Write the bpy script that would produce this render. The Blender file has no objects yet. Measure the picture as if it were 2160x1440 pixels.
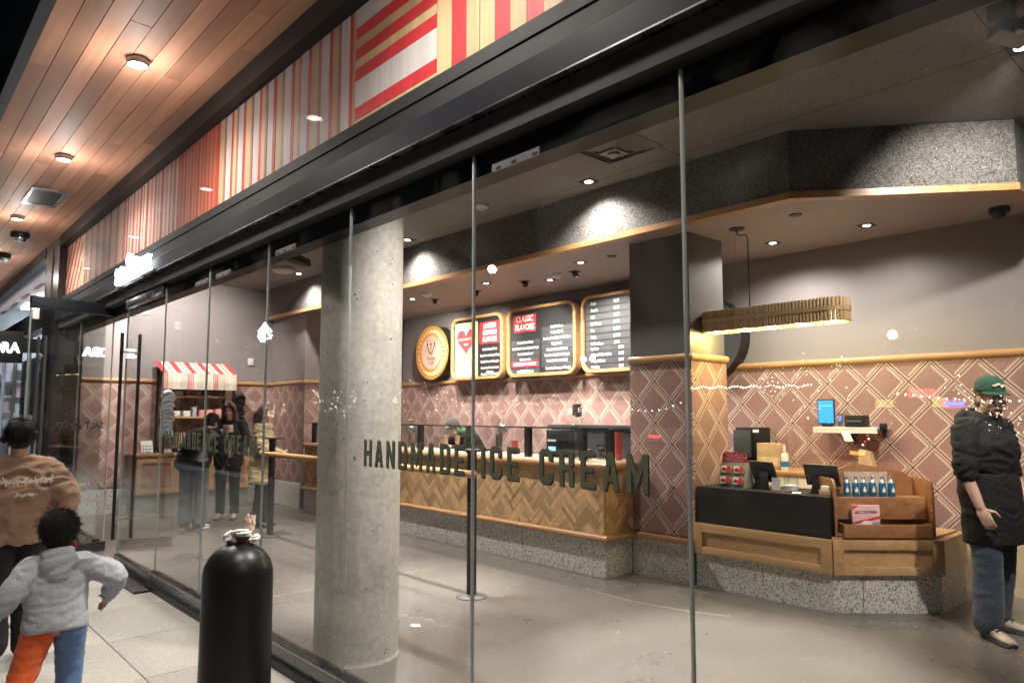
import bpy, bmesh, math, random
from mathutils import Vector, Matrix, noise
R = math.radians
rnd = random.Random(7)
S = bpy.context.scene
COL = S.collection
# ---------------------------------------------------------------- camera
cd = bpy.data.cameras.new('camera'); CAM = bpy.data.objects.new('camera', cd); COL.objects.link(CAM)
CAM.location = (0, 0, 1.58); CAM.rotation_euler = (R(90 + 5.07), 0, R(47.83))
cd.sensor_width = 36; cd.lens = 25.0; cd.shift_y = 19 / 2160; cd.clip_start = .05; cd.clip_end = 500
S.camera = CAM
# ---------------------------------------------------------------- night sky
W = bpy.data.worlds.new('World'); S.world = W; W.use_nodes = True
wn = W.node_tree.nodes; wl = W.node_tree.links
sky = wn.new('ShaderNodeTexSky'); sky.sky_type = 'NISHITA'; sky.sun_disc = False
sky.sun_elevation = R(-4); sky.sun_rotation = R(200)
wl.new(sky.outputs[0], wn['Background'].inputs[0]); wn['Background'].inputs[1].default_value = .05
# ---------------------------------------------------------------- exposure / render
S.view_settings.view_transform = 'Standard'; S.view_settings.look = 'None'
S.view_settings.exposure = 0.22; S.view_settings.gamma = 1.0
S.render.engine = 'CYCLES'
cy = S.cycles
cy.use_denoising = True; cy.max_bounces = 10; cy.diffuse_bounces = 4; cy.glossy_bounces = 5
cy.transparent_max_bounces = 24; cy.transmission_bounces = 6
cy.caustics_reflective = False; cy.caustics_refractive = False
cy.sample_clamp_indirect = 4.0; cy.sample_clamp_direct = 0
cy.use_adaptive_sampling = True; cy.adaptive_threshold = .015
# lamp and soffit fill powers (watts), all in one place
P_SOFFIT = 275; P_SOFFIT_FILL = 12; P_MAIN = 600; P_LOW = 190; P_MENU = 250; P_PEND = 15

# ================================================================ helpers
def link(o, parent=None):
    COL.objects.link(o)
    if parent is not None:
        o.parent = parent
    return o

def thing(name, label, cat, loc=(0, 0, 0), group=None, rz=0, kind=None):
    o = bpy.data.objects.new(name, None); COL.objects.link(o)
    o.empty_display_size = .1
    o.location = loc; o.rotation_euler = (0, 0, rz)
    o['label'] = label; o['category'] = cat
    if group: o['group'] = group
    if kind: o['kind'] = kind
    o['inv'] = [v for row in (Matrix.Translation(loc) @ Matrix.Rotation(rz, 4, 'Z')).inverted() for v in row]
    return o

def tag(o, label, cat, group=None):
    o['label'] = label; o['category'] = cat
    if group: o['group'] = group
    return o

def structure(o, label=None):
    o['kind'] = 'structure'
    if label: o['label'] = label
    return o

def set_parent(o, parent, local=False):
    if parent is None: return
    o.parent = parent
    if not local and 'inv' in parent.keys():
        m = list(parent['inv']); o.matrix_parent_inverse = Matrix([m[0:4], m[4:8], m[8:12], m[12:16]])

def frame(axis):
    a = axis.normalized()
    t = Vector((0, 0, 1)) if abs(a.z) < .9 else Vector((1, 0, 0))
    u = t.cross(a).normalized(); return u, a.cross(u).normalized()

class MB:
    def __init__(s): s.v = []; s.f = []; s.mi = []; s.m = 0
    def add(s, vs, fs):
        b = len(s.v); s.v += [tuple(p) for p in vs]
        for f in fs: s.f.append(tuple(b + i for i in f)); s.mi.append(s.m)
        return s
    def box(s, x0, x1, y0, y1, z0, z1):
        if x0 > x1: x0, x1 = x1, x0
        if y0 > y1: y0, y1 = y1, y0
        if z0 > z1: z0, z1 = z1, z0
        return s.add([(x0,y0,z0),(x1,y0,z0),(x1,y1,z0),(x0,y1,z0),(x0,y0,z1),(x1,y0,z1),(x1,y1,z1),(x0,y1,z1)],
                     [(0,3,2,1),(4,5,6,7),(0,1,5,4),(1,2,6,5),(2,3,7,6),(3,0,4,7)])
    def cbox(s, c, d, rz=0, rx=0, ry=0):
        M = Matrix.Translation(c) @ Matrix.Rotation(rz, 4, 'Z') @ Matrix.Rotation(ry, 4, 'Y') @ Matrix.Rotation(rx, 4, 'X')
        h = [x / 2 for x in d]
        vs = [M @ Vector(p) for p in [(-h[0],-h[1],-h[2]),(h[0],-h[1],-h[2]),(h[0],h[1],-h[2]),(-h[0],h[1],-h[2]),(-h[0],-h[1],h[2]),(h[0],-h[1],h[2]),(h[0],h[1],h[2]),(-h[0],h[1],h[2])]]
        return s.add(vs, [(0,3,2,1),(4,5,6,7),(0,1,5,4),(1,2,6,5),(2,3,7,6),(3,0,4,7)])
    def prism(s, poly, fn, d0, d1):
        """poly of (a,b); fn(a,b,d)->xyz"""
        n = len(poly)
        vs = [fn(a, b, d0) for a, b in poly] + [fn(a, b, d1) for a, b in poly]
        return s.add(vs, [tuple(range(n))[::-1], tuple(range(n, 2 * n))] + [(i, (i + 1) % n, n + (i + 1) % n, n + i) for i in range(n)])
    def cyl(s, p0, p1, r0, r1=None, n=16, caps=True):
        r1 = r0 if r1 is None else r1
        p0, p1 = Vector(p0), Vector(p1); u, w = frame(p1 - p0)
        vs = []
        for p, r in ((p0, r0), (p1, r1)):
            vs += [p + u * (r * math.cos(2 * math.pi * i / n)) + w * (r * math.sin(2 * math.pi * i / n)) for i in range(n)]
        fs = [(i, (i + 1) % n, n + (i + 1) % n, n + i) for i in range(n)]
        if caps: fs += [tuple(range(n))[::-1], tuple(range(n, 2 * n))]
        return s.add(vs, fs)
    def tube(s, pts, r, n=8, closed=False):
        pts = [Vector(p) for p in pts]; rr = r if isinstance(r, (list, tuple)) else [r] * len(pts)
        vs = []; m = len(pts); pu = None
        for i, p in enumerate(pts):
            if closed: d = pts[(i + 1) % m] - pts[i - 1]
            else: d = pts[min(i + 1, m - 1)] - pts[max(i - 1, 0)]
            if d.length < 1e-9: d = Vector((0, 0, 1))
            d.normalize()
            if pu is None: u, w = frame(d)
            else:
                u = (pu - d * pu.dot(d)); u = u.normalized() if u.length > 1e-6 else frame(d)[0]; w = d.cross(u)
            pu = u
            vs += [p + u * (rr[i] * math.cos(2 * math.pi * k / n)) + w * (rr[i] * math.sin(2 * math.pi * k / n)) for k in range(n)]
        fs = []
        for i in range(m if closed else m - 1):
            j = (i + 1) % m
            fs += [(i * n + k, i * n + (k + 1) % n, j * n + (k + 1) % n, j * n + k) for k in range(n)]
        if not closed: fs += [tuple(range(n))[::-1], tuple(range((m - 1) * n, m * n))]
        return s.add(vs, fs)
    def lathe(s, prof, c=(0, 0, 0), n=32, sx=1, sy=1):
        vs = []; m = len(prof)
        for r, z in prof:
            vs += [(c[0] + sx * r * math.cos(2 * math.pi * k / n), c[1] + sy * r * math.sin(2 * math.pi * k / n), c[2] + z) for k in range(n)]
        fs = []
        for i in range(m - 1):
            fs += [(i * n + k, i * n + (k + 1) % n, (i + 1) * n + (k + 1) % n, (i + 1) * n + k) for k in range(n)]
        if prof[0][0] > 1e-4: fs.append(tuple(range(n))[::-1])
        if prof[-1][0] > 1e-4: fs.append(tuple(range((m - 1) * n, m * n)))
        return s.add(vs, fs)
    def ell(s, c, r, n=16, m=10, M=None):
        c = Vector(c); vs = [];
        for i in range(m + 1):
            t = math.pi * i / m
            for k in range(n):
                a = 2 * math.pi * k / n
                p = Vector((r[0] * math.sin(t) * math.cos(a), r[1] * math.sin(t) * math.sin(a), r[2] * math.cos(t)))
                if M is not None: p = M @ p
                vs.append(c + p)
        fs = [(i * n + k, (i + 1) * n + k, (i + 1) * n + (k + 1) % n, i * n + (k + 1) % n) for i in range(m) for k in range(n)]
        return s.add(vs, fs)
    def loft(s, rings, cap=True):
        n = len(rings[0]); vs = [p for r in rings for p in r]
        fs = []
        for i in range(len(rings) - 1):
            fs += [(i * n + k, i * n + (k + 1) % n, (i + 1) * n + (k + 1) % n, (i + 1) * n + k) for k in range(n)]
        if cap: fs += [tuple(range(n))[::-1], tuple(range((len(rings) - 1) * n, len(rings) * n))]
        return s.add(vs, fs)
    def mesh(s, name, mats, smooth=False):
        me = bpy.data.meshes.new(name); me.from_pydata(s.v, [], s.f); me.validate()
        mats = mats if isinstance(mats, (list, tuple)) else [mats]
        for m in mats: me.materials.append(m)
        if len(mats) > 1 and len(me.polygons) == len(s.mi): me.polygons.foreach_set('material_index', s.mi)
        bm = bmesh.new(); bm.from_mesh(me)
        bmesh.ops.remove_doubles(bm, verts=bm.verts, dist=1e-6)
        bmesh.ops.recalc_face_normals(bm, faces=bm.faces); bm.to_mesh(me); bm.free()
        if smooth:
            for p in me.polygons: p.use_smooth = True
            if smooth != 'all':
                try: me.set_sharp_from_angle(angle=R(38))
                except Exception: pass
        me.update(); return me
    def build(s, name, mats, parent=None, smooth=False, local=False, bevel=0):
        me = s.mesh(name, mats, smooth or bool(bevel))
        if bevel:
            bm = bmesh.new(); bm.from_mesh(me)
            es = [e for e in bm.edges if len(e.link_faces) == 2 and e.calc_face_angle(0) > R(30)]
            bmesh.ops.bevel(bm, geom=es, offset=bevel, segments=2, affect='EDGES', profile=.6, clamp_overlap=True)
            bm.to_mesh(me); bm.free()
            for p in me.polygons: p.use_smooth = True
            try: me.set_sharp_from_angle(angle=R(40))
            except Exception: pass
        o = bpy.data.objects.new(name, me); COL.objects.link(o); set_parent(o, parent, local); return o

def dup(o, parent, loc=None, rot=None, scale=None, name=None):
    c = o.copy(); COL.objects.link(c); c.parent = parent
    if loc is not None: c.location = loc
    if rot is not None: c.rotation_euler = rot
    if scale is not None: c.scale = scale
    return c

def dup_thing(root, loc, rz=0, label=None):
    r = root.copy(); COL.objects.link(r); r.location = loc; r.rotation_euler = (0, 0, rz)
    if label: r['label'] = label
    for ch in list(root.children):
        c = ch.copy(); COL.objects.link(c); c.parent = r
        for g in list(ch.children):
            d = g.copy(); COL.objects.link(d); d.parent = c
    return r

def inst(name, mesh, parent, loc=(0, 0, 0), rot=(0, 0, 0), scale=(1, 1, 1), local=False):
    o = bpy.data.objects.new(name, mesh); COL.objects.link(o); set_parent(o, parent, local)
    o.location = loc; o.rotation_euler = rot; o.scale = scale; return o

FACE_STREET = (R(90), 0, 0)          # readable by someone looking towards +Y
FACE_END = (R(90), 0, R(90))         # readable by someone looking towards -X
def text(name, body, loc, rot, size, mat, parent, ext=.001, align='CENTER', sx=1, shear=0, bold=0, local=False, sp=1, lines=1):
    cu = bpy.data.curves.new(name, 'FONT'); cu.body = body; cu.size = size; cu.extrude = ext
    cu.align_x = align; cu.align_y = 'CENTER'; cu.shear = shear; cu.offset = bold; cu.space_character = sp; cu.space_line = lines
    cu.resolution_u = 3
    cu.materials.append(mat)
    tmp = bpy.data.objects.new(name, cu); COL.objects.link(tmp)
    me = bpy.data.meshes.new_from_object(tmp); me.name = name
    COL.objects.unlink(tmp); bpy.data.objects.remove(tmp); bpy.data.curves.remove(cu)
    o = bpy.data.objects.new(name, me); COL.objects.link(o); set_parent(o, parent, local)
    o.location = loc; o.rotation_euler = rot; o.scale = (sx, 1, 1); return o

def rrect(w, h, r, n=6, cx=0, cy=0):
    pts = []
    for (sx, sy, a0) in ((1, 1, 0), (-1, 1, 90), (-1, -1, 180), (1, -1, 270)):
        for i in range(n + 1):
            a = R(a0 + 90 * i / n)
            pts.append((cx + sx * (w / 2 - r) + r * math.cos(a), cy + sy * (h / 2 - r) + r * math.sin(a)))
    return pts

def clip(poly, x0, x1, y0, y1):
    def cut(ps, ins, isec):
        out = []
        for i in range(len(ps)):
            a, b = ps[i - 1], ps[i]
            if ins(b):
                if not ins(a): out.append(isec(a, b))
                out.append(b)
            elif ins(a): out.append(isec(a, b))
        return out
    for ax, lim, sg in ((0, x0, 1), (0, x1, -1), (1, y0, 1), (1, y1, -1)):
        if not poly: break
        ins = lambda p: sg * (p[ax] - lim) >= 0
        def isec(a, b):
            t = (lim - a[ax]) / (b[ax] - a[ax]); return (a[0] + t * (b[0] - a[0]), a[1] + t * (b[1] - a[1]))
        poly = cut(poly, ins, isec)
    out = []
    for p in poly:
        if not out or math.hypot(p[0] - out[-1][0], p[1] - out[-1][1]) > 1e-5: out.append(p)
    if len(out) > 2 and math.hypot(out[0][0] - out[-1][0], out[0][1] - out[-1][1]) < 1e-5: out.pop()
    return out

# ================================================================ materials
def newmat(name):
    m = bpy.data.materials.new(name); m.use_nodes = True
    nt = m.node_tree; b = nt.nodes['Principled BSDF']; return m, nt, b
def N(nt, t, **k):
    n = nt.nodes.new(t)
    for a, v in k.items():
        if isinstance(a, str) and a.startswith('i_'):
            key = a[2:]; n.inputs[int(key) if key.isdigit() else key.replace('_', ' ')].default_value = v
        else: setattr(n, a, v)
    return n
def L(nt, a, b): nt.links.new(a, b)
def math_(nt, op, a, b=None, c=None, clamp=False):
    n = nt.nodes.new('ShaderNodeMath'); n.operation = op; n.use_clamp = clamp
    for i, x in enumerate((a, b, c)):
        if x is None: continue
        if isinstance(x, (int, float)): n.inputs[i].default_value = x
        else: nt.links.new(x, n.inputs[i])
    return n.outputs[0]
def ramp(nt, fac, stops):
    r = nt.nodes.new('ShaderNodeValToRGB')
    e = r.color_ramp.elements
    while len(e) < len(stops): e.new(.5)
    for i, (p, c) in enumerate(stops):
        e[i].position = p; e[i].color = (*c, 1) if len(c) == 3 else c
    nt.links.new(fac, r.inputs[0]); return r.outputs[0]
def mixc(nt, fac, a, b, blend='MIX'):
    n = nt.nodes.new('ShaderNodeMix'); n.data_type = 'RGBA'; n.blend_type = blend
    for k, x in ((0, fac), (6, a), (7, b)):
        if isinstance(x, (int, float)): n.inputs[k].default_value = x
        elif isinstance(x, tuple): n.inputs[k].default_value = (*x, 1) if len(x) == 3 else x
        else: nt.links.new(x, n.inputs[k])
    return n.outputs[2]
def bump(nt, b, h, strength, dist=.01):
    n = nt.nodes.new('ShaderNodeBump'); n.inputs['Strength'].default_value = strength; n.inputs['Distance'].default_value = dist
    nt.links.new(h, n.inputs['Height']); nt.links.new(n.outputs[0], b.inputs['Normal'])

def pbr(name, col, rough=.5, metal=0, var=.12, scale=6, bmp=0, bscale=60, coat=0, detail=4, sheen=0, rvar=.08):
    m, nt, b = newmat(name)
    tc = N(nt, 'ShaderNodeTexCoord')
    nz = N(nt, 'ShaderNodeTexNoise'); nz.inputs['Scale'].default_value = scale; nz.inputs['Detail'].default_value = detail
    L(nt, tc.outputs['Object'], nz.inputs['Vector'])
    c1 = tuple(max(0, x * (1 - var)) for x in col); c2 = tuple(min(1, x * (1 + var)) for x in col)
    L(nt, ramp(nt, nz.outputs['Fac'], [(.3, c1), (.7, c2)]), b.inputs['Base Color'])
    rr = math_(nt, 'MULTIPLY_ADD', nz.outputs['Fac'], rvar * 2, rough - rvar, clamp=True); L(nt, rr, b.inputs['Roughness'])
    b.inputs['Metallic'].default_value = metal
    if coat: b.inputs['Coat Weight'].default_value = coat; b.inputs['Coat Roughness'].default_value = .15
    if name.startswith(('bollard', 'header', 'black_satin')): b.inputs['Specular IOR Level'].default_value = .3
    if sheen: b.inputs['Sheen Weight'].default_value = sheen; b.inputs['Sheen Roughness'].default_value = .5
    if bmp:
        nb = N(nt, 'ShaderNodeTexNoise'); nb.inputs['Scale'].default_value = bscale; nb.inputs['Detail'].default_value = 6
        L(nt, tc.outputs['Object'], nb.inputs['Vector']); bump(nt, b, nb.outputs['Fac'], bmp)
    return m

def wood(name, c_dark, c_light, axis='X', rough=.45, grain=1., coat=0, rand=.35, spec=.5, island=False):
    m, nt, b = newmat(name)
    tc = N(nt, 'ShaderNodeTexCoord'); oi = N(nt, 'ShaderNodeObjectInfo')
    rv = oi.outputs['Random']
    if island:
        ge = N(nt, 'ShaderNodeNewGeometry')
        rv = math_(nt, 'FRACT', math_(nt, 'ADD', rv, math_(nt, 'MULTIPLY', ge.outputs['Random Per Island'], 1.0)))
    mp = N(nt, 'ShaderNodeMapping')
    k = {'X': (1.2, 22, 22), 'Y': (22, 1.2, 22), 'Z': (22, 22, 1.2)}[axis]
    mp.inputs['Scale'].default_value = tuple(x * grain for x in k)
    off = N(nt, 'ShaderNodeVectorMath'); off.operation = 'MULTIPLY_ADD'
    off.inputs[1].default_value = (1, 1, 1)
    cx = N(nt, 'ShaderNodeCombineXYZ')
    for i, f in enumerate((37., 91., 53.)): L(nt, math_(nt, 'MULTIPLY', rv, f), cx.inputs[i])
    L(nt, tc.outputs['Object'], mp.inputs['Vector']); L(nt, mp.outputs[0], off.inputs[0]); L(nt, cx.outputs[0], off.inputs[2])
    nz = N(nt, 'ShaderNodeTexNoise'); nz.inputs['Scale'].default_value = 1; nz.inputs['Detail'].default_value = 7; nz.inputs['Distortion'].default_value = .6
    L(nt, off.outputs[0], nz.inputs['Vector'])
    col = ramp(nt, nz.outputs['Fac'], [(.28, c_dark), (.72, c_light)])
    br = math_(nt, 'MULTIPLY_ADD', rv, rand * 2, 1 - rand)
    cc = N(nt, 'ShaderNodeVectorMath'); cc.operation = 'SCALE'; L(nt, col, cc.inputs[0]); L(nt, br, cc.inputs['Scale'])
    L(nt, cc.outputs[0], b.inputs['Base Color'])
    L(nt, math_(nt, 'MULTIPLY_ADD', nz.outputs['Fac'], .2, rough - .1), b.inputs['Roughness'])
    if coat: b.inputs['Coat Weight'].default_value = coat; b.inputs['Coat Roughness'].default_value = .2
    bump(nt, b, nz.outputs['Fac'], .08, .004)
    return m

def emis(name, col, st, sample=True):
    m, nt, b = newmat(name)
    b.inputs['Base Color'].default_value = (*[min(1, c) for c in col], 1)
    b.inputs['Emission Color'].default_value = (*col, 1); b.inputs['Emission Strength'].default_value = st
    if not sample: m.cycles.emission_sampling = 'NONE'
    return m

def glassmat(name, tint=(.965, .978, .972), f0=.045, rough=0.0, smear=0, graze=1.0):
    """thin pane: clear with a Schlick mirror term, the same from both sides"""
    m = bpy.data.materials.new(name); m.use_nodes = True; nt = m.node_tree; nt.nodes.clear()
    out = N(nt, 'ShaderNodeOutputMaterial'); ge = N(nt, 'ShaderNodeNewGeometry')
    dt = N(nt, 'ShaderNodeVectorMath'); dt.operation = 'DOT_PRODUCT'
    L(nt, ge.outputs['Normal'], dt.inputs[0]); L(nt, ge.outputs['Incoming'], dt.inputs[1])
    ca = math_(nt, 'ABSOLUTE', dt.outputs['Value'])
    p = math_(nt, 'POWER', math_(nt, 'SUBTRACT', 1, ca, clamp=True), 5)
    fr = math_(nt, 'MULTIPLY_ADD', p, (1 - f0) * graze, f0)
    tr = N(nt, 'ShaderNodeBsdfTransparent'); tr.inputs[0].default_value = (*tint, 1)
    gl = N(nt, 'ShaderNodeBsdfGlossy'); gl.inputs['Roughness'].default_value = rough
    mx = N(nt, 'ShaderNodeMixShader'); L(nt, fr, mx.inputs[0]); L(nt, tr.outputs[0], mx.inputs[1]); L(nt, gl.outputs[0], mx.inputs[2])
    res = mx.outputs[0]
    if smear:
        tc = N(nt, 'ShaderNodeTexCoord'); nz = N(nt, 'ShaderNodeTexNoise'); nz.inputs['Scale'].default_value = 1.7; nz.inputs['Detail'].default_value = 6; nz.inputs['Distortion'].default_value = 1.5
        L(nt, tc.outputs['Object'], nz.inputs['Vector'])
        df = N(nt, 'ShaderNodeBsdfDiffuse'); df.inputs[0].default_value = (.8, .8, .8, 1)
        m2 = N(nt, 'ShaderNodeMixShader')
        L(nt, math_(nt, 'MULTIPLY', math_(nt, 'SUBTRACT', nz.outputs['Fac'], .5, clamp=True), smear), m2.inputs[0])
        L(nt, res, m2.inputs[1]); L(nt, df.outputs[0], m2.inputs[2]); res = m2.outputs[0]
    L(nt, res, out.inputs[0]); return m

def spot(name, parent, loc, target, power, size=70, blend=.7, col=(1, .915, .83), rad=.045):
    ld = bpy.data.lights.new(name, 'SPOT'); ld.energy = power; ld.spot_size = R(size); ld.spot_blend = blend
    ld.color = col; ld.shadow_soft_size = rad; ld.cycles.use_multiple_importance_sampling = False
    o = bpy.data.objects.new(name, ld); COL.objects.link(o); set_parent(o, parent)
    o.location = loc; d = Vector(target) - Vector(loc); o.rotation_euler = d.to_track_quat('-Z', 'Y').to_euler(); return o
def point(name, parent, loc, power, col=(1, .87, .74), rad=.05):
    ld = bpy.data.lights.new(name, 'POINT'); ld.energy = power; ld.color = col; ld.shadow_soft_size = rad; ld.cycles.use_multiple_importance_sampling = False
    o = bpy.data.objects.new(name, ld); COL.objects.link(o); set_parent(o, parent); o.location = loc; return o

MAT = {}
M_ = MAT
M_['black_metal'] = pbr('black_metal', (.012, .013, .016), .28, .0, .2, 3, coat=.3)
M_['black_satin'] = pbr('black_satin', (.014, .014, .015), .45, 0, .2, 4)
M_['header_metal'] = pbr('header_metal', (.010, .0115, .016), .46, .0, .12, 1.5, rvar=.06)
M_['matte_black'] = pbr('matte_black', (.005, .005, .0058), .75, 0, .2, 4)
M_['steel'] = pbr('steel', (.55, .55, .55), .28, 1, .1, 8)
M_['grey_metal'] = pbr('grey_metal', (.30, .30, .32), .35, .8, .1, 5)
M_['dark_grey'] = pbr('dark_grey', (.05, .05, .055), .5, 0, .15, 6)
M_['white_plastic'] = pbr('white_plastic', (.72, .71, .68), .4, 0, .04, 5)
M_['paper'] = pbr('paper', (.78, .76, .72), .8, 0, .05, 20)
M_['kraft'] = pbr('kraft', (.50, .33, .19), .85, 0, .12, 14, bmp=.2, bscale=30)
M_['red_print'] = pbr('red_print', (.62, .03, .045), .55, 0, .05, 8)
M_['cream_print'] = pbr('cream_print', (.66, .53, .27), .7, 0, .06, 8)
M_['white_print'] = pbr('white_print', (.82, .80, .76), .7, 0, .03, 8)
M_['dark_print'] = pbr('dark_print', (.02, .018, .017), .6, 0, .1, 8)
M_['pink_print'] = pbr('pink_print', (.80, .42, .40), .7, 0, .08, 10)
M_['green_decal'] = pbr('green_decal', (.10, .118, .075), .6, 0, .08, 9)
M_['glass'] = glassmat('storefront_glass', f0=.04, smear=.10)
M_['clear_glass'] = glassmat('clear_glass', (.95, .96, .96), f0=.04)
M_['low_glare_glass'] = glassmat('low_glare_glass', (.97, .975, .975), f0=.025, graze=.14)
M_['clear_plastic'] = glassmat('clear_plastic', (.86, .87, .86), f0=.07, rough=.05)
M_['glass_edge'] = pbr('glass_edge', (.42, .43, .45), .25, .1, .35, 3, coat=.7)
def edge_glass(name):
    m = bpy.data.materials.new(name); m.use_nodes = True; nt = m.node_tree; nt.nodes.clear()
    out = N(nt, 'ShaderNodeOutputMaterial'); tl = N(nt, 'ShaderNodeBsdfTranslucent'); tl.inputs[0].default_value = (.6, .63, .63, 1)
    df = N(nt, 'ShaderNodeBsdfDiffuse'); df.inputs[0].default_value = (.55, .58, .59, 1); gl = N(nt, 'ShaderNodeBsdfGlossy'); gl.inputs['Roughness'].default_value = .15
    tc = N(nt, 'ShaderNodeTexCoord'); nz = N(nt, 'ShaderNodeTexNoise'); nz.inputs['Scale'].default_value = 2.2; L(nt, tc.outputs['Object'], nz.inputs['Vector'])
    a = N(nt, 'ShaderNodeMixShader'); L(nt, nz.outputs['Fac'], a.inputs[0]); L(nt, tl.outputs[0], a.inputs[1]); L(nt, df.outputs[0], a.inputs[2])
    b = N(nt, 'ShaderNodeMixShader'); b.inputs[0].default_value = .22; L(nt, a.outputs[0], b.inputs[1]); L(nt, gl.outputs[0], b.inputs[2]); L(nt, b.outputs[0], out.inputs[0]); return m
M_['glass_edge'] = edge_glass('pane_edge_glass')
M_['skin'] = pbr('skin', (.52, .29, .21), .5, 0, .1, 14, bmp=.05, bscale=120)
M_['skin_pale'] = pbr('skin_pale', (.62, .38, .30), .5, 0, .12, 14, bmp=.05, bscale=120)
M_['skin_tan'] = pbr('skin_tan', (.44, .24, .16), .5, 0, .1, 14)
M_['hair_black'] = pbr('hair_black', (.010, .008, .007), .6, 0, .4, 60, bmp=1.0, bscale=140)
M_['hair_red'] = pbr('hair_red', (.11, .035, .022), .45, 0, .3, 40, bmp=.6, bscale=90)
M_['hair_brown'] = pbr('hair_brown', (.16, .11, .07), .45, 0, .3, 40, bmp=.6, bscale=90)
M_['lens'] = emis('lamp_lens', (1, .93, .84), 14)
M_['lens_out'] = emis('soffit_lamp_lens', (1, .96, .92), 14)

def noise_mat_concrete(name, c1, c2, rough, pits=True, scale=1.6, bmpk=.25):
    m, nt, b = newmat(name); tc = N(nt, 'ShaderNodeTexCoord')
    n1 = N(nt, 'ShaderNodeTexNoise'); n1.inputs['Scale'].default_value = scale; n1.inputs['Detail'].default_value = 9; n1.inputs['Roughness'].default_value = .62
    n2 = N(nt, 'ShaderNodeTexNoise'); n2.inputs['Scale'].default_value = 26; n2.inputs['Detail'].default_value = 6
    L(nt, tc.outputs['Object'], n1.inputs['Vector']); L(nt, tc.outputs['Object'], n2.inputs['Vector'])
    col = ramp(nt, n1.outputs['Fac'], [(.3, c1), (.72, c2)])
    col = mixc(nt, .35, col, ramp(nt, n2.outputs['Fac'], [(.3, tuple(x * .75 for x in c1)), (.7, tuple(min(1, x * 1.12) for x in c2))]))
    h = n2.outputs['Fac']
    if pits:
        vo = N(nt, 'ShaderNodeTexVoronoi'); vo.inputs['Scale'].default_value = 30; L(nt, tc.outputs['Object'], vo.inputs['Vector'])
        n3 = N(nt, 'ShaderNodeTexNoise'); n3.inputs['Scale'].default_value = 13; L(nt, tc.outputs['Object'], n3.inputs['Vector'])
        r = math_(nt, 'MULTIPLY', math_(nt, 'SUBTRACT', n3.outputs['Fac'], .49, clamp=True), 1.15)
        pit = math_(nt, 'LESS_THAN', vo.outputs['Distance'], r)
        col = mixc(nt, pit, col, tuple(x * .22 for x in c1))
        h = math_(nt, 'SUBTRACT', h, math_(nt, 'MULTIPLY', pit, 3))
    L(nt, col, b.inputs['Base Color'])
    L(nt, math_(nt, 'MULTIPLY_ADD', n1.outputs['Fac'], .3, rough - .15), b.inputs['Roughness'])
    bump(nt, b, h, bmpk, .003); return m
M_['column_concrete'] = noise_mat_concrete('column_concrete', (.30, .285, .265), (.52, .495, .46), .6)
M_['floor_concrete'] = noise_mat_concrete('floor_concrete', (.092, .085, .078), (.150, .138, .127), .30, pits=False, scale=.8, bmpk=.06)
M_['slab'] = noise_mat_concrete('paving_slab', (.36, .35, .315), (.49, .475, .435), .5, pits=False, scale=2.2, bmpk=.15)
M_['ceiling'] = noise_mat_concrete('ceiling_fibre', (.085, .075, .07), (.14, .125, .118), .85, pits=False, scale=14, bmpk=.9)
M_['road'] = noise_mat_concrete('asphalt', (.03, .03, .03), (.055, .055, .055), .8, pits=False, scale=8, bmpk=.8)

def fibre(name, c1, c2):
    """wood-wool acoustic board: short curled strands"""
    m, nt, b = newmat(name); tc = N(nt, 'ShaderNodeTexCoord')
    nz = N(nt, 'ShaderNodeTexNoise'); nz.inputs['Scale'].default_value = 9; nz.inputs['Detail'].default_value = 3; nz.inputs['Distortion'].default_value = 9
    L(nt, tc.outputs['Object'], nz.inputs['Vector'])
    n2 = N(nt, 'ShaderNodeTexNoise'); n2.inputs['Scale'].default_value = 26; n2.inputs['Distortion'].default_value = 4; n2.inputs['Detail'].default_value = 3
    L(nt, tc.outputs['Object'], n2.inputs['Vector'])
    f = math_(nt, 'MULTIPLY_ADD', nz.outputs['Fac'], .5, math_(nt, 'MULTIPLY', n2.outputs['Fac'], .5))
    L(nt, ramp(nt, f, [(.38, c1), (.62, c2)]), b.inputs['Base Color']); b.inputs['Roughness'].default_value = .9
    bump(nt, b, f, 1.0, .02); return m
M_['fibre'] = fibre('wood_wool_board', (.035, .033, .033), (.26, .245, .24))
M_['fibre_ceiling'] = fibre('ceiling_wood_wool', (.21, .20, .197), (.35, .335, .33))

def granite(name):
    m, nt, b = newmat(name); tc = N(nt, 'ShaderNodeTexCoord')
    v1 = N(nt, 'ShaderNodeTexVoronoi'); v1.inputs['Scale'].default_value = 150
    v2 = N(nt, 'ShaderNodeTexVoronoi'); v2.inputs['Scale'].default_value = 100
    n1 = N(nt, 'ShaderNodeTexNoise'); n1.inputs['Scale'].default_value = 40; n1.inputs['Detail'].default_value = 5
    for n in (v1, v2, n1): L(nt, tc.outputs['Object'], n.inputs['Vector'])
    base = ramp(nt, n1.outputs['Fac'], [(.3, (.52, .51, .49)), (.7, (.70, .685, .66))])
    sep = N(nt, 'ShaderNodeSeparateColor'); L(nt, v1.outputs['Color'], sep.inputs[0])
    sep2 = N(nt, 'ShaderNodeSeparateColor'); L(nt, v2.outputs['Color'], sep2.inputs[0])
    col = mixc(nt, math_(nt, 'GREATER_THAN', sep2.outputs[1], .74), base, (.74, .72, .68))
    col = mixc(nt, math_(nt, 'GREATER_THAN', sep.outputs[0], .80), col, (.035, .033, .032))
    L(nt, col, b.inputs['Base Color']); b.inputs['Roughness'].default_value = .45; return m
M_['granite'] = granite('granite')

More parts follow.
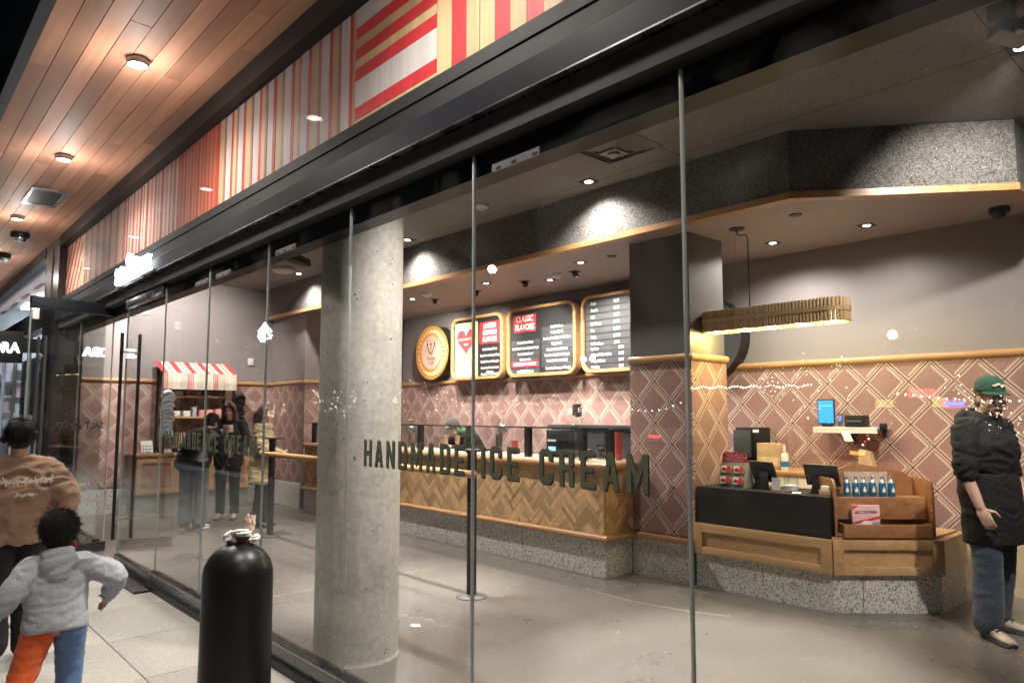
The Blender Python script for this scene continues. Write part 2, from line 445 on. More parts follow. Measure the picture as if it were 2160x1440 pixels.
def lattice(name):
    """printed diamond lattice on wall panels; local x runs along the wall, z is up"""
    m, nt, b = newmat(name); tc = N(nt, 'ShaderNodeTexCoord'); sp = N(nt, 'ShaderNodeSeparateXYZ'); L(nt, tc.outputs['Object'], sp.inputs[0])
    Wd, Hd = .394, .412
    a = math_(nt, 'DIVIDE', sp.outputs[0], Wd); c = math_(nt, 'DIVIDE', sp.outputs[2], Hd)
    p = math_(nt, 'ADD', a, c); q = math_(nt, 'SUBTRACT', a, c)
    fp = math_(nt, 'FRACT', math_(nt, 'ADD', p, 100)); fq = math_(nt, 'FRACT', math_(nt, 'ADD', q, 100))
    # cell coords -> centred diamond
    dp = math_(nt, 'SUBTRACT', fp, .5); dq = math_(nt, 'SUBTRACT', fq, .5)
    ep = math_(nt, 'SUBTRACT', .5, math_(nt, 'ABSOLUTE', dp)); eq = math_(nt, 'SUBTRACT', .5, math_(nt, 'ABSOLUTE', dq))
    d = math_(nt, 'MULTIPLY', math_(nt, 'MINIMUM', ep, eq), 2)           # 0 at the edge, 1 at the centre
    dx = math_(nt, 'ADD', dp, dq)                                          # >0: right half
    right = math_(nt, 'GREATER_THAN', dx, 0)
    def band(lo, hi): return math_(nt, 'MULTIPLY', math_(nt, 'GREATER_THAN', d, lo), math_(nt, 'LESS_THAN', d, hi))
    b1 = band(.045, .145); b2 = math_(nt, 'MULTIPLY', band(.205, .355), right)
    light = math_(nt, 'MAXIMUM', b1, b2)
    gl = math_(nt, 'LESS_THAN', d, .048); g2 = math_(nt, 'MULTIPLY', band(.145, .205), right); groove = math_(nt, 'MAXIMUM', gl, g2)
    nz = N(nt, 'ShaderNodeTexNoise'); nz.inputs['Scale'].default_value = 3; nz.inputs['Detail'].default_value = 6; L(nt, tc.outputs['Object'], nz.inputs['Vector'])
    n2 = N(nt, 'ShaderNodeTexNoise'); n2.inputs['Scale'].default_value = 60; L(nt, tc.outputs['Object'], n2.inputs['Vector'])
    field = ramp(nt, nz.outputs['Fac'], [(.3, (.265, .146, .132)), (.7, (.325, .182, .166))])
    col = mixc(nt, light, field, (.58, .44, .385)); col = mixc(nt, groove, col, (.125, .058, .042))
    col = mixc(nt, .12, col, ramp(nt, n2.outputs['Fac'], [(.3, (.1, .05, .04)), (.7, (.6, .42, .34))]))
    L(nt, col, b.inputs['Base Color']); b.inputs['Roughness'].default_value = .5
    bump(nt, b, math_(nt, 'SUBTRACT', 1, groove), .25, .003); return m
M_['lattice'] = lattice('lattice_panel')
M_['grey_paint'] = pbr('grey_paint', (.245, .220, .222), .55, 0, .05, 1.5, bmp=.06, bscale=200)
M_['dark_paint'] = pbr('dark_paint', (.115, .107, .106), .5, 0, .08, 2, bmp=.05, bscale=200)
M_['pale_stone'] = pbr('pale_stone', (.50, .40, .27), .5, 0, .08, 3)
M_['oak'] = wood('oak_trim', (.36, .185, .075), (.52, .30, .135), 'X', .4, rand=.1, coat=.15)
M_['oak_z'] = wood('oak_upright', (.36, .185, .075), (.52, .30, .135), 'Z', .4, rand=.1, coat=.15)
M_['oak_y'] = wood('oak_cross', (.36, .185, .075), (.52, .30, .135), 'Y', .4, rand=.1, coat=.15)
M_['oak_cab'] = wood('oak_cabinet', (.40, .225, .10), (.56, .345, .165), 'X', .42, rand=.06, coat=.1)
M_['cedar'] = wood('cedar_display', (.23, .10, .042), (.36, .17, .075), 'X', .45, rand=.06, coat=.1)
M_['parquet'] = wood('parquet', (.47, .295, .145), (.64, .43, .235), 'Z', .42, grain=2, rand=.36, island=True)
M_['soffit_wood'] = wood('soffit_plank', (.45, .215, .128), (.59, .315, .20), 'X', .6, rand=.27, grain=.7)
M_['dowel'] = wood('pendant_dowel', (.48, .32, .16), (.64, .45, .25), 'Z', .5, rand=.1)
# ================================================================ SETTING
GY = 2.03            # glass line
XE = -12.8           # end wall of the shop
YB = 7.5             # back wall
XR = 1.6             # right end, out of view
ZC, ZL = 3.86, 3.34  # main ceiling, lowered ceiling
# road and pavement
o = MB().box(-60, 40, -60, -3.3, -.2, -.13).build('road', M_['road']); structure(o)
o = MB().box(-60, 40, -3.3, 1.99, -.2, -.075).build('pavement', M_['slab']); structure(o); PAVE = o
o = MB().box(-60, 40, -3.42, -3.302, -.2, .02).build('kerb', M_['slab']); structure(o)
sl = MB().box(-.4525, .4525, -.4525, .4525, -.07, 0).build('slab', M_['slab'], PAVE, local=True, bevel=.004)
ys = [1.338 - .455 - .91 * k for k in range(5)]
first = True
for i in range(-16, 4):
    x = -4.765 + .455 + .91 * i - (.91 if i < -90 else 0)
    for y in ys:
        if x < -14.5 or x > 2: continue
        if first: sl.location = (x, y, 0); first = False
        else: dup(sl, PAVE, (x, y, rnd.uniform(-.0008, .0008)))
    c = dup(sl, PAVE, (x, 1.338 + .3225, 0)); c.scale = (1, .64 / .905, 1)
# shop floor
o = MB().box(XE - .2, XR, 2.0, YB + .3, -.15, 0.0).build('shop_floor', M_['floor_concrete']); structure(o); FLOOR = o
for k, (x0, x1, y0, y1) in enumerate([(-6.094, -6.09, 2.1, 5.35), (-9.6, -9.596, 2.1, 5.35), (-12.3, -6.1, 3.702, 3.705)]):
    MB().box(x0, x1, y0, y1, 0.0005, .0012).build('saw_cut', pbr('saw_cut_filler%d' % k, (.42, .39, .34), .7), FLOOR)
ck = MB(); ck.tube([(-4.9, 3.2, .0012), (-4.6, 3.32, .0012), (-4.45, 3.28, .0012), (-4.1, 3.42, .0012), (-3.8, 3.40, .0012)], .0025, 4); ck.build('floor_crack', bpy.data.materials['saw_cut_filler0'], FLOOR)
ck = MB(); ck.tube([(-4.5, 4.95, .0012), (-3.9, 4.9, .0012), (-3.4, 5.0, .0012), (-3.1, 5.12, .0012)], .0022, 4); ck.build('floor_crack', bpy.data.materials['saw_cut_filler0'], FLOOR)
fq = random.Random(3)
for i in range(16):
    x, y = fq.uniform(-6.5, -1.0), fq.uniform(2.4, 5.2); r_ = fq.uniform(.003, .008); MB().prism([(x + r_ * math.cos(a) * fq.uniform(.5, 1.3), y + r_ * math.sin(a) * fq.uniform(.5, 1.3)) for a in [6.283 * k / 7 for k in range(7)]], lambda a, b, d: (a, b, d), .0006, .0012).build('fleck', M_['paper'], FLOOR)
# ---- walls
def wall_obj(name, origin, rz, x0, x1, z0, z1, mat, th=.02, parent=None, y0=0):
    o = MB().box(x0, x1, y0, y0 + th, z0, z1).build(name, mat)
    o.location = origin; o.rotation_euler = (0, 0, rz)
    if parent is None: structure(o)
    else: o.parent = parent; o.matrix_parent_inverse = (Matrix.Translation(parent.location) @ parent.rotation_euler.to_matrix().to_4x4()).inverted()
    return o
RAILZ = 2.085
def wall(name, org, rz, x0, x1, zb, ztop, nodez, low=True, seams=()):
    """painted wall with a lattice dado: org is a lattice node in plan"""
    w = wall_obj(name, (org[0], org[1], nodez), rz, x0, x1, 0 - nodez, ztop - nodez, M_['grey_paint'], .12)
    edges = [x0] + list(seams) + [x1]
    for a, b in zip(edges[:-1], edges[1:]):
        wall_obj('lattice_panel', (org[0], org[1], nodez), rz, a + .0012, b - .0012, zb - nodez, RAILZ - nodez, M_['lattice'], .018, w, -.0185)
    m = MB()
    n = 10
    prof = [(-.02 - .035 * math.cos(math.pi * (i / n - .5)), RAILZ - .002 + .036 * (1 + math.sin(math.pi * (i / n - .5)))) for i in range(n + 1)]
    prof = [(-.0, RAILZ - .002)] + prof + [(0, RAILZ + .07)]
    m.prism([(p[0], p[1] - nodez) for p in prof], lambda a, b, d: (d, a, b), x0 - .03, x1 + .03)
    o = m.build('chair_rail', M_['oak'], None, smooth=True); o.location = w.location; o.rotation_euler = w.rotation_euler
    o.parent = w; o.matrix_parent_inverse = (Matrix.Translation(w.location) @ w.rotation_euler.to_matrix().to_4x4()).inverted()
    return w
W_BACK = wall('wall_back', (-3.908, YB), 0, -7.45, XR + 3.908, .45, 3.6, 1.683, seams=(-4.45, -3.23, -.8, 2.05))
W_END = wall('wall_end', (XE, 3.3), R(90), -1.25, 2.3, .42, ZC + .1, 1.68, seams=(-.9, .9))
W_BLK = wall('wall_return', (-12.1, 5.553), 0, -.69, .66, .42, ZC - .01, 1.68)
W_SIDE = wall('wall_side', (-11.4, 6.4), R(90), -.862, 1.09, .42, ZC - .014, 1.70)
o = MB().box(XR, XR + .12, 2.0, YB + .3, 0, ZC + .1).build('wall_right', M_['grey_paint']); structure(o)
# pale skirting band of the back wall and granite skirting at the end wall
MB().box(-3.85, XR - .01, YB - .03, YB - .002, 0.001, .45).build('skirting', M_['pale_stone'], None)
sk = bpy.data.objects['skirting']; structure(sk)
GR = bpy.data.objects.new('granite_skirting', MB().box(XE + .001, XE + .04, 2.2, 5.55, .001, .385).mesh('granite_skirting', M_['granite'])); COL.objects.link(GR); structure(GR)
o = MB().box(-12.75, -11.36, 5.5, 5.549, .001, .40).box(-11.399, -11.36, 5.5, 5.6, .001, .40).build('granite_skirting', M_['granite']); structure(o)
# ---- ceilings
o = MB().box(XE - .1, XR, 2.12, YB + .3, ZC, ZC + .15).build('ceiling', M_['fibre_ceiling']); structure(o); CEIL = o
for x in (-10.9, -8.45, -6.0, -3.55, -1.1): MB().box(x, x + .006, 2.2, 7.0, ZC - .0015, ZC - .0005).build('joint', M_['dark_satin'] if 'dark_satin' in M_ else M_['black_satin'], CEIL)
for y in (2.75, 3.97, 5.19): MB().box(XE, XR, y, y + .006, ZC - .0025, ZC - .0016).build('joint', M_['black_satin'], CEIL)
low = [(XE + .01, 5.4), (-2.64, 5.4), (-1.345, 6.48), (-1.345, YB - .01), (XE + .01, YB - .01)]
m = MB(); m.prism(low, lambda a, b, d: (a, b, d), ZL + .012, ZC - .004)
o = m.build('bulkhead', M_['fibre']); structure(o); BULK = o
inn = [(XE + .02, 5.5), (-2.68, 5.5), (-1.445, 6.53), (-1.445, YB - .02), (XE + .02, YB - .02)]
o = MB().prism(inn, lambda a, b, d: (a, b, d), ZL, ZL + .011).build('lowered_ceiling', pbr('ceiling_paint', (.33, .28, .265), .5, 0, .04, 2)); structure(o); LOWC = o
def trim(a, b, a2, b2):
    return MB().prism([a, b, b2, a2], lambda p, q, d: (p, q, d), ZL - .045, ZL + .011)
E1 = [(XE + .01, 5.385), (-2.632, 5.385), (-1.33, 6.472), (-1.33, YB - .01)]
E2 = [(XE + .02, 5.499), (-2.681, 5.499), (-1.446, 6.529), (-1.446, YB - .02)]
for i in range(3):
    trim(E1[i], E1[i + 1], E2[i], E2[i + 1]).build('oak_edge', M_['oak'], BULK)
# ---- canopy over the pavement
o = MB().box(-40, 8, .66, 2.0, 4.20, 4.65).build('canopy', M_['black_satin']); structure(o); CAN = o
PW = .1367
for r in range(9):
    y = .735 + r * PW; x = -22 + rnd.uniform(0, 2.5)
    while x < 2.5:
        ln = rnd.choice((1.8, 2.4, 3.0, 3.6)); 
        z = 4.172 + rnd.uniform(-.0012, .0012)
        MB().box(-ln / 2 + .0018, ln / 2 - .0018, .0026, PW - .0026, 0, .02).build('plank', M_['soffit_wood'], CAN, local=True)
        p = bpy.data.objects[-1] if False else COL.objects[-1]
        p.location = (x + ln / 2, y, z); x += ln
x = -40
while x < 8:
    MB().box(x + .004, x + 2.996, .652, .727, 4.125, 4.66).build('fascia_panel', M_['header_metal'], CAN); x += 3
# ---- pier between the two shops
pr = MB().box(-13.05, -11.97, 1.96, 2.32, 0, 4.165).build('pier', M_['black_metal']); structure(pr)
MB().box(-12.75, -12.42, 1.945, 1.9595, 3.3, 4.06).build('inset_panel', pbr('inset_brown', (.16, .10, .085), .5), pr)
MB().box(-12.78, -12.40, 1.94, 1.958, 3.255, 3.285).build('inset_sill', M_['steel'], pr)
# concrete column just behind the glass
m = MB(); m.lathe([(.283, 0), (.277, .012), (.275, .03), (.275, 3.9)], (-4.30, 2.50, 0), 64)
o = m.build('concrete_column', M_['column_concrete'], smooth=True)
tag(o, 'round grey bare concrete column standing just behind the shop glass', 'column')
# ================================================================ SHOPFRONT
JX = [-7.07, -5.925, -4.774, -3.635, -2.503, -1.368, -.23, .9]
SF = thing('glass_shopfront', 'long black framed glass shopfront with frameless panes below a striped band', 'shopfront', (-5, GY, 0))
X0, X1 = -11.97, XR
MB().box(X0, X1, 1.985, 2.12, 3.165, 3.235).build('upper_rail', M_['matte_black'], SF)
MB().box(X0, X1, 1.992, 2.12, 3.055, 3.165).build('recess_strip', M_['matte_black'], SF)
MB().prism([(1.955, 2.925), (1.945, 3.04), (1.96, 3.054), (2.12, 3.054), (2.12, 2.925)], lambda a, b, d: (d, a, b), X0, X1).build('header_fascia', M_['header_metal'], SF)
MB().box(X0, X1, 1.948, 2.06, 2.917, 2.9245).build('edge_trim', M_['steel'], SF)
MB().box(X0, X1, 1.99, 2.075, 2.80, 2.9115).build('head_channel', M_['matte_black'], SF)
MB().box(X0, X1, 2.10, 2.22, 2.70, 3.05).build('inner_valance', M_['black_satin'], SF)
MB().box(X0, X1, 1.955, 2.13, 4.0, 4.168).build('top_channel', M_['black_satin'], SF)
MB().box(X0, X1, 2.085, 2.2, 3.05, 4.15).build('backing_board', M_['black_satin'], SF)
# base rail: runs either side of the doorway
for (a, b) in ((-7.16, X1), (X0, -9.32)):
    br = MB().box(a, b, 1.995, 2.075, .05, .155).build('base_rail', M_['black_metal'], SF, bevel=.005)
    MB().box(a, b, 1.975, 2.09, .0015, .049).build('base_shoe', M_['black_satin'], br)
    MB().box(a, b, 1.992, 1.9945, .138, .146).build('rail_bead', M_['grey_metal'], br)
# panes
def pane(a, b, z0=.13, z1=2.82, y=GY):
    return MB().box(a + .007, b - .007, y - .006, y + .006, z0, z1).build('glass_pane', M_['glass'], SF)
edges = JX + [X1]
for a, b in zip(edges[:-1], edges[1:]): pane(a, b)
pane(-11.96, -10.66); pane(-10.66, -9.33)
for x in JX + [-10.66]:
    j = MB().box(x - .005, x + .005, GY - .0075, GY + .0085, .156, 2.77).build('pane_edge', M_['glass_edge'], SF, bevel=.003)
    if x > 90:
        MB().box(x + .0072, x + .0095, GY - .004, GY + .004, .156, 2.79).build('seal_strip', M_['black_satin'], j)
# hinge plates printed with hardware marks at the head of some panes
for x in (-2.42, -4.70, -5.82, -6.3):
    pl = MB().box(x + .06, x + .36, GY - .013, GY - .0072, 2.655, 2.69).build('hardware_plate', M_['grey_metal'], SF)
    for q in (.09, .19, .32): MB().box(x + q, x + q + .03, GY - .0145, GY - .0132, 2.66, 2.672).build('slot', M_['black_satin'], pl)
# clerestory
for a, b in zip([-11.96, -10.66, -9.36, -8.2] + JX, [-10.66, -9.36, -8.2] + JX + [X1]):
    MB().box(a + .003, b - .003, GY - .006, GY + .006, 3.235, 4.0).build('clerestory_pane', M_['low_glare_glass'], SF)
# ---- striped boards behind the clerestory
def paint(n, c): return wood('paint_' + n, tuple(x * .72 for x in c), tuple(x * .98 for x in c), 'Z', .6, rand=.12, grain=1.0)
PT = dict(red=paint('red', (.60, .03, .04)), tan=paint('tan', (.56, .40, .215)), grey=paint('grey', (.58, .53, .52)), rose=paint('rose', (.42, .16, .12)),
          orange=paint('orange', (.70, .20, .085)), cream=paint('cream', (.72, .54, .36)), dred=paint('dark_red', (.50, .07, .05)), pink=paint('pink', (.62, .24, .20)))
SB = thing('striped_board_band', 'band of red, tan and grey painted boards behind the upper glass', 'mural', (-5, 2.06, 3.24))
def vb(x, w, c, z0=3.236, z1=3.998):
    MB().box(x + .0008, x + w - .0008, 2.052 + rnd.uniform(0, .004), 2.07, z0, z1).build('board', PT[c], SB)
# A diagonal candy stripes
z0, z1 = 3.236, 3.998; xa, xb = -11.95, -10.95
k = 0; t = xa - 1.4
while t < xb:
    w = .11 if k % 2 else .13
    poly = clip([(t, z0), (t + w, z0), (t + w + .62, z1), (t + .62, z1)], xa, xb, z0, z1)
    if len(poly) > 2: MB().prism(poly, lambda a, b, d: (a, d, b), 2.053, 2.07).build('board', PT['red' if k % 2 else 'cream'], SB)
    t += w; k += 1
# B candy twist columns
x = -10.95
while x < -8.95:
    vb(x, .16, 'cream'); x += .16; 
    zz = z0 - .06; kk = 0
    while zz < z1:
        poly = clip([(x, zz), (x + .11, zz + .07), (x + .11, zz + .12), (x, zz + .05)], x, x + .11, z0, z1)
        if len(poly) > 2: MB().prism(poly, lambda a, b, d: (a, d, b), 2.054, 2.07).build('board', PT['dred' if kk % 2 else 'pink'], SB)
        zz += .05; kk += 1
    x += .11; vb(x, .05, 'grey'); x += .05
x = -x + x + x
while x < -6.92:
    for w, c in ((.055, 'red'), (.06, 'grey'), (.04, 'rose'), (.07, 'cream'), (.065, 'red'), (.08, 'grey'), (.045, 'pink'), (.06, 'cream')):
        w *= rnd.uniform(.8, 1.25)
        if x + w > -6.92: w = -6.92 - x
        if w > .004: vb(x, w, c)
        x += w
vb(-6.92, .07, 'dred'); x = -6.85; k = 0
while x < -5.93:
    vb(x, .044, 'orange' if k % 2 else 'dred'); x += .044; k += 1
while x < -3.72:
    for w, c in ((.045, 'red'), (.10, 'tan'), (.04, 'rose'), (.11, 'grey'), (.042, 'red'), (.07, 'tan'), (.04, 'rose'), (.10, 'grey')):
        if x + w > -3.66: w = -3.66 - x
        if w > .004: vb(x, w, c)
        x += w
# F horizontal boards
xa, xb = -3.66, -2.84; z = z0
for h, c in ((.075, 'tan'), (.075, 'red'), (.165, 'grey'), (.075, 'red'), (.055, 'tan'), (.07, 'red'), (.06, 'tan'), (.07, 'red'), (.2, 'grey')):
    zt = min(z + h, z1)
    MB().box(xa + .0008, xb - .0008, 2.052 + rnd.uniform(0, .004), 2.07, z + .0008, zt - .0008).build('board', PT[c], SB); z = zt
x = -2.84
for w, c in ((.125, 'tan'), (.12, 'red'), (.10, 'tan')): vb(x, w, c); x += w
k = 0
while x < X1: 
    vb(x, .108, 'tan' if k % 2 == 0 else 'red'); x += .108; k += 1
# ---- block lettering on the panes
GLY = {
 'H': [[(0,0),(1.1,0),(1.1,10),(0,10)], [(1.1,4.2),(2.9,4.2),(2.9,5.8),(1.1,5.8)], [(2.9,0),(4,0),(4,10),(2.9,10)]],
 'A': [[(0,0),(1.1,0),(2.0,7.6),(2.0,10),(1.35,10)], [(2.0,10),(2.0,7.6),(2.9,0),(4,0),(2.65,10)], [(1.36,2.2),(2.64,2.2),(2.46,3.7),(1.54,3.7)]],
 'N': [[(0,0),(1.1,0),(1.1,10),(0,10)], [(1.1,10),(1.1,6.6),(2.9,0),(2.9,3.4)], [(2.9,0),(4,0),(4,10),(2.9,10)]],
 'D': [[(0,0),(1.2,0),(1.2,10),(0,10)], [(1.2,8.6),(2.6,8.6),(3.1,10),(1.2,10)], [(1.2,0),(3.1,0),(2.6,1.4),(1.2,1.4)], [(2.6,1.4),(3.1,0),(4,1.1),(4,8.9),(3.1,10),(2.6,8.6),(2.8,8.0),(2.8,2.0)]],
 'M': [[(0,0),(1.1,0),(1.1,10),(0,10)], [(1.1,10),(1.1,6.2),(2.5,1.2),(2.5,5.0)], [(2.5,5.0),(2.5,1.2),(3.9,6.2),(3.9,10)], [(3.9,0),(5,0),(5,10),(3.9,10)]],
 'E': [[(0,0),(1.2,0),(1.2,10),(0,10)], [(1.2,0),(3.8,0),(3.8,1.5),(1.2,1.5)], [(1.2,4.3),(3.3,4.3),(3.3,5.8),(1.2,5.8)], [(1.2,8.5),(3.8,8.5),(3.8,10),(1.2,10)]],
 'I': [[(0,0),(1.2,0),(1.2,10),(0,10)]],
 'C': [[(0,1.1),(1.2,1.8),(1.2,8.2),(0,8.9)], [(0,8.9),(1.2,8.2),(2.8,8.2),(3.1,10),(.9,10)], [(0,1.1),(.9,0),(3.1,0),(2.8,1.8),(1.2,1.8)], [(2.8,8.2),(2.8,6.6),(4,6.6),(4,8.9),(3.1,10)], [(2.8,1.8),(3.1,0),(4,1.1),(4,3.4),(2.8,3.4)]],
 'R': [[(0,0),(1.2,0),(1.2,10),(0,10)], [(1.2,8.5),(2.7,8.5),(3.1,10),(1.2,10)], [(2.7,8.5),(2.7,5.9),(3.4,5.1),(4,5.9),(4,8.9),(3.1,10)], [(1.2,4.4),(2.7,4.4),(3.4,5.1),(2.7,5.9),(1.2,5.9)], [(2.7,4.4),(2.7,0),(3.9,0),(3.9,4.4),(3.4,5.1)]]}
GW = {'I': 1.2, 'M': 5.0, 'E': 3.8}
def lettering(xa, xb, z0, z1, s='HANDMADE ICE CREAM'):
    tot = sum(GW.get(c, 4) if c != ' ' else 2.6 for c in s) + 1.9 * (len(s) - 1)
    kx = (xb - xa) / tot; kz = (z1 - z0) / 10; x = xa
    for c in s:
        if c == ' ': x += (2.6 + 1.9) * kx; continue
        f = MB(); g = MB()
        for poly in GLY[c]:
            f.prism([(x + p * kx, z0 + q * kz) for p, q in poly], lambda a, b, d: (a, d, b), GY - .0096, GY - .0084)
            g.prism([(x + p * kx + .005, z0 + q * kz - .005) for p, q in poly], lambda a, b, d: (a, d, b), GY - .0081, GY - .0066)
        fo = f.build('letter', M_['green_decal'], SF); g.build('letter_shadow', M_['dark_print'], fo)
        x += (GW.get(c, 4) + 1.9) * kx
lettering(-3.43, -1.53, 1.302, 1.44)
lettering(-6.92, -4.88, 1.285, 1.425)
# ---- closed door leaf
def pull(root, x, y, z0, z1, sy=1, mat='black_satin', along=None):
    """back-to-back bar pull; bars either side of the leaf along `along`"""
    a = Vector(along or (0, 1, 0))
    for s in (-1, 1):
        b = Vector((x, y, 0)) + a * (s * .085)
        h = MB().cyl((b.x, b.y, z0), (b.x, b.y, z1), .017, n=14).build('pull_bar', M_[mat], root, smooth=True)
    m = MB()
    for z in (z0 + .2, z1 - .2):
        p = Vector((x, y, z)); m.cyl(p - a * .085, p + a * .085, .011, n=10)
    m.build('standoff', M_['steel'], root, smooth=True)
DA = thing('glass_door', 'closed glass door leaf with tall black bar pull beside the open leaf', 'door', (-7.7, GY, 0))
MB().box(-8.37, -7.09, GY - .006, GY + .006, .1, 2.72).build('pane', M_['glass'], DA)
MB().box(-8.38, -7.17, GY - .03, GY + .03, .02, .135).build('bottom_rail', M_['black_metal'], DA, bevel=.012)
MB().box(-8.38, -7.09, GY - .028, GY + .028, 2.70, 2.79).build('top_rail', M_['black_metal'], DA, bevel=.004)
MB().box(-8.378, -8.366, GY - .0075, GY + .0075, .136, 2.70).build('leaf_edge', M_['glass_edge'], DA)
pull(DA, -8.22, GY, .30, 2.42)
# ---- open door leaf: swung out to the street
H0 = Vector((-9.31, 2.10, 0)); D0 = Vector((.20, -.86, 0)); D0 = D0.normalized(); DL = .86
DBZ = math.atan2(D0.y, D0.x)
DB = thing('glass_door', 'open glass door leaf swung out over the pavement with mirrored lettering', 'door', tuple(H0), rz=DBZ)
def lb(x0, x1, y0, y1, z0, z1): return MB().box(x0, x1, y0, y1, z0, z1)
lb(.0, DL, -.006, .006, .12, 2.74).build('pane', M_['glass'], DB, local=True)
lb(-.08, DL + .01, -.03, .03, 2.72, 2.85).build('top_rail', M_['header_metal'], DB, local=True, bevel=.004)
lb(-.02, DL + .01, -.03, .03, .02, .13).build('bottom_rail', M_['black_metal'], DB, local=True, bevel=.008)
lb(-.012, .0, -.008, .008, .13, 2.72).build('leaf_edge', M_['glass_edge'], DB, local=True)
lb(DL, DL + .012, -.012, .012, .13, 2.72).build('leaf_edge', M_['glass_edge'], DB, local=True)
lb(DL - .07, DL - .005, -.022, .022, 2.60, 2.70).build('patch_lock', M_['white_plastic'], DB, local=True, bevel=.004)
for s in (-1, 1):
    MB().cyl((DL - .12, s * .085, .35), (DL - .12, s * .085, 2.42), .017, n=14).build('pull_bar', M_['dark_grey'], DB, smooth=True, local=True)
m = MB()
for z in (.55, 2.2): m.cyl((DL - .12, -.085, z), (DL - .12, .085, z), .011, n=10)
m.build('standoff', M_['steel'], DB, smooth=True, local=True)
# lettering reads from the outside (-y local side), so it is mirrored from the shop side
def dtext(s, x, z, size, mat, name='lettering', bold=0, sx=1):
    o = text(name, s, (x, -.0085, z), (R(90), 0, 0), size, M_[mat], DB, .0008, bold=bold, local=True, sx=sx); return o
dtext('SALT', .15, 1.445, .105, 'dark_print', bold=.003, sx=.85); dtext('&', .345, 1.45, .20, 'dark_print', bold=.003); dtext('STRAW', .57, 1.445, .105, 'dark_print', bold=.003, sx=.85)
for z in (1.385, 1.505): lb(.06, .28, -.0090, -.0082, z, z + .004).build('ruled_line', M_['dark_print'], DB, local=True); lb(.44, .70, -.0090, -.0082, z, z + .004).build('ruled_line', M_['dark_print'], DB, local=True)
dtext('11am-11pm Daily', .38, .79, .062, 'white_print', bold=.001)
# threshold
TH = MB().box(-9.33, -8.39, 1.985, 2.09, .001, .02).build('door_threshold', M_['grey_metal'], SF)
tp = MB()
for i in range(9): tp.box(-8.9, -7.0, 1.845 + i * .014, 1.853 + i * .014, .0125, .018)
mt = MB().box(-8.92, -6.98, 1.84, 1.973, .001, .012).build('drain_grate', M_['black_satin']); tag(mt, 'narrow ribbed metal grate on the pavement before the doors', 'grate')
tp.build('ribs', M_['grey_metal'], mt)
# ---- lit sign on the header
SG = thing('lit_shop_sign', 'glowing white script shop sign fixed to the black header above the doors', 'sign', (-8, 1.95, 3.0))
M_['sign_glow'] = emis('sign_glow', (.93, .96, 1.0), 6)
for s, x, z, sz, sx in (('Salt', -8.28, 3.02, .23, .95), ('&', -7.93, 3.07, .36, 1.0), ('Straw', -7.52, 3.05, .23, 1.0)):
    text('sign_letters', s, (x, 1.915, z), FACE_STREET, sz, M_['sign_glow'], SG, .02, bold=.008, sx=sx)
MB().box(-8.55, -7.2, 1.937, 1.943, 2.93, 2.955).build('sign_rail', M_['black_metal'], SG)
# ---- soffit lamps
def soffit_lamp(x, y, label, lit=True):
    t = thing('soffit_downlight', label, 'ceiling light', (x, y, 4.17), 'round lamps under the plank canopy')
    MB().lathe([(.05, 0), (.073, -.003), (.076, -.01), (.076, -.045), (.073, -.05), (.063, -.049), (.062, -.042)], (x, y, 4.17), 32).build('housing', M_['grey_metal'], t, smooth=True)
    MB().lathe([(.0, -.047), (.04, -.047), (.062, -.046), (.062, -.042), (0, -.042)], (x, y, 4.17), 32).build('diffuser', M_['lens_out'], t, smooth=True)
    spot('lamp', t, (x, y, 4.11), (x, y, 0), P_SOFFIT, 150, .9, (1, .93, .84), .09)
    point('soffit_fill', t, (x, y, 3.88), P_SOFFIT_FILL, (1, .95, .9), .09)  # added fill light in the air below the lamp, brightens the planks
for x, lb_ in ((-5.56, 'nearest round lamp under the plank canopy, close to the roof edge'), (-8.2, 'second round lamp along the plank canopy, above the shop doors'),
              (-11.17, 'third round lamp along the plank canopy, beside the dark vent'), (-14.18, 'farthest lit round lamp under the plank canopy, past the pier'),
              (-2.6, 'round canopy lamp over the pavement just left of the camera'), (.3, 'round canopy lamp over the pavement beside the camera')):
    soffit_lamp(x, 1.33, lb_)
for (x, lb_) in ((-12.2, 'nearer black dome camera under the far canopy'), (-14.0, 'farther black dome camera under the far canopy')):
    y = 1.50 if x > -13 else 1.50
    t = thing('dome_camera', lb_, 'camera', (x, y, 4.17), 'black dome cameras under the canopy')
    MB().lathe([(.115, 0), (.12, -.05), (.105, -.075), (.08, -.08)], (x, y, 4.17), 28).build('housing', M_['black_satin'], t, smooth=True)
    MB().lathe([(.08, -.08), (.075, -.11), (.05, -.135), (0, -.145)], (x, y, 4.17), 24).build('dome', M_['steel'], t, smooth=True)
t = thing('canopy_vent', 'square dark grille set in a steel frame in the plank canopy', 'vent', (-10.0, 1.33, 4.17))
fr = MB(); xa, xb, ya, yb = -10.35, -9.55, 1.26, 1.62
fr.box(xa, xb, ya, ya + .03, 4.15, 4.169).box(xa, xb, yb - .03, yb, 4.15, 4.169).box(xa, xa + .05, ya + .03, yb - .03, 4.15, 4.169).box(xb - .05, xb, ya + .03, yb - .03, 4.15, 4.169)
fr.build('frame', M_['steel'], t); MB().box(xa + .05, xb - .05, ya + .03, yb - .03, 4.158, 4.168).build('grille', M_['black_satin'], t)
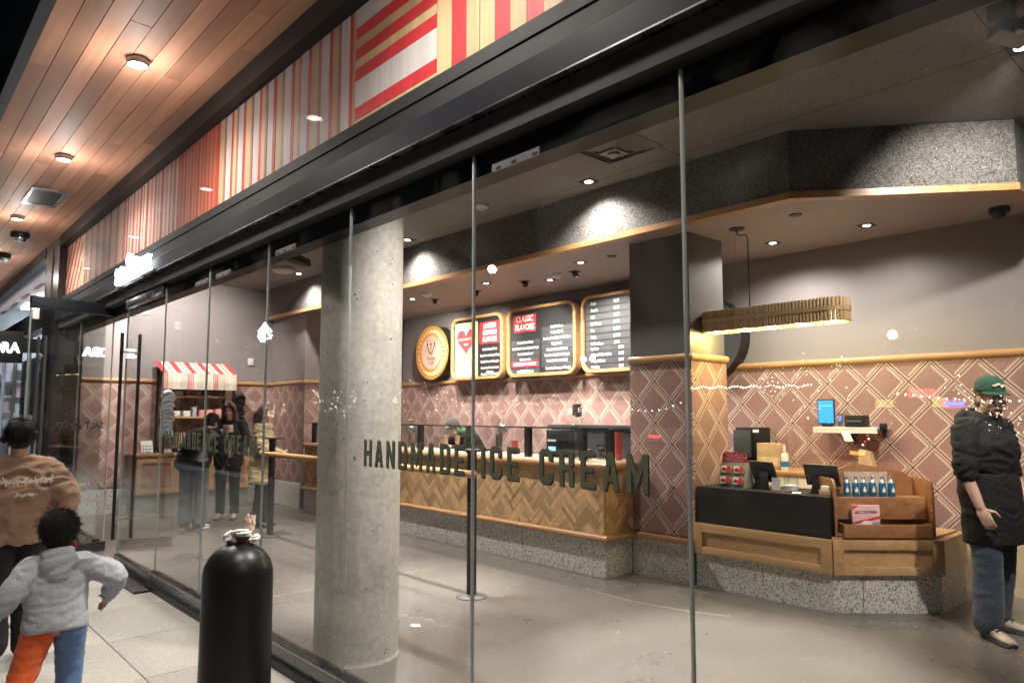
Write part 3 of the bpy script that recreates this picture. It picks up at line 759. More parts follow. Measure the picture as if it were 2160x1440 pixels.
# ================================================================ INTERIOR FIXTURES
def downlight(x, y, z, label, power, target=None, size=72, gimbal=False, lit=True, group='square recessed ceiling lamps', sz=.075):
    t = thing('recessed_downlight', label, 'ceiling light', (x, y, z), group)
    m = MB(); a = sz; b = sz * .66
    m.box(x - a, x + a, y - a, y - b, z - .006, z - .001).box(x - a, x + a, y + b, y + a, z - .006, z - .001).box(x - a, x - b, y - b, y + b, z - .006, z - .001).box(x + b, x + a, y - b, y + b, z - .006, z - .001)
    m.build('trim', M_['black_satin'], t)
    MB().box(x - b, x + b, y - b, y + b, z - .003, z - .0012).build('baffle', M_['black_satin'], t)
    tg = Vector(target or (x, y, 0)); d = (tg - Vector((x, y, z))).normalized()
    if gimbal:
        c = Vector((x, y, z - .012)); MB().cyl(c, c + d * .055, .038, .034, n=20).build('gimbal_head', M_['black_satin'], t, smooth=True)
        e = c + d * .056; MB().cyl(e, e + d * .002, .028, n=16).build('lens', M_['lens'], t)
        src = e + d * .02
    else:
        MB().lathe([(0, -.0085), (sz * .5, -.0078), (sz * .56, -.0042)], (x, y, z), 24).build('lens', M_['lens'], t, smooth=True)
        src = Vector((x, y, z - .05))
    spot('lamp', t, tuple(src), tuple(tg), power, size, .8)
    return t
# main ceiling
for (x, y, lb_, tg, pw, sz) in (
    (-4.565, 5.157, 'square lamp in the dark ceiling right before the middle of the bulkhead', None, P_MAIN * .30, 140),
    (-1.02, 5.223, 'square lamp in the dark ceiling before the right corner of the bulkhead', (-1.55, 6.3, 2.9), P_MAIN * .42, 92),
    (-7.75, 5.16, 'square lamp in the dark ceiling behind the concrete column', None, P_MAIN * .30, 140),
    (-10.85, 5.12, 'square lamp in the dark ceiling before the left end of the bulkhead', None, P_MAIN * .30, 140),
    (-2.822, 4.338, 'square lamp in the dark ceiling beside the third pane joint', (-2.55, 4.25, 0), P_MAIN * 3.0, 42),
    (-5.7, 3.55, 'square lamp in the dark ceiling over the middle of the shop floor', None, P_MAIN * 2.6, 44),
    (-8.7, 3.6, 'square lamp in the dark ceiling over the queue rail', None, P_MAIN * 1.4, 60),
    (-2.75, 3.0, 'square lamp in the dark ceiling hidden behind the header on the right', (-3.6, 2.75, 1.0), P_MAIN * 1.0, 84),
    (-.35, 4.4, 'added unseen lamp beyond the right edge of the view, lighting the man', (-1.55, 6.05, 1.35), P_MAIN * .8, 46),  # added off-view lamp that brightens the man's face
    (-6.9, 4.3, 'square lamp in the dark ceiling aimed at the serving counter', (-6.3, 5.4, .9), P_MAIN * 1.1, 88),
    (-11.3, 3.5, 'square lamp in the dark ceiling over the customers at the shelves', (-12.8, 3.9, 2.5), P_MAIN * .7, 110),
    (-11.2, 2.9, 'square lamp in the dark ceiling near the left end wall', (-12.8, 3.1, 2.0), P_MAIN * .28, 105)):
    downlight(x, y, ZC, lb_, pw, tg, sz)
# lowered ceiling
for (x, y, lb_, pw) in (
    (-2.616, 6.861, 'right one of the two square lamps above the till', P_LOW * .32),
    (-3.549, 6.856, 'left one of the two square lamps above the till', P_LOW * .75),
    (-5.526, 6.088, 'square lamp in the lowered ceiling nearest the dark pillar', P_LOW),
    (-6.539, 6.6, 'square lamp in the lowered ceiling over the second menu board', P_LOW),
    (-7.291, 6.127, 'square lamp in the lowered ceiling near the blue white glint', P_LOW),
    (-9.06, 6.138, 'square lamp in the lowered ceiling beside the column', P_LOW)):
    downlight(x, y, ZL, lb_, pw, None, 158, sz=.062)
for (x, tx, lb_) in ((-5.943, -6.0, 'black spotlight aimed at the right menu board'), (-6.844, -7.4, 'black spotlight aimed at the middle menu board'),
                     (-7.87, -8.8, 'black spotlight aimed at the left menu board'), (-8.876, -10.1, 'black spotlight aimed at the round sign')):
    downlight(x, 6.43, ZL, lb_, P_MENU, (tx, YB - .1, 2.15), 92, True, group='black spotlights before the menu boards', sz=.06)
# wall washers by the right-hand wall behind the till
# smoke detectors, sprinklers, cameras
def detector(x, y, z, label, r=.07, mat='white_plastic', h=.045):
    t = thing('smoke_detector', label, 'smoke detector', (x, y, z))
    MB().lathe([(r, 0), (r, -h * .4), (r * .86, -h * .75), (r * .5, -h), (0, -h)], (x, y, z), 28).build('body', M_[mat], t, smooth=True)
    MB().lathe([(r * .4, -h - .0005), (r * .34, -h - .012), (0, -h - .014)], (x, y, z), 18).build('cap', M_['white_plastic'], t, smooth=True)
detector(-5.892, 4.887, ZC, 'white round detector under the dark ceiling by the middle pane joint', .085)
detector(-8.52, 6.02, ZL, 'white round detector under the lowered ceiling by the column', .085)
detector(-6.207, 6.392, ZL, 'white round detector under the lowered ceiling above the second menu', .07)
for (x, y, lb_) in ((-2.897, 6.026, 'flat dark disc cover in the ceiling over the till'), (-5.073, 6.102, 'flat dark disc cover in the ceiling beside the pillar')):
    o = MB().lathe([(.055, 0), (.055, -.01), (.045, -.014), (0, -.014)], (x, y, ZL), 24).build('sprinkler_cover', pbr('cover_brown', (.09, .07, .06), .5), smooth=True); tag(o, lb_, 'sprinkler cover', 'ceiling sprinkler covers')
t = thing('dome_camera', 'black dome camera under the ceiling at the right edge above the till', 'camera', (-1.6, 7.15, ZL))
MB().lathe([(.075, 0), (.08, -.03), (.07, -.05)], (-1.62, 7.12, ZL), 24).build('housing', M_['black_satin'], t, smooth=True)
MB().lathe([(.062, -.05), (.05, -.085), (0, -.10)], (-1.62, 7.12, ZL), 24).build('dome', M_['black_metal'], t, smooth=True)
t = thing('ceiling_projector', 'small black projector hung under the ceiling left of the column', 'projector', (-9.1, 4.3, ZC))
MB().cbox((-8.75, 4.10, 3.60), (.16, .50, .10), R(38)).build('body', M_['black_satin'], t, bevel=.02)
MB().cyl((-8.64, 3.89, 3.585), (-8.62, 3.86, 3.585), .045, n=18).build('lens', M_['steel'], t, smooth=True)
MB().cyl((-8.75, 4.10, 3.64), (-8.75, 4.10, ZC - .001), .02, n=10).build('mount', M_['black_satin'], t)
t = thing('ceiling_speaker', 'pale flat round fitting under the dark ceiling left of the column', 'speaker', (-10.86, 4.88, ZC))
MB().lathe([(.17, 0), (.17, -.03), (.15, -.045), (0, -.045)], (-10.6, 4.75, ZC - .02), 28).build('body', M_['white_plastic'], t, smooth=True)
t = thing('ceiling_camera', 'grey bracketed camera fixed under the ceiling at the upper right corner', 'camera', (-.97, 4.62, ZC))
MB().cbox((-.98, 4.60, ZC - .05), (.12, .12, .10)).build('bracket', M_['grey_paint'], t, bevel=.01)
MB().cbox((-.95, 4.66, ZC - .14), (.13, .20, .10), R(-40), R(-15)).build('body', M_['grey_paint'], t, bevel=.012)
MB().cyl((-.90, 4.60, ZC - .16), (-.86, 4.54, ZC - .17), .04, n=18).build('lens', M_['black_metal'], t)
# square air diffuser
t = thing('air_diffuser', 'large square stepped air diffuser in the dark ceiling', 'air vent', (-3.8, 4.6, ZC))
cx, cy, hh = -3.80, 4.615, .30
for k in range(4):
    h1 = hh - k * .066; h0 = h1 - (.045 if k else .05); z = ZC - .008 - .012 * k
    m = MB()
    def ring(h, z): return [(cx - h, cy - h, z), (cx + h, cy - h, z), (cx + h, cy + h, z), (cx - h, cy + h, z)]
    m.loft([ring(h1, z), ring(h0, z - .022), ring(h0, z - .010), ring(h1 - .004, z + .006)], cap=False)
    m.build('vane', pbr('vent_grey', (.20, .18, .175), .5, 0, .05) if k == 0 else bpy.data.materials['vent_grey'], t)
MB().box(cx - .09, cx + .09, cy - .09, cy + .09, ZC - .068, ZC - .06).build('centre_plate', bpy.data.materials['vent_grey'], t)
MB().lathe([(.055, -.068), (.05, -.085), (0, -.088)], (cx, cy, ZC), 20).build('sensor', bpy.data.materials['vent_grey'], t, smooth=True)
MB().box(cx - .22, cx + .22, cy - .22, cy + .22, ZC - .004, ZC - .002).build('throat', M_['black_satin'], t)
o = MB().box(-9.75, -9.0, 6.62, 7.1, ZL - .004, ZL - .0015).build('access_panel', pbr('panel_tan', (.30, .235, .215), .5)); tag(o, 'large flat square access panel in the lowered ceiling by the round sign', 'access panel')
# ---- dark pillar beside the counter
px0, px1, py0, py1 = -4.60, -3.88, 5.80, 6.42
P1 = MB().box(px0, px1, py0 + .02, py1, .0, ZL).build('pillar', M_['dark_paint']); structure(P1)
def pil_panel(name, org, rz, x0, x1):
    o = MB().box(x0, x1, -.0185, 0, .42 - org[2], RAILZ - org[2]).build(name, M_['lattice']); o.location = org; o.rotation_euler = (0, 0, rz); o.parent = P1; return o
pil_panel('lattice_panel', (-4.094, 5.82, 1.281), 0, px0 + 4.094, px1 + 4.094 + .018)
pil_panel('lattice_panel', (-3.88, 6.065, 1.697), R(90), 5.821 - 6.065, py1 - 6.065)
m = MB()
for a, b in (((px0 - .03, py0 - .045), (px1 + .065, py0 - .045)), ((px1 + .065, py0 - .045), (px1 + .065, py1))):
    pass
n = 10; prof = [(.035 * math.cos(math.pi * (i / n - .5)), .036 * (1 + math.sin(math.pi * (i / n - .5)))) for i in range(n + 1)]
path = [(px0 - .0, py0, 0, -1), (px1 + .02, py0, .7071 * 1.414, -.7071 * 1.414), (px1 + .02, py1, 1, 0)]
rings = []
for (x, y, nx, ny) in path:
    rings.append([(x, y, RAILZ)] + [(x + nx * p, y + ny * p, RAILZ + q) for p, q in prof] + [(x, y, RAILZ + .072)])
m.loft(rings); m.build('chair_rail', M_['oak'], P1, smooth=True)
# low oak + granite skirting of the pillar
MB().box(px0 + .03, px1 + .03, py0 - .055, py0 + .0, .355, .415).build('oak_ledge', M_['oak'], P1, bevel=.015)
MB().box(px0 + .03, -4.255, py0 - .03, py0 + .0, .001, .353).build('granite_panel', M_['granite'], P1); MB().box(-4.250, px1 - .004, py0 - .03, py0 + .0, .001, .353).build('granite_panel', M_['granite'], P1)
# ---- service counter
CX0, CX1, CYF = -10.95, -4.575, 5.36
CT = thing('service_counter', 'long oak parquet serving counter on grey granite panels', 'counter', (-7.8, 5.7, 0))
MB().box(CX0 + .02, CX1 - .02, CYF + .03, 6.05, .0, 1.03).build('carcass', M_['dark_grey'], CT)
x = CX0; k = 0
ws = [.62, .66, .60, .70, .64, .62, .70, .66, .62, .40, .19]
for w in ws:
    x2 = min(x + w, CX1)
    MB().box(x + .003, x2 - .003, CYF, CYF + .03, .002, .352).build('granite_panel', M_['granite'], CT); x = x2
    if x >= CX1: break
MB().box(CX1 - .03, CX1, CYF + .0305, 5.765, .002, .352).build('granite_panel', M_['granite'], CT)
# oak ledges follow the front and turn the corner
def ledge(name, z0, z1, out, mat):
    m = MB(); zc = (z0 + z1) / 2; h = (z1 - z0) / 2; n = 8
    prof = [(out + h * .9 * math.cos(math.pi * (i / n - .5)), zc + h * math.sin(math.pi * (i / n - .5))) for i in range(n + 1)]
    path = [(CX0, CYF, 0, -1), (CX1, CYF, 1, -1), (CX1, 5.79, 1, 0)]
    m.loft([[(x, y, z0)] + [(x + nx * p, y + ny * p, q) for p, q in prof] + [(x, y, z1)] for x, y, nx, ny in path])
    return m.build(name, mat, CT, smooth=True)
ledge('lower_ledge', .353, .412, .035, M_['oak'])
ledge('upper_ledge', 1.03, 1.105, .04, M_['oak'])
MB().box(CX0, CX1, CYF + .001, 6.05, 1.031, 1.098).build('worktop', pbr('worktop', (.62, .55, .46), .35), CT)
MB().box(CX1 - .016, CX1 + .004, CYF - .012, CYF + .012, .413, 1.029).build('corner_post', M_['oak_z'], CT)
MB().box(CX0, CX1 - .017, CYF - .008, CYF - .001, .98, 1.03).build('top_rail', M_['oak_cab'], CT)
# herringbone blocks
def herringbone(u0, u1, v0, v1, fn, parent, ref):
    Wb = .112; out = []
    c, s = math.cos(R(45)), math.sin(R(45))
    uc, vc = (u0 + u1) / 2, (v0 + v1) / 2
    n = int((u1 - u0 + v1 - v0) / Wb) + 8
    for i in range(-n, n):
        for j in range(-n, n):
            # cell pattern period 4: horizontal block starts where (i - j) % 4 == 0, vertical where (i - j) % 4 == 2
            r = (i - j) % 4
            if r == 0: w, h = 2, 1
            elif r == 3: w, h = 1, 2
            else: continue
            strips = []
            for q in range(3):
                if w == 2: a = (i, j + q / 3, i + 2, j + (q + 1) / 3)
                else: a = (i + q / 3, j, i + (q + 1) / 3, j + 2)
                g = .012
                quad = [(a[0] + (g if w == 2 else (g if q == 0 else .004)), a[1] + (g if w == 1 else (g if q == 0 else .004))),
                        (a[2] - (g if w == 2 else (g if q == 2 else .004)), a[1] + (g if w == 1 else (g if q == 0 else .004))),
                        (a[2] - (g if w == 2 else (g if q == 2 else .004)), a[3] - (g if w == 1 else (g if q == 2 else .004))),
                        (a[0] + (g if w == 2 else (g if q == 0 else .004)), a[3] - (g if w == 1 else (g if q == 2 else .004)))]
                quad = [(uc + (c * p - s * t) * Wb, vc + (s * p + c * t) * Wb) for p, t in quad]
                quad = clip(quad, u0, u1, v0, v1)
                if len(quad) > 2:
                    ar = abs(sum(quad[k - 1][0] * quad[k][1] - quad[k][0] * quad[k - 1][1] for k in range(len(quad)))) / 2
                    if ar > 2e-5: strips.append(quad)
            if strips:
                cu = sum(p[0] for q in strips for p in q) / sum(len(q) for q in strips)
                out.append((abs(cu - ref), strips))
    out.sort(key=lambda t: t[0])
    return out
fr = herringbone(CX0, CX1 - .017, .413, .979, None, CT, CX1)
far = MB()
for k, (d, strips) in enumerate(fr):
    m = MB() if k < 275 else far
    for q in strips:
        dep = rnd.uniform(.002, .006)
        m.prism(q, lambda a, b, d_: (a, d_, b), CYF - dep - .006, CYF + .02)
    if k < 275: m.build('parquet_block', M_['parquet'], CT)
fo = far.build('far_parquet', M_['parquet'], CT); fo['kind'] = 'stuff'
sd = herringbone(CYF + .013, 5.79, .413, 1.029, None, CT, CYF)
for d, strips in sd:
    m = MB()
    for q in strips:
        dep = rnd.uniform(.002, .006); m.prism(q, lambda a, b, d_: (d_, a, b), CX1 - .02, CX1 + dep)
    m.build('parquet_block', M_['parquet'], CT)
# ---- sneeze guard
SGD = thing('sneeze_guard', 'low clear glass guard on black posts along the serving counter', 'glass guard', (-7.8, 5.5, 1.1))
yg = 5.50; z0, z1 = 1.105, 1.435
posts = [-10.92, -9.4, -7.88, -6.85, -5.80, -4.98, -4.62]
for x in posts: MB().box(x - .035, x + .035, yg - .03, yg + .03, z0, z1 - .012).build('post', M_['black_satin'], SGD)
for a, b in zip(posts[:-1], posts[1:]):
    MB().box(a + .037, b - .037, yg - .005, yg + .005, z0 + .02, z1 - .013).build('front_pane', M_['clear_glass'], SGD)
    MB().box(a - .03, b - .034, yg - .06, yg + .26, z1 - .010, z1).build('top_pane', M_['clear_glass'], SGD)
MB().box(posts[0] - .03, posts[-1] + .03, yg - .07, yg - .0605, z1 - .012, z1 + .002).build('top_edge', M_['black_satin'], SGD)
# grey steel equipment housing inside the guard at the right
t = thing('steel_back_unit', 'dark steel topped unit behind the guard at the right end of the counter', 'cabinet', (-5.2, 6.2, 1.1))
MB().box(-5.95, -4.64, 6.02, 6.30, .0, 1.42).build('body', M_['dark_grey'], t, bevel=.008)
MB().box(-5.97, -4.63, 5.98, 6.32, 1.421, 1.455).build('top', M_['grey_metal'], t)
# ---- menu boards
MENU_P = pbr('menu_panel', (.020, .019, .019), .38, 0, .15, 3)
def menu(x0, x1, z0, z1, label):
    t = thing('menu_board', label, 'menu board', ((x0 + x1) / 2, 7.35, z0), 'framed menu boards over the counter')
    cx, cz, w, h = (x0 + x1) / 2, (z0 + z1) / 2, x1 - x0, z1 - z0
    y = 7.27
    outer, inner = rrect(w, h, .16, 8, cx, cz), rrect(w - .10, h - .10, .125, 8, cx, cz)
    m = MB(); n = len(outer)
    fr, ba = y - .035, y + .09
    rings = [[(a, ba, b) for a, b in outer], [(a, fr + .01, b) for a, b in outer], [(cx + (a - cx) * .988, fr, cz + (b - cz) * .988) for a, b in outer], [(cx + (a - cx) * 1.01, fr, cz + (b - cz) * 1.01) for a, b in inner], [(a, fr + .012, b) for a, b in inner], [(a, y + .01, b) for a, b in inner]]
    m.loft(rings, cap=False); m.build('frame', M_['oak'], t, smooth=True)
    MB().prism([(cx + (a - cx) * 1.005, cz + (b - cz) * 1.005) for a, b in inner], lambda a, b, d: (a, d, b), y, y + .012).build('panel', MENU_P, t)
    MB().box(cx - .3, cx + .3, ba, YB - .001, cz - .1, cz + .1).build('mount', M_['black_satin'], t)
    return t, y - .001
def lines(t, y, x, z, rows, dz, size, align='CENTER', sx=.72):
    for i, s in enumerate(rows):
        if s: text('menu_line', s, (x, y - .0005, z - i * dz), FACE_STREET, size, M_['white_print'], t, .0006, align, sx=sx, bold=.0012)
def slats(t, y, xa, xb, z, n, dz):
    for i in range(n):
        MB().box(xa, xb, y - .0006, y + .0008, z - i * dz - .036, z - i * dz + .036).build('slat', M_['dark_grey'], t)
def plate(t, y, xa, xb, za, zb, mat, name='plate', r=.02, d=.004):
    return MB().prism(rrect(xb - xa, zb - za, r, 5, (xa + xb) / 2, (za + zb) / 2), lambda a, b, q: (a, q, b), y - d, y).build(name, mat, t)
t, y = menu(-9.53, -8.22, 2.125, 3.165, 'left menu board headed with a red limited edition plate and heart poster')
RED = M_['red_print']
plate(t, y, -8.80, -8.30, 2.69, 3.04, RED, 'header_plate')
for i, s in enumerate(('LIMITED', 'EDITION', 'FLAVORS')): text('header_line', s, (-8.55, y - .005, 2.97 - i * .108), FACE_STREET, .105, M_['white_print'], t, .0006, sx=.80, shear=.08, bold=.003)
lines(t, y, -8.55, 2.60, ['Rockin\' Almond Brittle', 'Gooey Brownie Caramel Fudge', 'Double Chocolate Nougatine', 'Strawberry & Cacao Rosette', 'Raspberry Cocoa Sorbet (v)'], .098, .052)
lines(t, y, -8.55, 2.24, ['salt & straw'], .1, .05)
po = plate(t, y - .004, -9.44, -8.84, 2.175, 3.07, M_['cream_print'], 'poster', .004, .003)
# generic heart and drips on the poster
hp = [(.26 * (16 * math.sin(a) ** 3) / 17, .25 * (13 * math.cos(a) - 5 * math.cos(2 * a) - 2 * math.cos(3 * a) - math.cos(4 * a)) / 17) for a in [2 * math.pi * i / 40 for i in range(40)]]
MB().prism([(-9.14 + a, 2.78 + b) for a, b in hp], lambda a, b, d: (a, d, b), y - .0095, y - .0075).build('heart', RED, po)
for i, s in enumerate(('the', 'CHOCOLATIERS', 'SERIES')): text('poster_line', s, (-9.14, y - .0105, 2.88 - i * .085), FACE_STREET, (.05, .062, .05)[i], M_['cream_print'], po, .0005, sx=.9)
for dx, ln in ((-.12, .24), (-.04, .18), (.05, .12), (.12, .20)): MB().box(-9.14 + dx - .008, -9.14 + dx + .008, y - .009, y - .0076, 2.56 - ln, 2.58).build('drip', M_['dark_print'], po)
for dx in (-.2, -.02, .17): 
    MB().prism([(-9.14 + dx + p, 2.30 + q) for p, q in [(-.06, -.1), (.06, -.1), (.08, .06), (.04, .12), (-.04, .12), (-.08, .06)]], lambda a, b, d: (a, d, b), y - .0088, y - .0076).build('scoop', M_['pink_print'], po)
for qx in (-9.42, -8.86):
    for qz in (2.2, 3.045): MB().cyl((qx, y - .011, qz), (qx, y - .0072, qz), .009, n=10).build('pin', M_['dark_print'], po)
t, y = menu(-8.12, -6.68, 2.125, 3.175, 'middle menu board headed with a red classic flavors plate')
slats(t, y, -8.04, -7.42, 2.64, 7, .085); slats(t, y, -7.38, -6.76, 2.80, 7, .085)
plate(t, y, -7.98, -7.50, 2.80, 3.06, RED, 'header_plate')
for i, s in enumerate(('CLASSIC', 'FLAVORS')): text('header_line', s, (-7.74, y - .005, 2.995 - i * .125), FACE_STREET, .125, M_['white_print'], t, .0006, sx=.80, shear=.08, bold=.003)
lines(t, y - .001, -7.73, 2.64, ['Sea Salt w/ Caramel Ribbons', 'Salted, Malted, Chocolate Chip Cookie Dough', 'Chocolate Gooey Brownie', 'Coffee & Love Bars', 'Cinnamon Snickerdoodle', 'Vanilla Malt Double'], .085, .05, sx=.6)
lines(t, y - .001, -7.07, 2.83, ['Pear & Blue Cheese', 'Arbequina Olive Oil', 'Strawberry Honey Balsamic w/ Black Pepper', 'Honey Lavender', 'Marionberry Coconut Sherbet (v)', 'Peanut Butter Brittle Caramel Fudge (v)', 'Freckled Mint Chocolate Chip (v)'], .082, .05, sx=.6)
plate(t, y - .001, -8.04, -7.44, 2.27, 2.36, RED, 'scoops_plate', .04)
text('header_line', 'LAST CHANCE SCOOPS', (-7.74, y - .006, 2.315), FACE_STREET, .06, M_['white_print'], t, .0006, sx=.78, shear=.1, bold=.002)
lines(t, y - .001, -7.73, 2.20, ['Chocolate Potato Salad'], .09, .055, sx=.7); lines(t, y - .001, -7.05, 2.23, ['Death by Chocolate Cake (v)'], .09, .055, sx=.75)
t, y = menu(-6.585, -5.14, 2.125, 3.19, 'right menu board listing prices, half hidden by the dark pillar')
slats(t, y, -6.51, -5.22, 3.07, 7, .092); slats(t, y, -6.51, -5.22, 2.36 + .092 * 1, 4, .082)
rows = [('Single', '$6.25', '330-380 cal'), ('Double', '$8.50', '660-760 cal'), ('Kids', '$4.75', '210-260 cal'), ('Split Scoop', '$6.95', '330-380 cal'), ('Pint', '$12.50', '940-1080 cal'), ('Flight', '$13.25', '640-880 cal'), ('Waffle Cone', '$2.00', '160 cal')]
for i, r_ in enumerate(rows):
    for s, x, al in zip(r_, (-6.42, -5.97, -5.5), ('LEFT', 'CENTER', 'CENTER')): text('menu_line', s, (x, y - .0015, 3.07 - i * .092), FACE_STREET, .055, M_['white_print'], t, .0006, al, sx=.75, bold=.0012)
rows = [('Sprinkles', '$1.00', '80 cal'), ('Culinary Perfume Spritz', '$1.00', '0 cal'), ('Whipped Cream', '$1.00', '25 cal'), ('Hot Cups', '$3.25', '140 cal')]
for i, r_ in enumerate(rows):
    for s, x, al in zip(r_, (-6.42, -5.90, -5.5), ('LEFT', 'CENTER', 'CENTER')): text('menu_line', s, (x, y - .0015, 2.452 - i * .082), FACE_STREET, .052, M_['white_print'], t, .0006, al, sx=.7, bold=.0012)
# round sign
t = thing('round_wall_sign', 'round orange wall sign with a ring of pale dots and a pink centre', 'sign', (-10.2, 7.35, 2.2))
cx, cz, r = -10.14, 2.64, .47
ORANGE = pbr('sign_orange', (.66, .28, .055), .5, 0, .08, 4); CREAM = pbr('sign_cream', (.85, .66, .38), .6); PINK = pbr('sign_pink', (.78, .47, .36), .6)
def disc(rx, y0, y1, mat, name, parent, cx_=None, cz_=None, n=48): return MB().cyl((cx if cx_ is None else cx_, y1, cz if cz_ is None else cz_), (cx if cx_ is None else cx_, y0, cz if cz_ is None else cz_), rx, n=n).build(name, mat, parent, smooth=True)
disc(r, 7.30, YB - .02, M_['black_satin'], 'drum', t); disc(r, 7.28, 7.2995, ORANGE, 'face', t); disc(r * .62, 7.272, 7.2795, PINK, 'centre', t)
for i in range(30):
    a = R(90 - i * 12); sz = .016 + .045 * (.5 + .5 * math.cos(a - R(-10))) ** 1.4
    disc(sz, 7.274, 7.2795, CREAM, 'dot', t, cx + math.cos(a) * r * .80, cz + math.sin(a) * r * .80, 14)
for dx, ang in ((-.07, 18), (0, 0), (.07, -18)):
    m = MB(); b = Vector((cx + dx * .35, 7.27, cz - .03)); e = b + Vector((math.sin(R(-ang)) * -.12 * (-1), 0, .14)); e = Vector((cx + dx * 1.5, 7.27, cz + .12))
    m.cyl(b, e, .007, n=8); m.ell(e + Vector((0, 0, .03)), (.02, .004, .035), 10, 6); m.build('spoon', M_['dark_print'], t)
text('sign_line', 'Tasting', (cx, 7.270, cz - .10), FACE_STREET, .085, M_['dark_print'], t, .0005); text('sign_line', 'it all', (cx, 7.270, cz - .18), FACE_STREET, .085, M_['dark_print'], t, .0005)
text('sign_line', 'FOR CURIOUS PALATES', (cx, 7.270, cz + .215), FACE_STREET, .036, RED, t, .0005)
# ---- dowel pendant
PX, PY, PZ0, PZ1 = -3.18, 6.07, 2.355, 2.56; HL, PR = .56, .125
PD = thing('dowel_pendant', 'oblong pendant lamp made of upright wooden dowels over the till', 'pendant lamp', (PX, PY, PZ0))
dm = MB().lathe([(0, 0), (.011, .001), (.0152, .006), (.0152, .196), (.011, .203), (0, .205)], (0, 0, 0), 10).mesh('dowel', M_['dowel'], True)
per = 4 * HL + 2 * math.pi * PR; n = 98
for i in range(n):
    s = per * i / n
    if s < 2 * HL: p = (PX - HL + s, PY - PR)
    elif s < 2 * HL + math.pi * PR: a = (s - 2 * HL) / PR - math.pi / 2; p = (PX + HL + PR * math.cos(a), PY + PR * math.sin(a))
    elif s < 4 * HL + math.pi * PR: p = (PX + HL - (s - 2 * HL - math.pi * PR), PY + PR)
    else: a = (s - 4 * HL - math.pi * PR) / PR + math.pi / 2; p = (PX - HL + PR * math.cos(a), PY + PR * math.sin(a))
    inst('dowel', dm, PD, (p[0], p[1], PZ0 + rnd.uniform(-.001, .001)), (0, 0, rnd.uniform(0, 6)))
def stadium(r, n=14): return [(PX + HL + r * math.cos(R(-90 + 180 * i / n)), PY + r * math.sin(R(-90 + 180 * i / n))) for i in range(n + 1)] + [(PX - HL + r * math.cos(R(90 + 180 * i / n)), PY + r * math.sin(R(90 + 180 * i / n))) for i in range(n + 1)]
so, si = stadium(PR + .0195), stadium(PR + .0155)
MB().loft([[(a, b, PZ0 + .09) for a, b in so], [(a, b, PZ0 + .125) for a, b in so], [(a, b, PZ0 + .125) for a, b in si], [(a, b, PZ0 + .09) for a, b in si]], cap=False).build('strap', M_['dowel'], PD, smooth=True)
MB().prism(stadium(PR - .02), lambda a, b, d: (a, b, d), PZ0 + .12, PZ0 + .13).build('lamp_tray', pbr('tray_yellow', (.75, .62, .12), .5), PD)
LB = emis('pendant_bulb', (1, .88, .55), 18)
for i in range(5):
    x = PX - HL + i * HL / 2
    MB().lathe([(0, -.004), (.035, .008), (.045, .035), (.03, .08), (.02, .12)], (x, PY, PZ0), 16).build('bulb', LB, PD, smooth=True)
    point('lamp', PD, (x, PY, PZ0 - .012), P_PEND, (1, .80, .26), .03)
MB().lathe([(.075, 0), (.07, -.012), (0, -.014)], (-3.50, PY, ZL), 24).build('ceiling_rose', M_['black_satin'], PD, smooth=True)
MB().tube([(-3.50, PY, ZL - .01), (-3.50, PY, ZL - .05), (-3.47, PY, ZL - .075), (-3.42, PY, ZL - .07), (-3.395, PY, ZL - .10), (-3.39, PY, ZL - .2), (-3.39, PY, PZ0 + .13)], .006, 8).build('flex', M_['black_satin'], PD, smooth=True)
MB().cyl((-3.51, PY, ZL - .01), (-3.55, PY, PZ0 + .13), .002, n=6).build('cable', M_['grey_metal'], PD)

t = thing('round_wall_sign', 'dark edge of a second round wall sign mostly hidden behind the pillar', 'sign', (-4.67, YB, 2.0))
MB().cyl((-4.67, YB - .001, 2.46), (-4.67, 7.30, 2.46), .475, n=48).build('drum', M_['black_satin'], t, smooth=True)
MB().cyl((-4.67, 7.2995, 2.46), (-4.67, 7.28, 2.46), .475, n=48).build('face', M_['dark_grey'], t, smooth=True)
# ================================================================ TILL COUNTER
TC = thing('till_counter', 'till counter with black top, oak panels and granite base, angled at its right end', 'counter', (-2.9, 6.1, 0))
F = [(-3.852, 5.80), (-2.592, 5.80), (-2.0, 6.42), (-2.0, 7.05), (-3.852, 7.05)]
def inset(d):   # offset of the three front edges (towards the street and right)
    k = d * math.tan(R(23.2)); u = Vector((.6906, .7232)); nrm = Vector((.7232, -.6906))
    a = (-3.852, 5.80 - d); b = (-2.592 + k, 5.80 - d); c_ = Vector((-2.0, 6.42)) + nrm * d + u * (d * .38); return [a, b, (c_.x, c_.y), (-2.0 + d, 7.05), (-3.852, 7.05)]
pz = lambda a, b, d: (a, b, d)
MB().prism(inset(-.03), pz, .0, .30).build('plinth_core', M_['dark_grey'], TC)
def seg_panel(p, q, t0, t1, off, th, z0, z1, mat, name, bev=0, parent=None):
    p, q = Vector(p), Vector(q); u = (q - p).normalized(); nr = Vector((u.y, -u.x)); Ls = (q - p).length
    a = p + u * t0 + nr * off; b = p + u * t1 + nr * off; c_ = b - nr * th; d = a - nr * th
    return MB().prism([tuple(a), tuple(b), tuple(c_), tuple(d)], pz, z0, z1).build(name, mat, parent or TC, bevel=bev)
A_, B_, C_, D_ = [Vector(p) for p in F[:4]]
for t0, t1 in ((0.002, .199), (.205, .659), (.665, 1.258)): seg_panel(A_, B_, t0, t1, 0, .028, .002, .298, M_['granite'], 'granite_panel')
for t0, t1 in ((0.003, .234), (.240, .855)): seg_panel(B_, C_, t0, t1, 0, .028, .002, .298, M_['granite'], 'granite_panel')
seg_panel(C_, D_, .002, .6, 0, .028, .002, .298, M_['granite'], 'granite_panel')
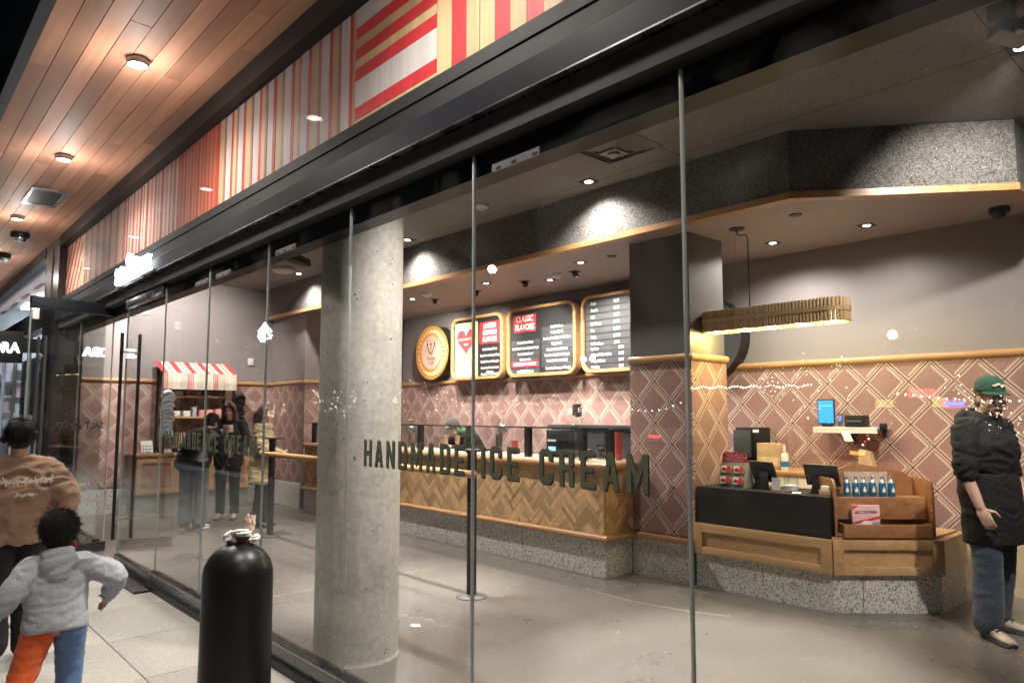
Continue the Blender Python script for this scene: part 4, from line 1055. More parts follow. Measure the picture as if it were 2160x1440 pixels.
# oak band: frame stiles and rails around recessed panels
MB().prism(inset(.012), pz, .302, .572).build('oak_core', M_['oak_cab'], TC)
def shaker(p, q, Lp, z0, z1):
    for (t0, t1, za, zb) in ((0, .085, z0, z1), (Lp - .085, Lp, z0, z1), (.0855, Lp - .0855, z0, z0 + .065), (.0855, Lp - .0855, z1 - .075, z1)):
        seg_panel(p, q, t0, t1, .034, .021, za, zb, M_['oak_cab'], 'oak_frame', .002)
shaker(A_, B_ + Vector((.012, 0)), 1.272, .302, .574); shaker(B_, C_, .868, .302, .574)
seg_panel(C_ + Vector((.02, 0)), D_, 0, .6, .012, .021, .302, .574, M_['oak_cab'], 'oak_frame')
MB().prism([(-3.845, 5.815), (-2.60, 5.815), (-2.60, 6.38), (-3.845, 6.38)], pz, .574, .905).build('black_top', pbr('black_laminate', (.010, .0095, .0095), .42, 0, .1, 5), TC, bevel=.004)
MB().prism([(-2.598, 5.83), (-2.04, 6.42), (-2.04, 7.0), (-2.598, 7.0)], pz, .574, .590).build('ledge_board', M_['oak_cab'], TC)
# ---- cedar display box on the angled end
U = Vector((.6906, .7232, 0)); NB = Vector((-.7232, .6906, 0)); O0 = Vector((-2.575, 5.845, .591))
DSP = thing('cedar_display', 'gabled cedar display box with a shelf and tray on the counter end', 'display box', tuple(O0))
def dloc(u, n, z): return tuple(O0 + U * u + NB * n + Vector((0, 0, z)))
def dbox(u0, u1, n0, n1, z0, z1, name, mat=None, parent=None, bev=.003):
    m = MB(); m.add([dloc(u0, n0, z0), dloc(u1, n0, z0), dloc(u1, n1, z0), dloc(u0, n1, z0), dloc(u0, n0, z1), dloc(u1, n0, z1), dloc(u1, n1, z1), dloc(u0, n1, z1)],
                    [(0,3,2,1),(4,5,6,7),(0,1,5,4),(1,2,6,5),(2,3,7,6),(3,0,4,7)]); return m.build(name, mat or M_['cedar'], parent or DSP, bevel=bev)
DWd = .80
for u0, u1 in ((0, .022), (DWd - .022, DWd)):
    prof = [(0, 0), (.30, 0), (.30, .46), (.06, .46), (.025, .445), (.005, .41), (0, .37)]
    m = MB(); m.prism(prof, lambda a, b, d: dloc(d, a, b), u0, u1); m.build('side_panel', M_['cedar'], DSP, bevel=.003)
m = MB(); m.prism([(.023, 0), (DWd - .023, 0), (DWd - .023, .44), (DWd - .10, .50), (DWd / 2 - .12, .575), (.12, .50), (.023, .46)], lambda a, b, d: dloc(a, d, b), .28, .299); m.build('gable_back', M_['cedar'], DSP, bevel=.002)
dbox(.023, DWd - .023, .10, .279, .288, .306, 'shelf'); dbox(.023, DWd - .023, .09, .10, .13, .305, 'riser_board')
dbox(.023, DWd - .023, .0, .089, .01, .024, 'tray_floor'); dbox(.06, DWd - .04, -.03, -.016, .0, .105, 'tray_front', bev=.006)
dbox(.06, .074, -.0155, .09, .0, .105, 'tray_end'); dbox(DWd - .054, DWd - .04, -.0155, .09, .0, .105, 'tray_end')
for i in range(26):
    m = MB(); c0 = dloc(.05 + i * .027, .08, .122); m.cyl(c0, (c0[0], c0[1], c0[2] + .004), .006, n=6); 
    if i % 2 == 0: m.build('peg_hole', M_['dark_print'], DSP)
BL = pbr('bottle_blue', (.02, .17, .33), .35, .3, .25, 40); AL = pbr('aluminium', (.62, .66, .68), .3, .9, .08)
BT = thing('water_bottle', 'tmp', 'bottle', (0, 0, 0), 'blue aluminium bottles on the cedar shelf')
MB().lathe([(0, 0), (.026, .001), (.028, .006), (.028, .10), (.026, .112)], (0, 0, 0), 20).build('sleeve', BL, BT, smooth=True, local=True)
MB().lathe([(.026, .1125), (.022, .126), (.014, .136), (.0125, .146)], (0, 0, 0), 20).build('shoulder', AL, BT, smooth=True, local=True)
MB().lathe([(.015, .1465), (.0155, .165), (.014, .168), (0, .168)], (0, 0, 0), 16).build('cap', AL, BT, smooth=True, local=True)
dr = MB(); dr.prism([(.013 * math.cos(R(a)), .05 + .013 * math.sin(R(a))) for a in range(-200, 21, 20)] + [(0, .085)], lambda a, b, d: (a, -.0275 - d, b), 0, .0015); dr.build('drop_print', M_['white_print'], BT, local=True)
names = ['leftmost', 'second from left', 'third from left', 'third from right', 'second from right', 'rightmost']
for i in range(6):
    p = dloc(.17 + i * .073, .15 + (.02 if i in (2, 3) else 0), .306)
    o = BT if i == 0 else dup_thing(BT, p, 0)
    o.location = p; o.rotation_euler = (0, 0, R(35 + i * 3)); o['label'] = '%s of six blue aluminium water bottles on the cedar shelf' % names[i]
o = MB().add(*[[dloc(.20, .255, .307), dloc(.56, .255, .307), dloc(.56, .262, .307), dloc(.20, .262, .307), dloc(.20, .265, .50), dloc(.56, .265, .50), dloc(.56, .272, .50), dloc(.20, .272, .50)], [(0,3,2,1),(4,5,6,7),(0,1,5,4),(1,2,6,5),(2,3,7,6),(3,0,4,7)]]).build('shelf_card', pbr('card_print', (.5, .36, .27), .6, 0, .2, 30)); tag(o, 'pale printed card standing behind the blue bottles', 'card')
PBX = thing('ice_cream_book', 'pink and white ice cream book standing in the cedar tray', 'book', dloc(.30, .04, .03))
M_['book_pink'] = pbr('book_pink', (.75, .45, .47), .5, 0, .05)
dbox(.155, .375, .03, .055, .026, .25, 'cover', M_['book_pink'], PBX)
def dplate(pts, n, mat, name):
    m = MB(); m.prism(pts, lambda a, b, d: dloc(a, n - d, b), 0, .0012); return m.build(name, mat, PBX)
dplate([(.157, .215), (.21, .25), (.157, .25)], .029, M_['red_print'], 'stripe'); dplate([(.157, .115), (.373, .165), (.373, .145), (.157, .10)], .029, M_['red_print'], 'stripe')
dplate([(.157, .028), (.373, .028), (.373, .12), (.157, .085)], .0292, pbr('book_grey', (.30, .28, .36), .5), 'lower_cover')
dplate([(.265 + .05 * math.cos(R(a)), .085 + .045 * math.sin(R(a))) for a in range(0, 360, 24)], .0282, M_['white_print'], 'scoop')
text('book_title', 'SALT & STRAW', dloc(.265, .0275, .195), (R(90), 0, math.atan2(U.y, U.x)), .034, M_['dark_print'], PBX, .0004, sx=.8)
# ---- things on the black top
GCS = thing('gift_card_stand', 'grey card stand with red header and four red and white cards', 'card stand', (-3.52, 5.98, .905))
Y0 = 5.96
m = MB(); m.prism([(0, 0), (.16, 0), (.07, .225), (.055, .225)], lambda a, b, d: (d, Y0 + a, .906 + b), -3.70, -3.42); m.build('stand', pbr('card_grey', (.36, .34, .30), .7), GCS)
hp2 = [(-3.685, 0), (-3.435, 0), (-3.435, .07), (-3.46, .095), (-3.66, .095), (-3.685, .07)]
MB().prism(hp2, lambda a, b, d: (a, Y0 + .055 + d, 1.128 + b), 0, .006).build('header_card', M_['red_print'], GCS)
for i, s in enumerate(("This isn't a gift card.", "It's a gift of ice cream card.", 'Which is way better.')): text('header_line', s, (-3.56, Y0 + .0535, 1.20 - i * .024), FACE_STREET, .026, M_['white_print'], GCS, .0003, sx=.9)
for cx_ in (-3.63, -3.50):
    for cz_ in (.955, 1.055):
        yy = Y0 + (cz_ - .906) * .244 - .012
        cd_ = MB().cbox((cx_, yy, cz_ + .012), (.10, .004, .065), 0, R(-13)).build('gift_card', M_['white_print'], GCS)
        MB().cbox((cx_ + .028, yy - .004, cz_ + .016), (.042, .003, .055), 0, R(-13)).build('card_print', M_['red_print'], cd_)
        MB().cyl((cx_ - .018, yy - .006, cz_ + .006), (cx_ - .018, yy - .003, cz_ + .006), .022, n=16).build('card_print', M_['red_print'], cd_)
        MB().cbox((cx_, yy - .006, cz_ - .014), (.115, .006, .05), 0, R(-13)).build('card_pocket', M_['clear_plastic'], cd_)
def pos(x, y, rz, label):
    t = thing('till_tablet', label, 'tablet', (x, y, .905), 'dark tablets on tilted stands', rz)
    MB().cbox((0, 0, .155), (.285, .014, .20), 0, R(24)).build('tablet', M_['dark_grey'], t, local=True, bevel=.005)
    MB().cbox((0, .012, .158), (.262, .004, .178), 0, R(24)).build('screen', M_['black_metal'], t, local=True)
    m = MB(); m.prism([(-.085, 0), (.085, 0), (.06, .155), (-.06, .155)], lambda a, b, d: (a, -.045 + b * .26 + d, b + .002), 0, .016); m.build('stand', M_['black_satin'], t, local=True, bevel=.004)
    MB().box(-.085, .085, -.05, .07, .001, .012).build('foot', M_['black_satin'], t, local=True, bevel=.003)
    MB().cbox((0, -.0075, .192), (.03, .003, .03), 0, R(24)).build('emblem', M_['black_metal'], t, local=True, bevel=.001)
pos(-3.30, 6.06, R(-14), 'left dark tablet on a tilted stand beside the gift cards')
pos(-2.77, 6.07, R(4), 'right dark tablet on a tilted stand beside the cedar box')
def jar(x, y, z, r, h, label, cat='jar', mat='clear_glass', fill=None, fh=.5, group=None):
    t = thing('glass_jar', label, cat, (x, y, z), group)
    MB().lathe([(0, .002), (r * .96, .002), (r, .012), (r, h * .8), (r * .82, h * .9), (r * .82, h), (r * .76, h), (r * .76, h * .89), (r * .93, h * .79), (r * .93, .014), (0, .012)], (x, y, z), 24).build('glass', M_[mat], t, smooth=True)
    if fill: MB().lathe([(0, .014), (r * .9, .015), (r * .9, h * fh), (0, h * fh + .01)], (x, y, z), 20).build('filling', M_[fill], t, smooth=True)
    return t
jar(-3.02, 6.02, .906, .062, .15, 'clear glass tip jar between the two tablets', fill='paper', fh=.35)
t = thing('acrylic_stand', 'small clear acrylic stand with paper slips between the tablets', 'stand', (-3.12, 5.96, .905))
MB().box(-3.20, -3.06, 5.93, 6.0, .906, .912).build('base', M_['clear_plastic'], t); MB().box(-3.17, -3.09, 5.965, 5.971, .913, 1.02).build('sign', M_['white_print'], t); MB().box(-3.22, -3.10, 5.95, 5.99, 1.021, 1.027).build('top', M_['clear_plastic'], t)
t = thing('tissue_box', 'small kraft box with white slips on the counter beside the cedar box', 'box', (-2.66, 5.9, .905))
MB().box(-2.71, -2.615, 5.87, 5.95, .906, .955).build('carton', M_['kraft'], t, bevel=.003); MB().box(-2.70, -2.63, 5.885, 5.935, .956, .985).build('slips', M_['paper'], t, bevel=.003)
MB().tube([(-3.30, 6.14, .912), (-3.22, 6.22, .912), (-3.10, 6.18, .912), (-2.95, 6.24, .912), (-2.80, 6.16, .912)], .004, 6).build('till_cable', M_['black_satin'], smooth=True); tag(bpy.data.objects['till_cable'], 'thin black cable lying between the two tablets', 'cable')
tag(MB().cbox((-2.93, 5.93, .909), (.07, .13, .002), R(25)).build('receipt_slip', M_['paper']), 'white receipt slip lying before the right tablet', 'receipt')
t = thing('pen_pot', 'small steel pot of pens beside the left tablet', 'pen pot', (-3.42, 6.16, .905)); MB().lathe([(0, .001), (.03, .001), (.032, .08), (.029, .08), (.028, .004)], (-3.42, 6.18, .906), 18).build('pot', M_['steel'], t, smooth=True)
for i in range(4): MB().cyl((-3.42 + .008 * (i - 1.5), 6.18, .92), (-3.42 + .024 * (i - 1.5), 6.18 + .01 * (i % 2), 1.05 + .01 * i), .0035, n=6).build('pen', (M_['red_print'], M_['dark_print'], M_['white_plastic'], M_['dark_grey'])[i], t)
# ---- back counter, wall shelf and what stands there
t = thing('back_counter', 'white fronted back counter with an oak top behind the till', 'counter', (-3.3, 7.2, 0))
MB().box(-3.86, -2.5, 6.92, 7.45, .0, .965).build('cabinet', M_['white_plastic'], t); MB().box(-3.87, -2.48, 6.90, 7.455, .966, 1.0).build('top', M_['oak'], t, bevel=.004)
for x in (-3.5, -3.1, -2.8): MB().box(x, x + .004, 6.918, 6.9195, .1, .95).build('door_gap', M_['dark_print'], t)
t = thing('paper_bag', 'kraft paper bag standing on the back counter behind the left tablet', 'paper bag', (-3.76, 7.1, 1.0))
m = MB(); m.box(-3.90, -3.64, 7.04, 7.16, 1.001, 1.27); m.build('bag', M_['kraft'], t, bevel=.006); MB().box(-3.898, -3.642, 7.036, 7.0392, 1.03, 1.13).build('print_band', pbr('bag_print', (.62, .46, .30), .8, 0, .35, 12), t)
t = thing('sanitizer_bottle', 'white pump bottle with blue label behind the till', 'bottle', (-3.57, 7.0, 1.0))
MB().lathe([(0, 0), (.036, .001), (.038, .01), (.038, .15), (.03, .172), (.012, .182), (.011, .20)], (-3.57, 7.0, 1.001), 20).build('body', M_['white_plastic'], t, smooth=True)
MB().lathe([(.0385, .04), (.0386, .095)], (-3.57, 7.0, 1.001), 20).build('label_band', pbr('label_blue', (.03, .22, .42), .4), t, smooth=True)
MB().lathe([(.013, .2005), (.012, .235), (.006, .255), (0, .256)], (-3.57, 7.0, 1.001), 14).build('pump', M_['white_plastic'], t, smooth=True)
t = thing('paper_bag', 'narrow open paper bag with red sprigs behind the cedar box', 'paper bag', (-2.8, 7.1, 1.0))
m = MB(); m.add([(-2.86, 7.02, 1.001), (-2.70, 7.02, 1.001), (-2.70, 7.12, 1.001), (-2.86, 7.12, 1.001), (-2.845, 7.03, 1.24), (-2.75, 7.03, 1.22), (-2.75, 7.11, 1.22), (-2.845, 7.11, 1.24)], [(0,3,2,1),(0,1,5,4),(1,2,6,5),(2,3,7,6),(3,0,4,7),(4,5,6,7)]); m.build('bag', M_['kraft'], t)
for i in range(4):
    b = Vector((-2.82 + i * .02, 7.06, 1.22)); e = b + Vector((rnd.uniform(-.02, .03), 0, .06 + .03 * i)); m = MB(); m.cyl(b, e, .002, n=6); m.build('stem', M_['dark_print'], t); MB().ell(e, (.012, .012, .014), 10, 6).build('sprig', M_['red_print' if i % 2 else 'white_print'], t, smooth=True)
t = thing('towel_dispenser', 'black wall dispenser with a small white label beside the pillar', 'dispenser', (-4.1, 7.3, 1.05))
MB().box(-4.27, -3.97, 7.24, 7.48, 1.05, 1.43).build('cabinet', M_['black_satin'], t, bevel=.02); MB().box(-4.27, -4.07, 7.20, 7.239, 1.10, 1.395).build('door', M_['dark_grey'], t, bevel=.006)
MB().box(-4.05, -3.98, 7.236, 7.2392, 1.375, 1.405).build('label', M_['white_print'], t); MB().box(-4.26, -4.08, 7.195, 7.1995, 1.135, 1.142).build('edge', M_['steel'], t)
t = thing('wall_shelf', 'slim white wall shelf carrying the blue screen and printer', 'shelf', (-3.0, 7.3, 1.4))
MB().box(-3.34, -2.72, 7.16, 7.48, 1.425, 1.447).build('board', M_['white_plastic'], t, bevel=.003); MB().box(-3.34, -2.72, 7.158, 7.175, 1.39, 1.424).build('lip', M_['white_plastic'], t)
m = MB(); m.prism([(7.47, 1.42), (7.2, 1.42), (7.47, 1.27)], lambda a, b, d: (d, a, b), -3.06, -3.04); m.build('bracket', M_['dark_grey'], t)
t = thing('order_screen', 'upright screen glowing blue on the white wall shelf', 'screen', (-3.25, 7.3, 1.45))
MB().cbox((-3.245, 7.27, 1.60), (.165, .02, .25), R(8)).build('housing', M_['black_satin'], t, bevel=.004)
MB().cbox((-3.246, 7.2585, 1.60), (.145, .002, .228), R(8)).build('display', emis('blue_screen', (.02, .22, .85), 1.3), t)
MB().cbox((-3.248, 7.2570, 1.66), (.125, .001, .012), R(8)).build('text_bar', emis('blue_screen_bar', (.10, .40, 1.0), 1.3), t); MB().cbox((-3.245, 7.29, 1.462), (.09, .09, .028)).build('foot', M_['black_satin'], t)
t = thing('receipt_printer', 'black receipt printer on the white wall shelf with paper hanging below', 'printer', (-2.95, 7.3, 1.45))
MB().box(-3.04, -2.86, 7.20, 7.36, 1.448, 1.565).build('body', M_['black_satin'], t, bevel=.01); MB().box(-3.02, -2.88, 7.197, 7.1995, 1.50, 1.515).build('slot', M_['grey_metal'], t)
m = MB(); m.loft([[(-3.06, 7.17, 1.425), (-2.98, 7.17, 1.425), (-2.98, 7.172, 1.425), (-3.06, 7.172, 1.425)], [(-3.04, 7.14, 1.37), (-2.96, 7.14, 1.37), (-2.96, 7.142, 1.37), (-3.04, 7.142, 1.37)], [(-3.01, 7.13, 1.31), (-2.93, 7.13, 1.31), (-2.93, 7.132, 1.31), (-3.01, 7.132, 1.31)]]); m.build('paper_tail', M_['paper'], t)
t = thing('card_reader', 'small dark phone standing on the shelf beside the printer', 'phone', (-3.1, 7.25, 1.45)); MB().cbox((-3.10, 7.25, 1.515), (.045, .012, .13), 0, R(-12)).build('body', M_['dark_grey'], t, bevel=.003); MB().cbox((-3.10, 7.2405, 1.53), (.036, .002, .055), 0, R(-12)).build('screen', emis('reader_screen', (.05, .15, .5), .8), t)
t = thing('barcode_scanner', 'black handheld scanner hooked at the end of the wall shelf', 'scanner', (-2.68, 7.25, 1.4)); MB().cbox((-2.69, 7.24, 1.46), (.07, .10, .06), R(20)).build('head', M_['black_satin'], t, bevel=.012); MB().cbox((-2.69, 7.26, 1.40), (.04, .05, .10), R(10)).build('grip', M_['black_satin'], t, bevel=.012)
MB().tube([(-2.69, 7.26, 1.35), (-2.74, 7.28, 1.30), (-2.82, 7.3, 1.33), (-2.9, 7.3, 1.40)], .004, 6).build('cord', M_['black_satin'], t, smooth=True)
# ---- on the serving counter
def cups(x, y, z, r, n, mat, label, step=.012, h=.1):
    t = thing('cup_stack', label, 'cups', (x, y, z), 'stacked cups on the serving counter')
    for k in range(n): MB().lathe([(r * .72, 0), (r, h), (r * 1.06, h + .003), (r * 1.06, h + .006), (r * .98, h + .006), (r * .70, .004)], (x, y, z + k * step), 16).build('cup', mat, t, smooth=True)
RC = pbr('cup_red', (.55, .10, .10), .6, 0, .1); CLR = M_['clear_plastic']
cups(-6.33, 5.78, 1.10, .042, 8, RC, 'red paper cups stacked behind the glass guard near the middle', .014, .06)
cups(-4.76, 5.80, 1.10, .045, 16, RC, 'tall stack of red paper cups at the right end of the counter', .014, .07)
cups(-4.90, 5.80, 1.10, .045, 14, CLR, 'tall stack of clear cups beside the red cups at the right end', .016, .08)
cups(-8.35, 5.78, 1.10, .045, 10, CLR, 'clear cups stacked beside the left guard post', .018, .09)
cups(-6.62, 5.78, 1.10, .045, 9, CLR, 'clear cups stacked below the tilted wire basket', .018, .09)
cups(-7.95, 5.95, 1.10, .04, 5, pbr('cup_kraft', (.60, .40, .24), .7), 'tan paper cups stacked before the left patterned wall', .014, .06)
def basket(x, y, z, label):
    t = thing('wire_basket', label, 'basket', (x, y, z), 'tilted wire baskets on the serving counter'); Mx = Matrix.Translation((x, y, z)) @ Matrix.Rotation(R(35), 4, 'Y')
    m = MB()
    for k in range(5):
        rr = .06 + .008 * k; m.tube([Mx @ Vector((rr * math.cos(a), rr * math.sin(a), k * .028)) for a in [2 * math.pi * i / 18 for i in range(18)]], .003, 5, True)
    for i in range(10):
        a = 2 * math.pi * i / 10; m.tube([Mx @ Vector((.06 * math.cos(a), .06 * math.sin(a), 0)), Mx @ Vector((.092 * math.cos(a), .092 * math.sin(a), .112))], .0025, 5)
    m.build('wire', M_['dark_grey'], t, smooth=True)
    MB().ell(Mx @ Vector((0, 0, .05)), (.055, .055, .05), 14, 8).build('contents', M_['grey_metal'], t, smooth=True)
    MB().cyl((x, y, 1.099), (x + .01, y, z + .02), .012, n=10).build('stem', M_['dark_grey'], t)
basket(-8.60, 5.80, 1.33, 'tilted wire basket behind the guard beside the column'); basket(-6.62, 5.80, 1.36, 'tilted wire basket behind the guard right of the middle pane joint')
t = thing('blender_jug', 'tall clear stacked jug with dark lid on the right part of the counter', 'jug', (-5.35, 5.72, 1.1))
MB().lathe([(0, .001), (.075, .001), (.085, .02), (.095, .27), (.085, .285)], (-5.37, 5.74, 1.10), 24).build('jug', M_['clear_plastic'], t, smooth=True)
MB().lathe([(.05, .286), (.055, .30), (.055, .44)], (-5.30, 5.76, 1.10), 20).build('neck', M_['clear_plastic'], t, smooth=True)
for k in range(5): MB().lathe([(.045, .445 + k * .028), (.06 - .003 * k, .452 + k * .028), (.06 - .003 * k, .466 + k * .028), (.045, .471 + k * .028)], (-5.30, 5.76, 1.10), 18).build('lid_ring', pbr('lid_green', (.03, .04, .032), .35, 0, .3) if k == 0 else bpy.data.materials['lid_green'], t, smooth=True)
t = thing('coffee_machine', 'black appliance with a small lit blue panel on the counter', 'appliance', (-5.62, 5.8, 1.1))
MB().box(-5.72, -5.52, 5.70, 5.95, 1.099, 1.40).build('body', M_['black_satin'], t, bevel=.012); MB().box(-5.68, -5.57, 5.694, 5.6985, 1.17, 1.215).build('panel', emis('panel_blue', (.25, .55, .9), 1.5), t); MB().box(-5.69, -5.565, 5.692, 5.6985, 1.27, 1.295).build('handle', M_['white_plastic'], t)
o = MB().lathe([(0, 0), (.045, .001), (.045, .10), (.04, .105), (0, .105)], (-5.13, 5.74, 1.10), 20).build('steel_canister', M_['steel'], smooth=True); tag(o, 'short brushed steel canister on the serving counter beside the jug', 'canister')
t = jar(-5.0, 5.80, 1.10, .05, .16, 'crinkled clear bag of silver scoops near the right guard post', 'bag', 'clear_plastic', 'grey_metal', .7)
def cone_stand(x, y, label):
    t = thing('cone_stand', label, 'cones', (x, y, 1.1), 'waffle cones on the serving counter')
    for k in range(4): MB().lathe([(.004, 0), (.032, .1), (.034, .1), (.006, -.002)], (x, y, 1.13 + k * .022), 14).build('cone', M_['kraft'], t, smooth=True)
    MB().lathe([(.03, 0), (.02, .03), (.012, .031)], (x, y, 1.10), 14).build('holder', M_['grey_metal'], t, smooth=True)
cone_stand(-7.45, 5.78, 'waffle cones stacked left of the counter assistant'); cone_stand(-7.72, 5.78, 'waffle cones stacked beside the second guard post')
o = MB().ell((-6.1, 5.82, 1.14), (.05, .04, .035), 14, 8).build('pastry', pbr('pastry', (.35, .17, .10), .7, 0, .3, 30, .5), smooth=True); tag(o, 'small brown bun on the counter beside the centre guard post', 'pastry')
# ---- queue rail
def queue_post(x, y, label, zr=1.085):
    t = thing('queue_post', label, 'post', (x, y, 0), 'black posts of the queue rail')
    MB().lathe([(.135, 0), (.135, .006), (.10, .018), (.06, .024)], (x, y, .001), 36).build('base', M_['dark_grey'], t, smooth=True)
    MB().cyl((x, y, .024), (x, y, 1.252), .043, n=24).build('tube', M_['black_satin'], t, smooth=True)
    MB().box(x - .14, x + .14, y - .09, y + .09, 1.253, 1.268).build('top_plate', M_['black_satin'], t, bevel=.003)
    return t
queue_post(-4.93, 3.99, 'black queue post standing behind the middle pane joint'); queue_post(-9.05, 3.97, 'black queue post beside the woman in the tan coat')
def rail(p, q, label):
    t = thing('queue_rail', label, 'handrail', p); p, q = Vector(p), Vector(q)
    MB().cyl(p, q, .032, n=18).build('bar', M_['oak'], t, smooth=True); MB().ell(p, (.033, .033, .033), 14, 8).build('end_cap', M_['oak'], t, smooth=True); MB().ell(q, (.033, .033, .033), 14, 8).build('end_cap', M_['oak'], t, smooth=True)
rail((-9.22, 3.90, 1.06), (-4.80, 3.90, 1.06), 'round wooden queue rail running behind the concrete column between the posts')
# ---- bollard with rubbish left on it
BO = thing('bollard', 'fat glossy black steel bollard on the pavement before the glass', 'bollard', (-3.57, 1.41, 0))
prof = [(.178, 0), (.178, .012), (.172, .014), (.170, .02), (.168, .30), (.165, .785)] + [(.165 * math.cos(R(a)), .785 + .165 * math.sin(R(a))) for a in range(6, 84, 6)] + [(.02, .949), (0, .95)]
MB().lathe(prof, (-3.57, 1.41, 0), 64).build('body', pbr('bollard_paint', (.006, .006, .0075), .36, 0, .1, 2, bmp=.04, bscale=30, coat=.0), BO, smooth='all')
MB().lathe([(.188, 0), (.188, .006), (.179, .008)], (-3.57, 1.41, .0005), 48).build('base_ring', M_['black_satin'], BO, smooth=True)
CP = thing('coffee_cup', 'brown takeaway cup with a white lid left on top of the bollard', 'cup', (-3.57, 1.41, .96))
cx_, cy_ = -3.555, 1.425; CK = .80
MB().lathe([(0, .001), (.030, .001), (.034, .036), (.0345, .037)], (cx_, cy_, .942), 24).build('cup', pbr('cup_brown', (.055, .03, .022), .5, 0, .2), CP, smooth=True)
MB().lathe([(.037, .037), (.038, .042), (.036, .047), (.032, .049), (.031, .056), (.027, .057), (.026, .053), (0, .052)], (cx_, cy_, .942), 24).build('lid', M_['white_plastic'], CP, smooth=True)
def crumple(c, r, seed, mat, name, label, cat, sx=(1, 1, 1)):
    bm = bmesh.new(); bmesh.ops.create_icosphere(bm, subdivisions=3, radius=1)
    for v in bm.verts:
        n_ = noise.noise(v.co * 1.8 + Vector((seed, 0, 0))) * .55 + noise.noise(v.co * 5 + Vector((0, seed, 0))) * .25
        v.co = Vector((v.co.x * sx[0], v.co.y * sx[1], v.co.z * sx[2])) * r * (1 + n_)
        v.co += Vector(c)
    me = bpy.data.meshes.new(name); bm.to_mesh(me); bm.free(); me.materials.append(mat)
    o = bpy.data.objects.new(name, me); COL.objects.link(o); tag(o, label, cat); return o
crumple((cx_ - .01, cy_ + .035, 1.03), .036, 3, pbr('napkin_cream', (.66, .50, .40), .8), 'crumpled_napkin', 'crumpled cream napkin standing up out of the cup lid', 'napkin', (.7, .7, 1.25))
crumple((cx_ - .035, cy_ - .05, .972), .034, 9, M_['paper'], 'crumpled_napkin', 'crumpled white napkin draped over the left of the cup', 'napkin', (.8, .9, .9))
crumple((cx_ + .02, cy_ + .05, .965), .024, 5, M_['paper'], 'crumpled_napkin', 'small white napkin at the right of the cup', 'napkin', (1, 1.2, .7))
crumple((cx_ - .005, cy_ + .045, 1.075), .013, 6, M_['dark_print'], 'bottle_stopper', 'small black lump on the tip of the napkin', 'lump')
crumple((cx_ + .01, cy_ - .012, 1.0), .036, 12, M_['paper'], 'crumpled_napkin', 'white torn napkin lying across the cup lid', 'napkin', (1.1, 1.1, .32))
# litter on the floor
for i, (x, y, z, lb_) in enumerate(((-4.55, 3.15, 0, 'pale torn paper scrap on the shop floor right of the column'), (-8.7, 4.55, 0, 'white paper scrap on the shop floor past the queue post'))):
    m = MB(); m.prism([(x + .05 * math.cos(a) * rnd.uniform(.5, 1.2), y + .04 * math.sin(a) * rnd.uniform(.5, 1.2)) for a in [2 * math.pi * k / 9 for k in range(9)]], pz, .001, .003); tag(m.build('paper_scrap', M_['paper']), lb_, 'litter', 'scraps on the floor')
# ================================================================ MERCHANDISE SHELVES
XF = -12.28
MC = thing('merchandise_cabinet', 'low oak cabinet with patterned doors along the end wall', 'cabinet', (XF, 4.0, 0))
MB().box(XE + .04, XF - .03, 3.20, 4.98, .001, .30).build('plinth', pbr('plinth_grey', (.20, .19, .18), .6), MC)
MB().box(XE + .04, XF - .02, 3.17, 5.0, .301, .90).build('carcass', M_['oak_cab'], MC); MB().box(XE + .04, XF + .02, 3.15, 5.02, .901, .945).build('top', M_['oak_y'], MC, bevel=.004)
for i in range(3):
    ya = 3.19 + i * .602; yb_ = ya + .592
    for (a, b, c_, d) in ((ya, ya + .08, .32, .88), (yb_ - .08, yb_, .32, .88), (ya + .0805, yb_ - .0805, .32, .40), (ya + .0805, yb_ - .0805, .80, .88)):
        MB().box(XF - .019, XF + .006, a, b, c_, d).build('door_frame', M_['oak_y'], MC)
    hb = herringbone(ya + .081, yb_ - .081, .401, .799, None, MC, ya); m = MB()
    for d, st in hb:
        for q in st: m.prism(q, lambda a, b, d_: (d_, a, b), XF - .018, XF - .01 + rnd.uniform(0, .003))
    pf = m.build('parquet_field', wood('door_parquet%d' % i, (.20, .10, .06), (.34, .19, .12), 'Z', .5, 2, rand=.25, island=True), MC); pf['kind'] = 'stuff'
    MB().tube([(XF + .007, yb_ - .04, .72), (XF + .04, yb_ - .04, .72), (XF + .04, yb_ - .04, .62), (XF + .007, yb_ - .04, .62)], .007, 6).build('handle', M_['steel'], MC)
MR = thing('merchandise_rack', 'black framed rack with oak shelves under a red striped cloth awning', 'shelving', (-12.4, 4.1, .945))
for y in (3.56, 4.66):
    for x in (XE + .06, XF - .03): MB().box(x, x + .03, y, y + .03, .946, 2.30 if x < XF - .1 else 2.22).build('upright', M_['black_satin'], MR)
for z in (2.2,): MB().box(XF - .03, XF, 3.56, 4.69, z, z + .03).build('crossbar', M_['black_satin'], MR)
for y in (3.56, 4.66): MB().tube([(XE + .07, y + .015, 2.42), (XF, y + .015, 2.24)], .012, 6).build('awning_arm', M_['black_satin'], MR)
for z in (1.03, 1.50, 1.84): MB().box(XE + .05, XF - .032, 3.60, 4.65, z, z + .035).build('shelf', M_['oak_y'], MR, bevel=.003)
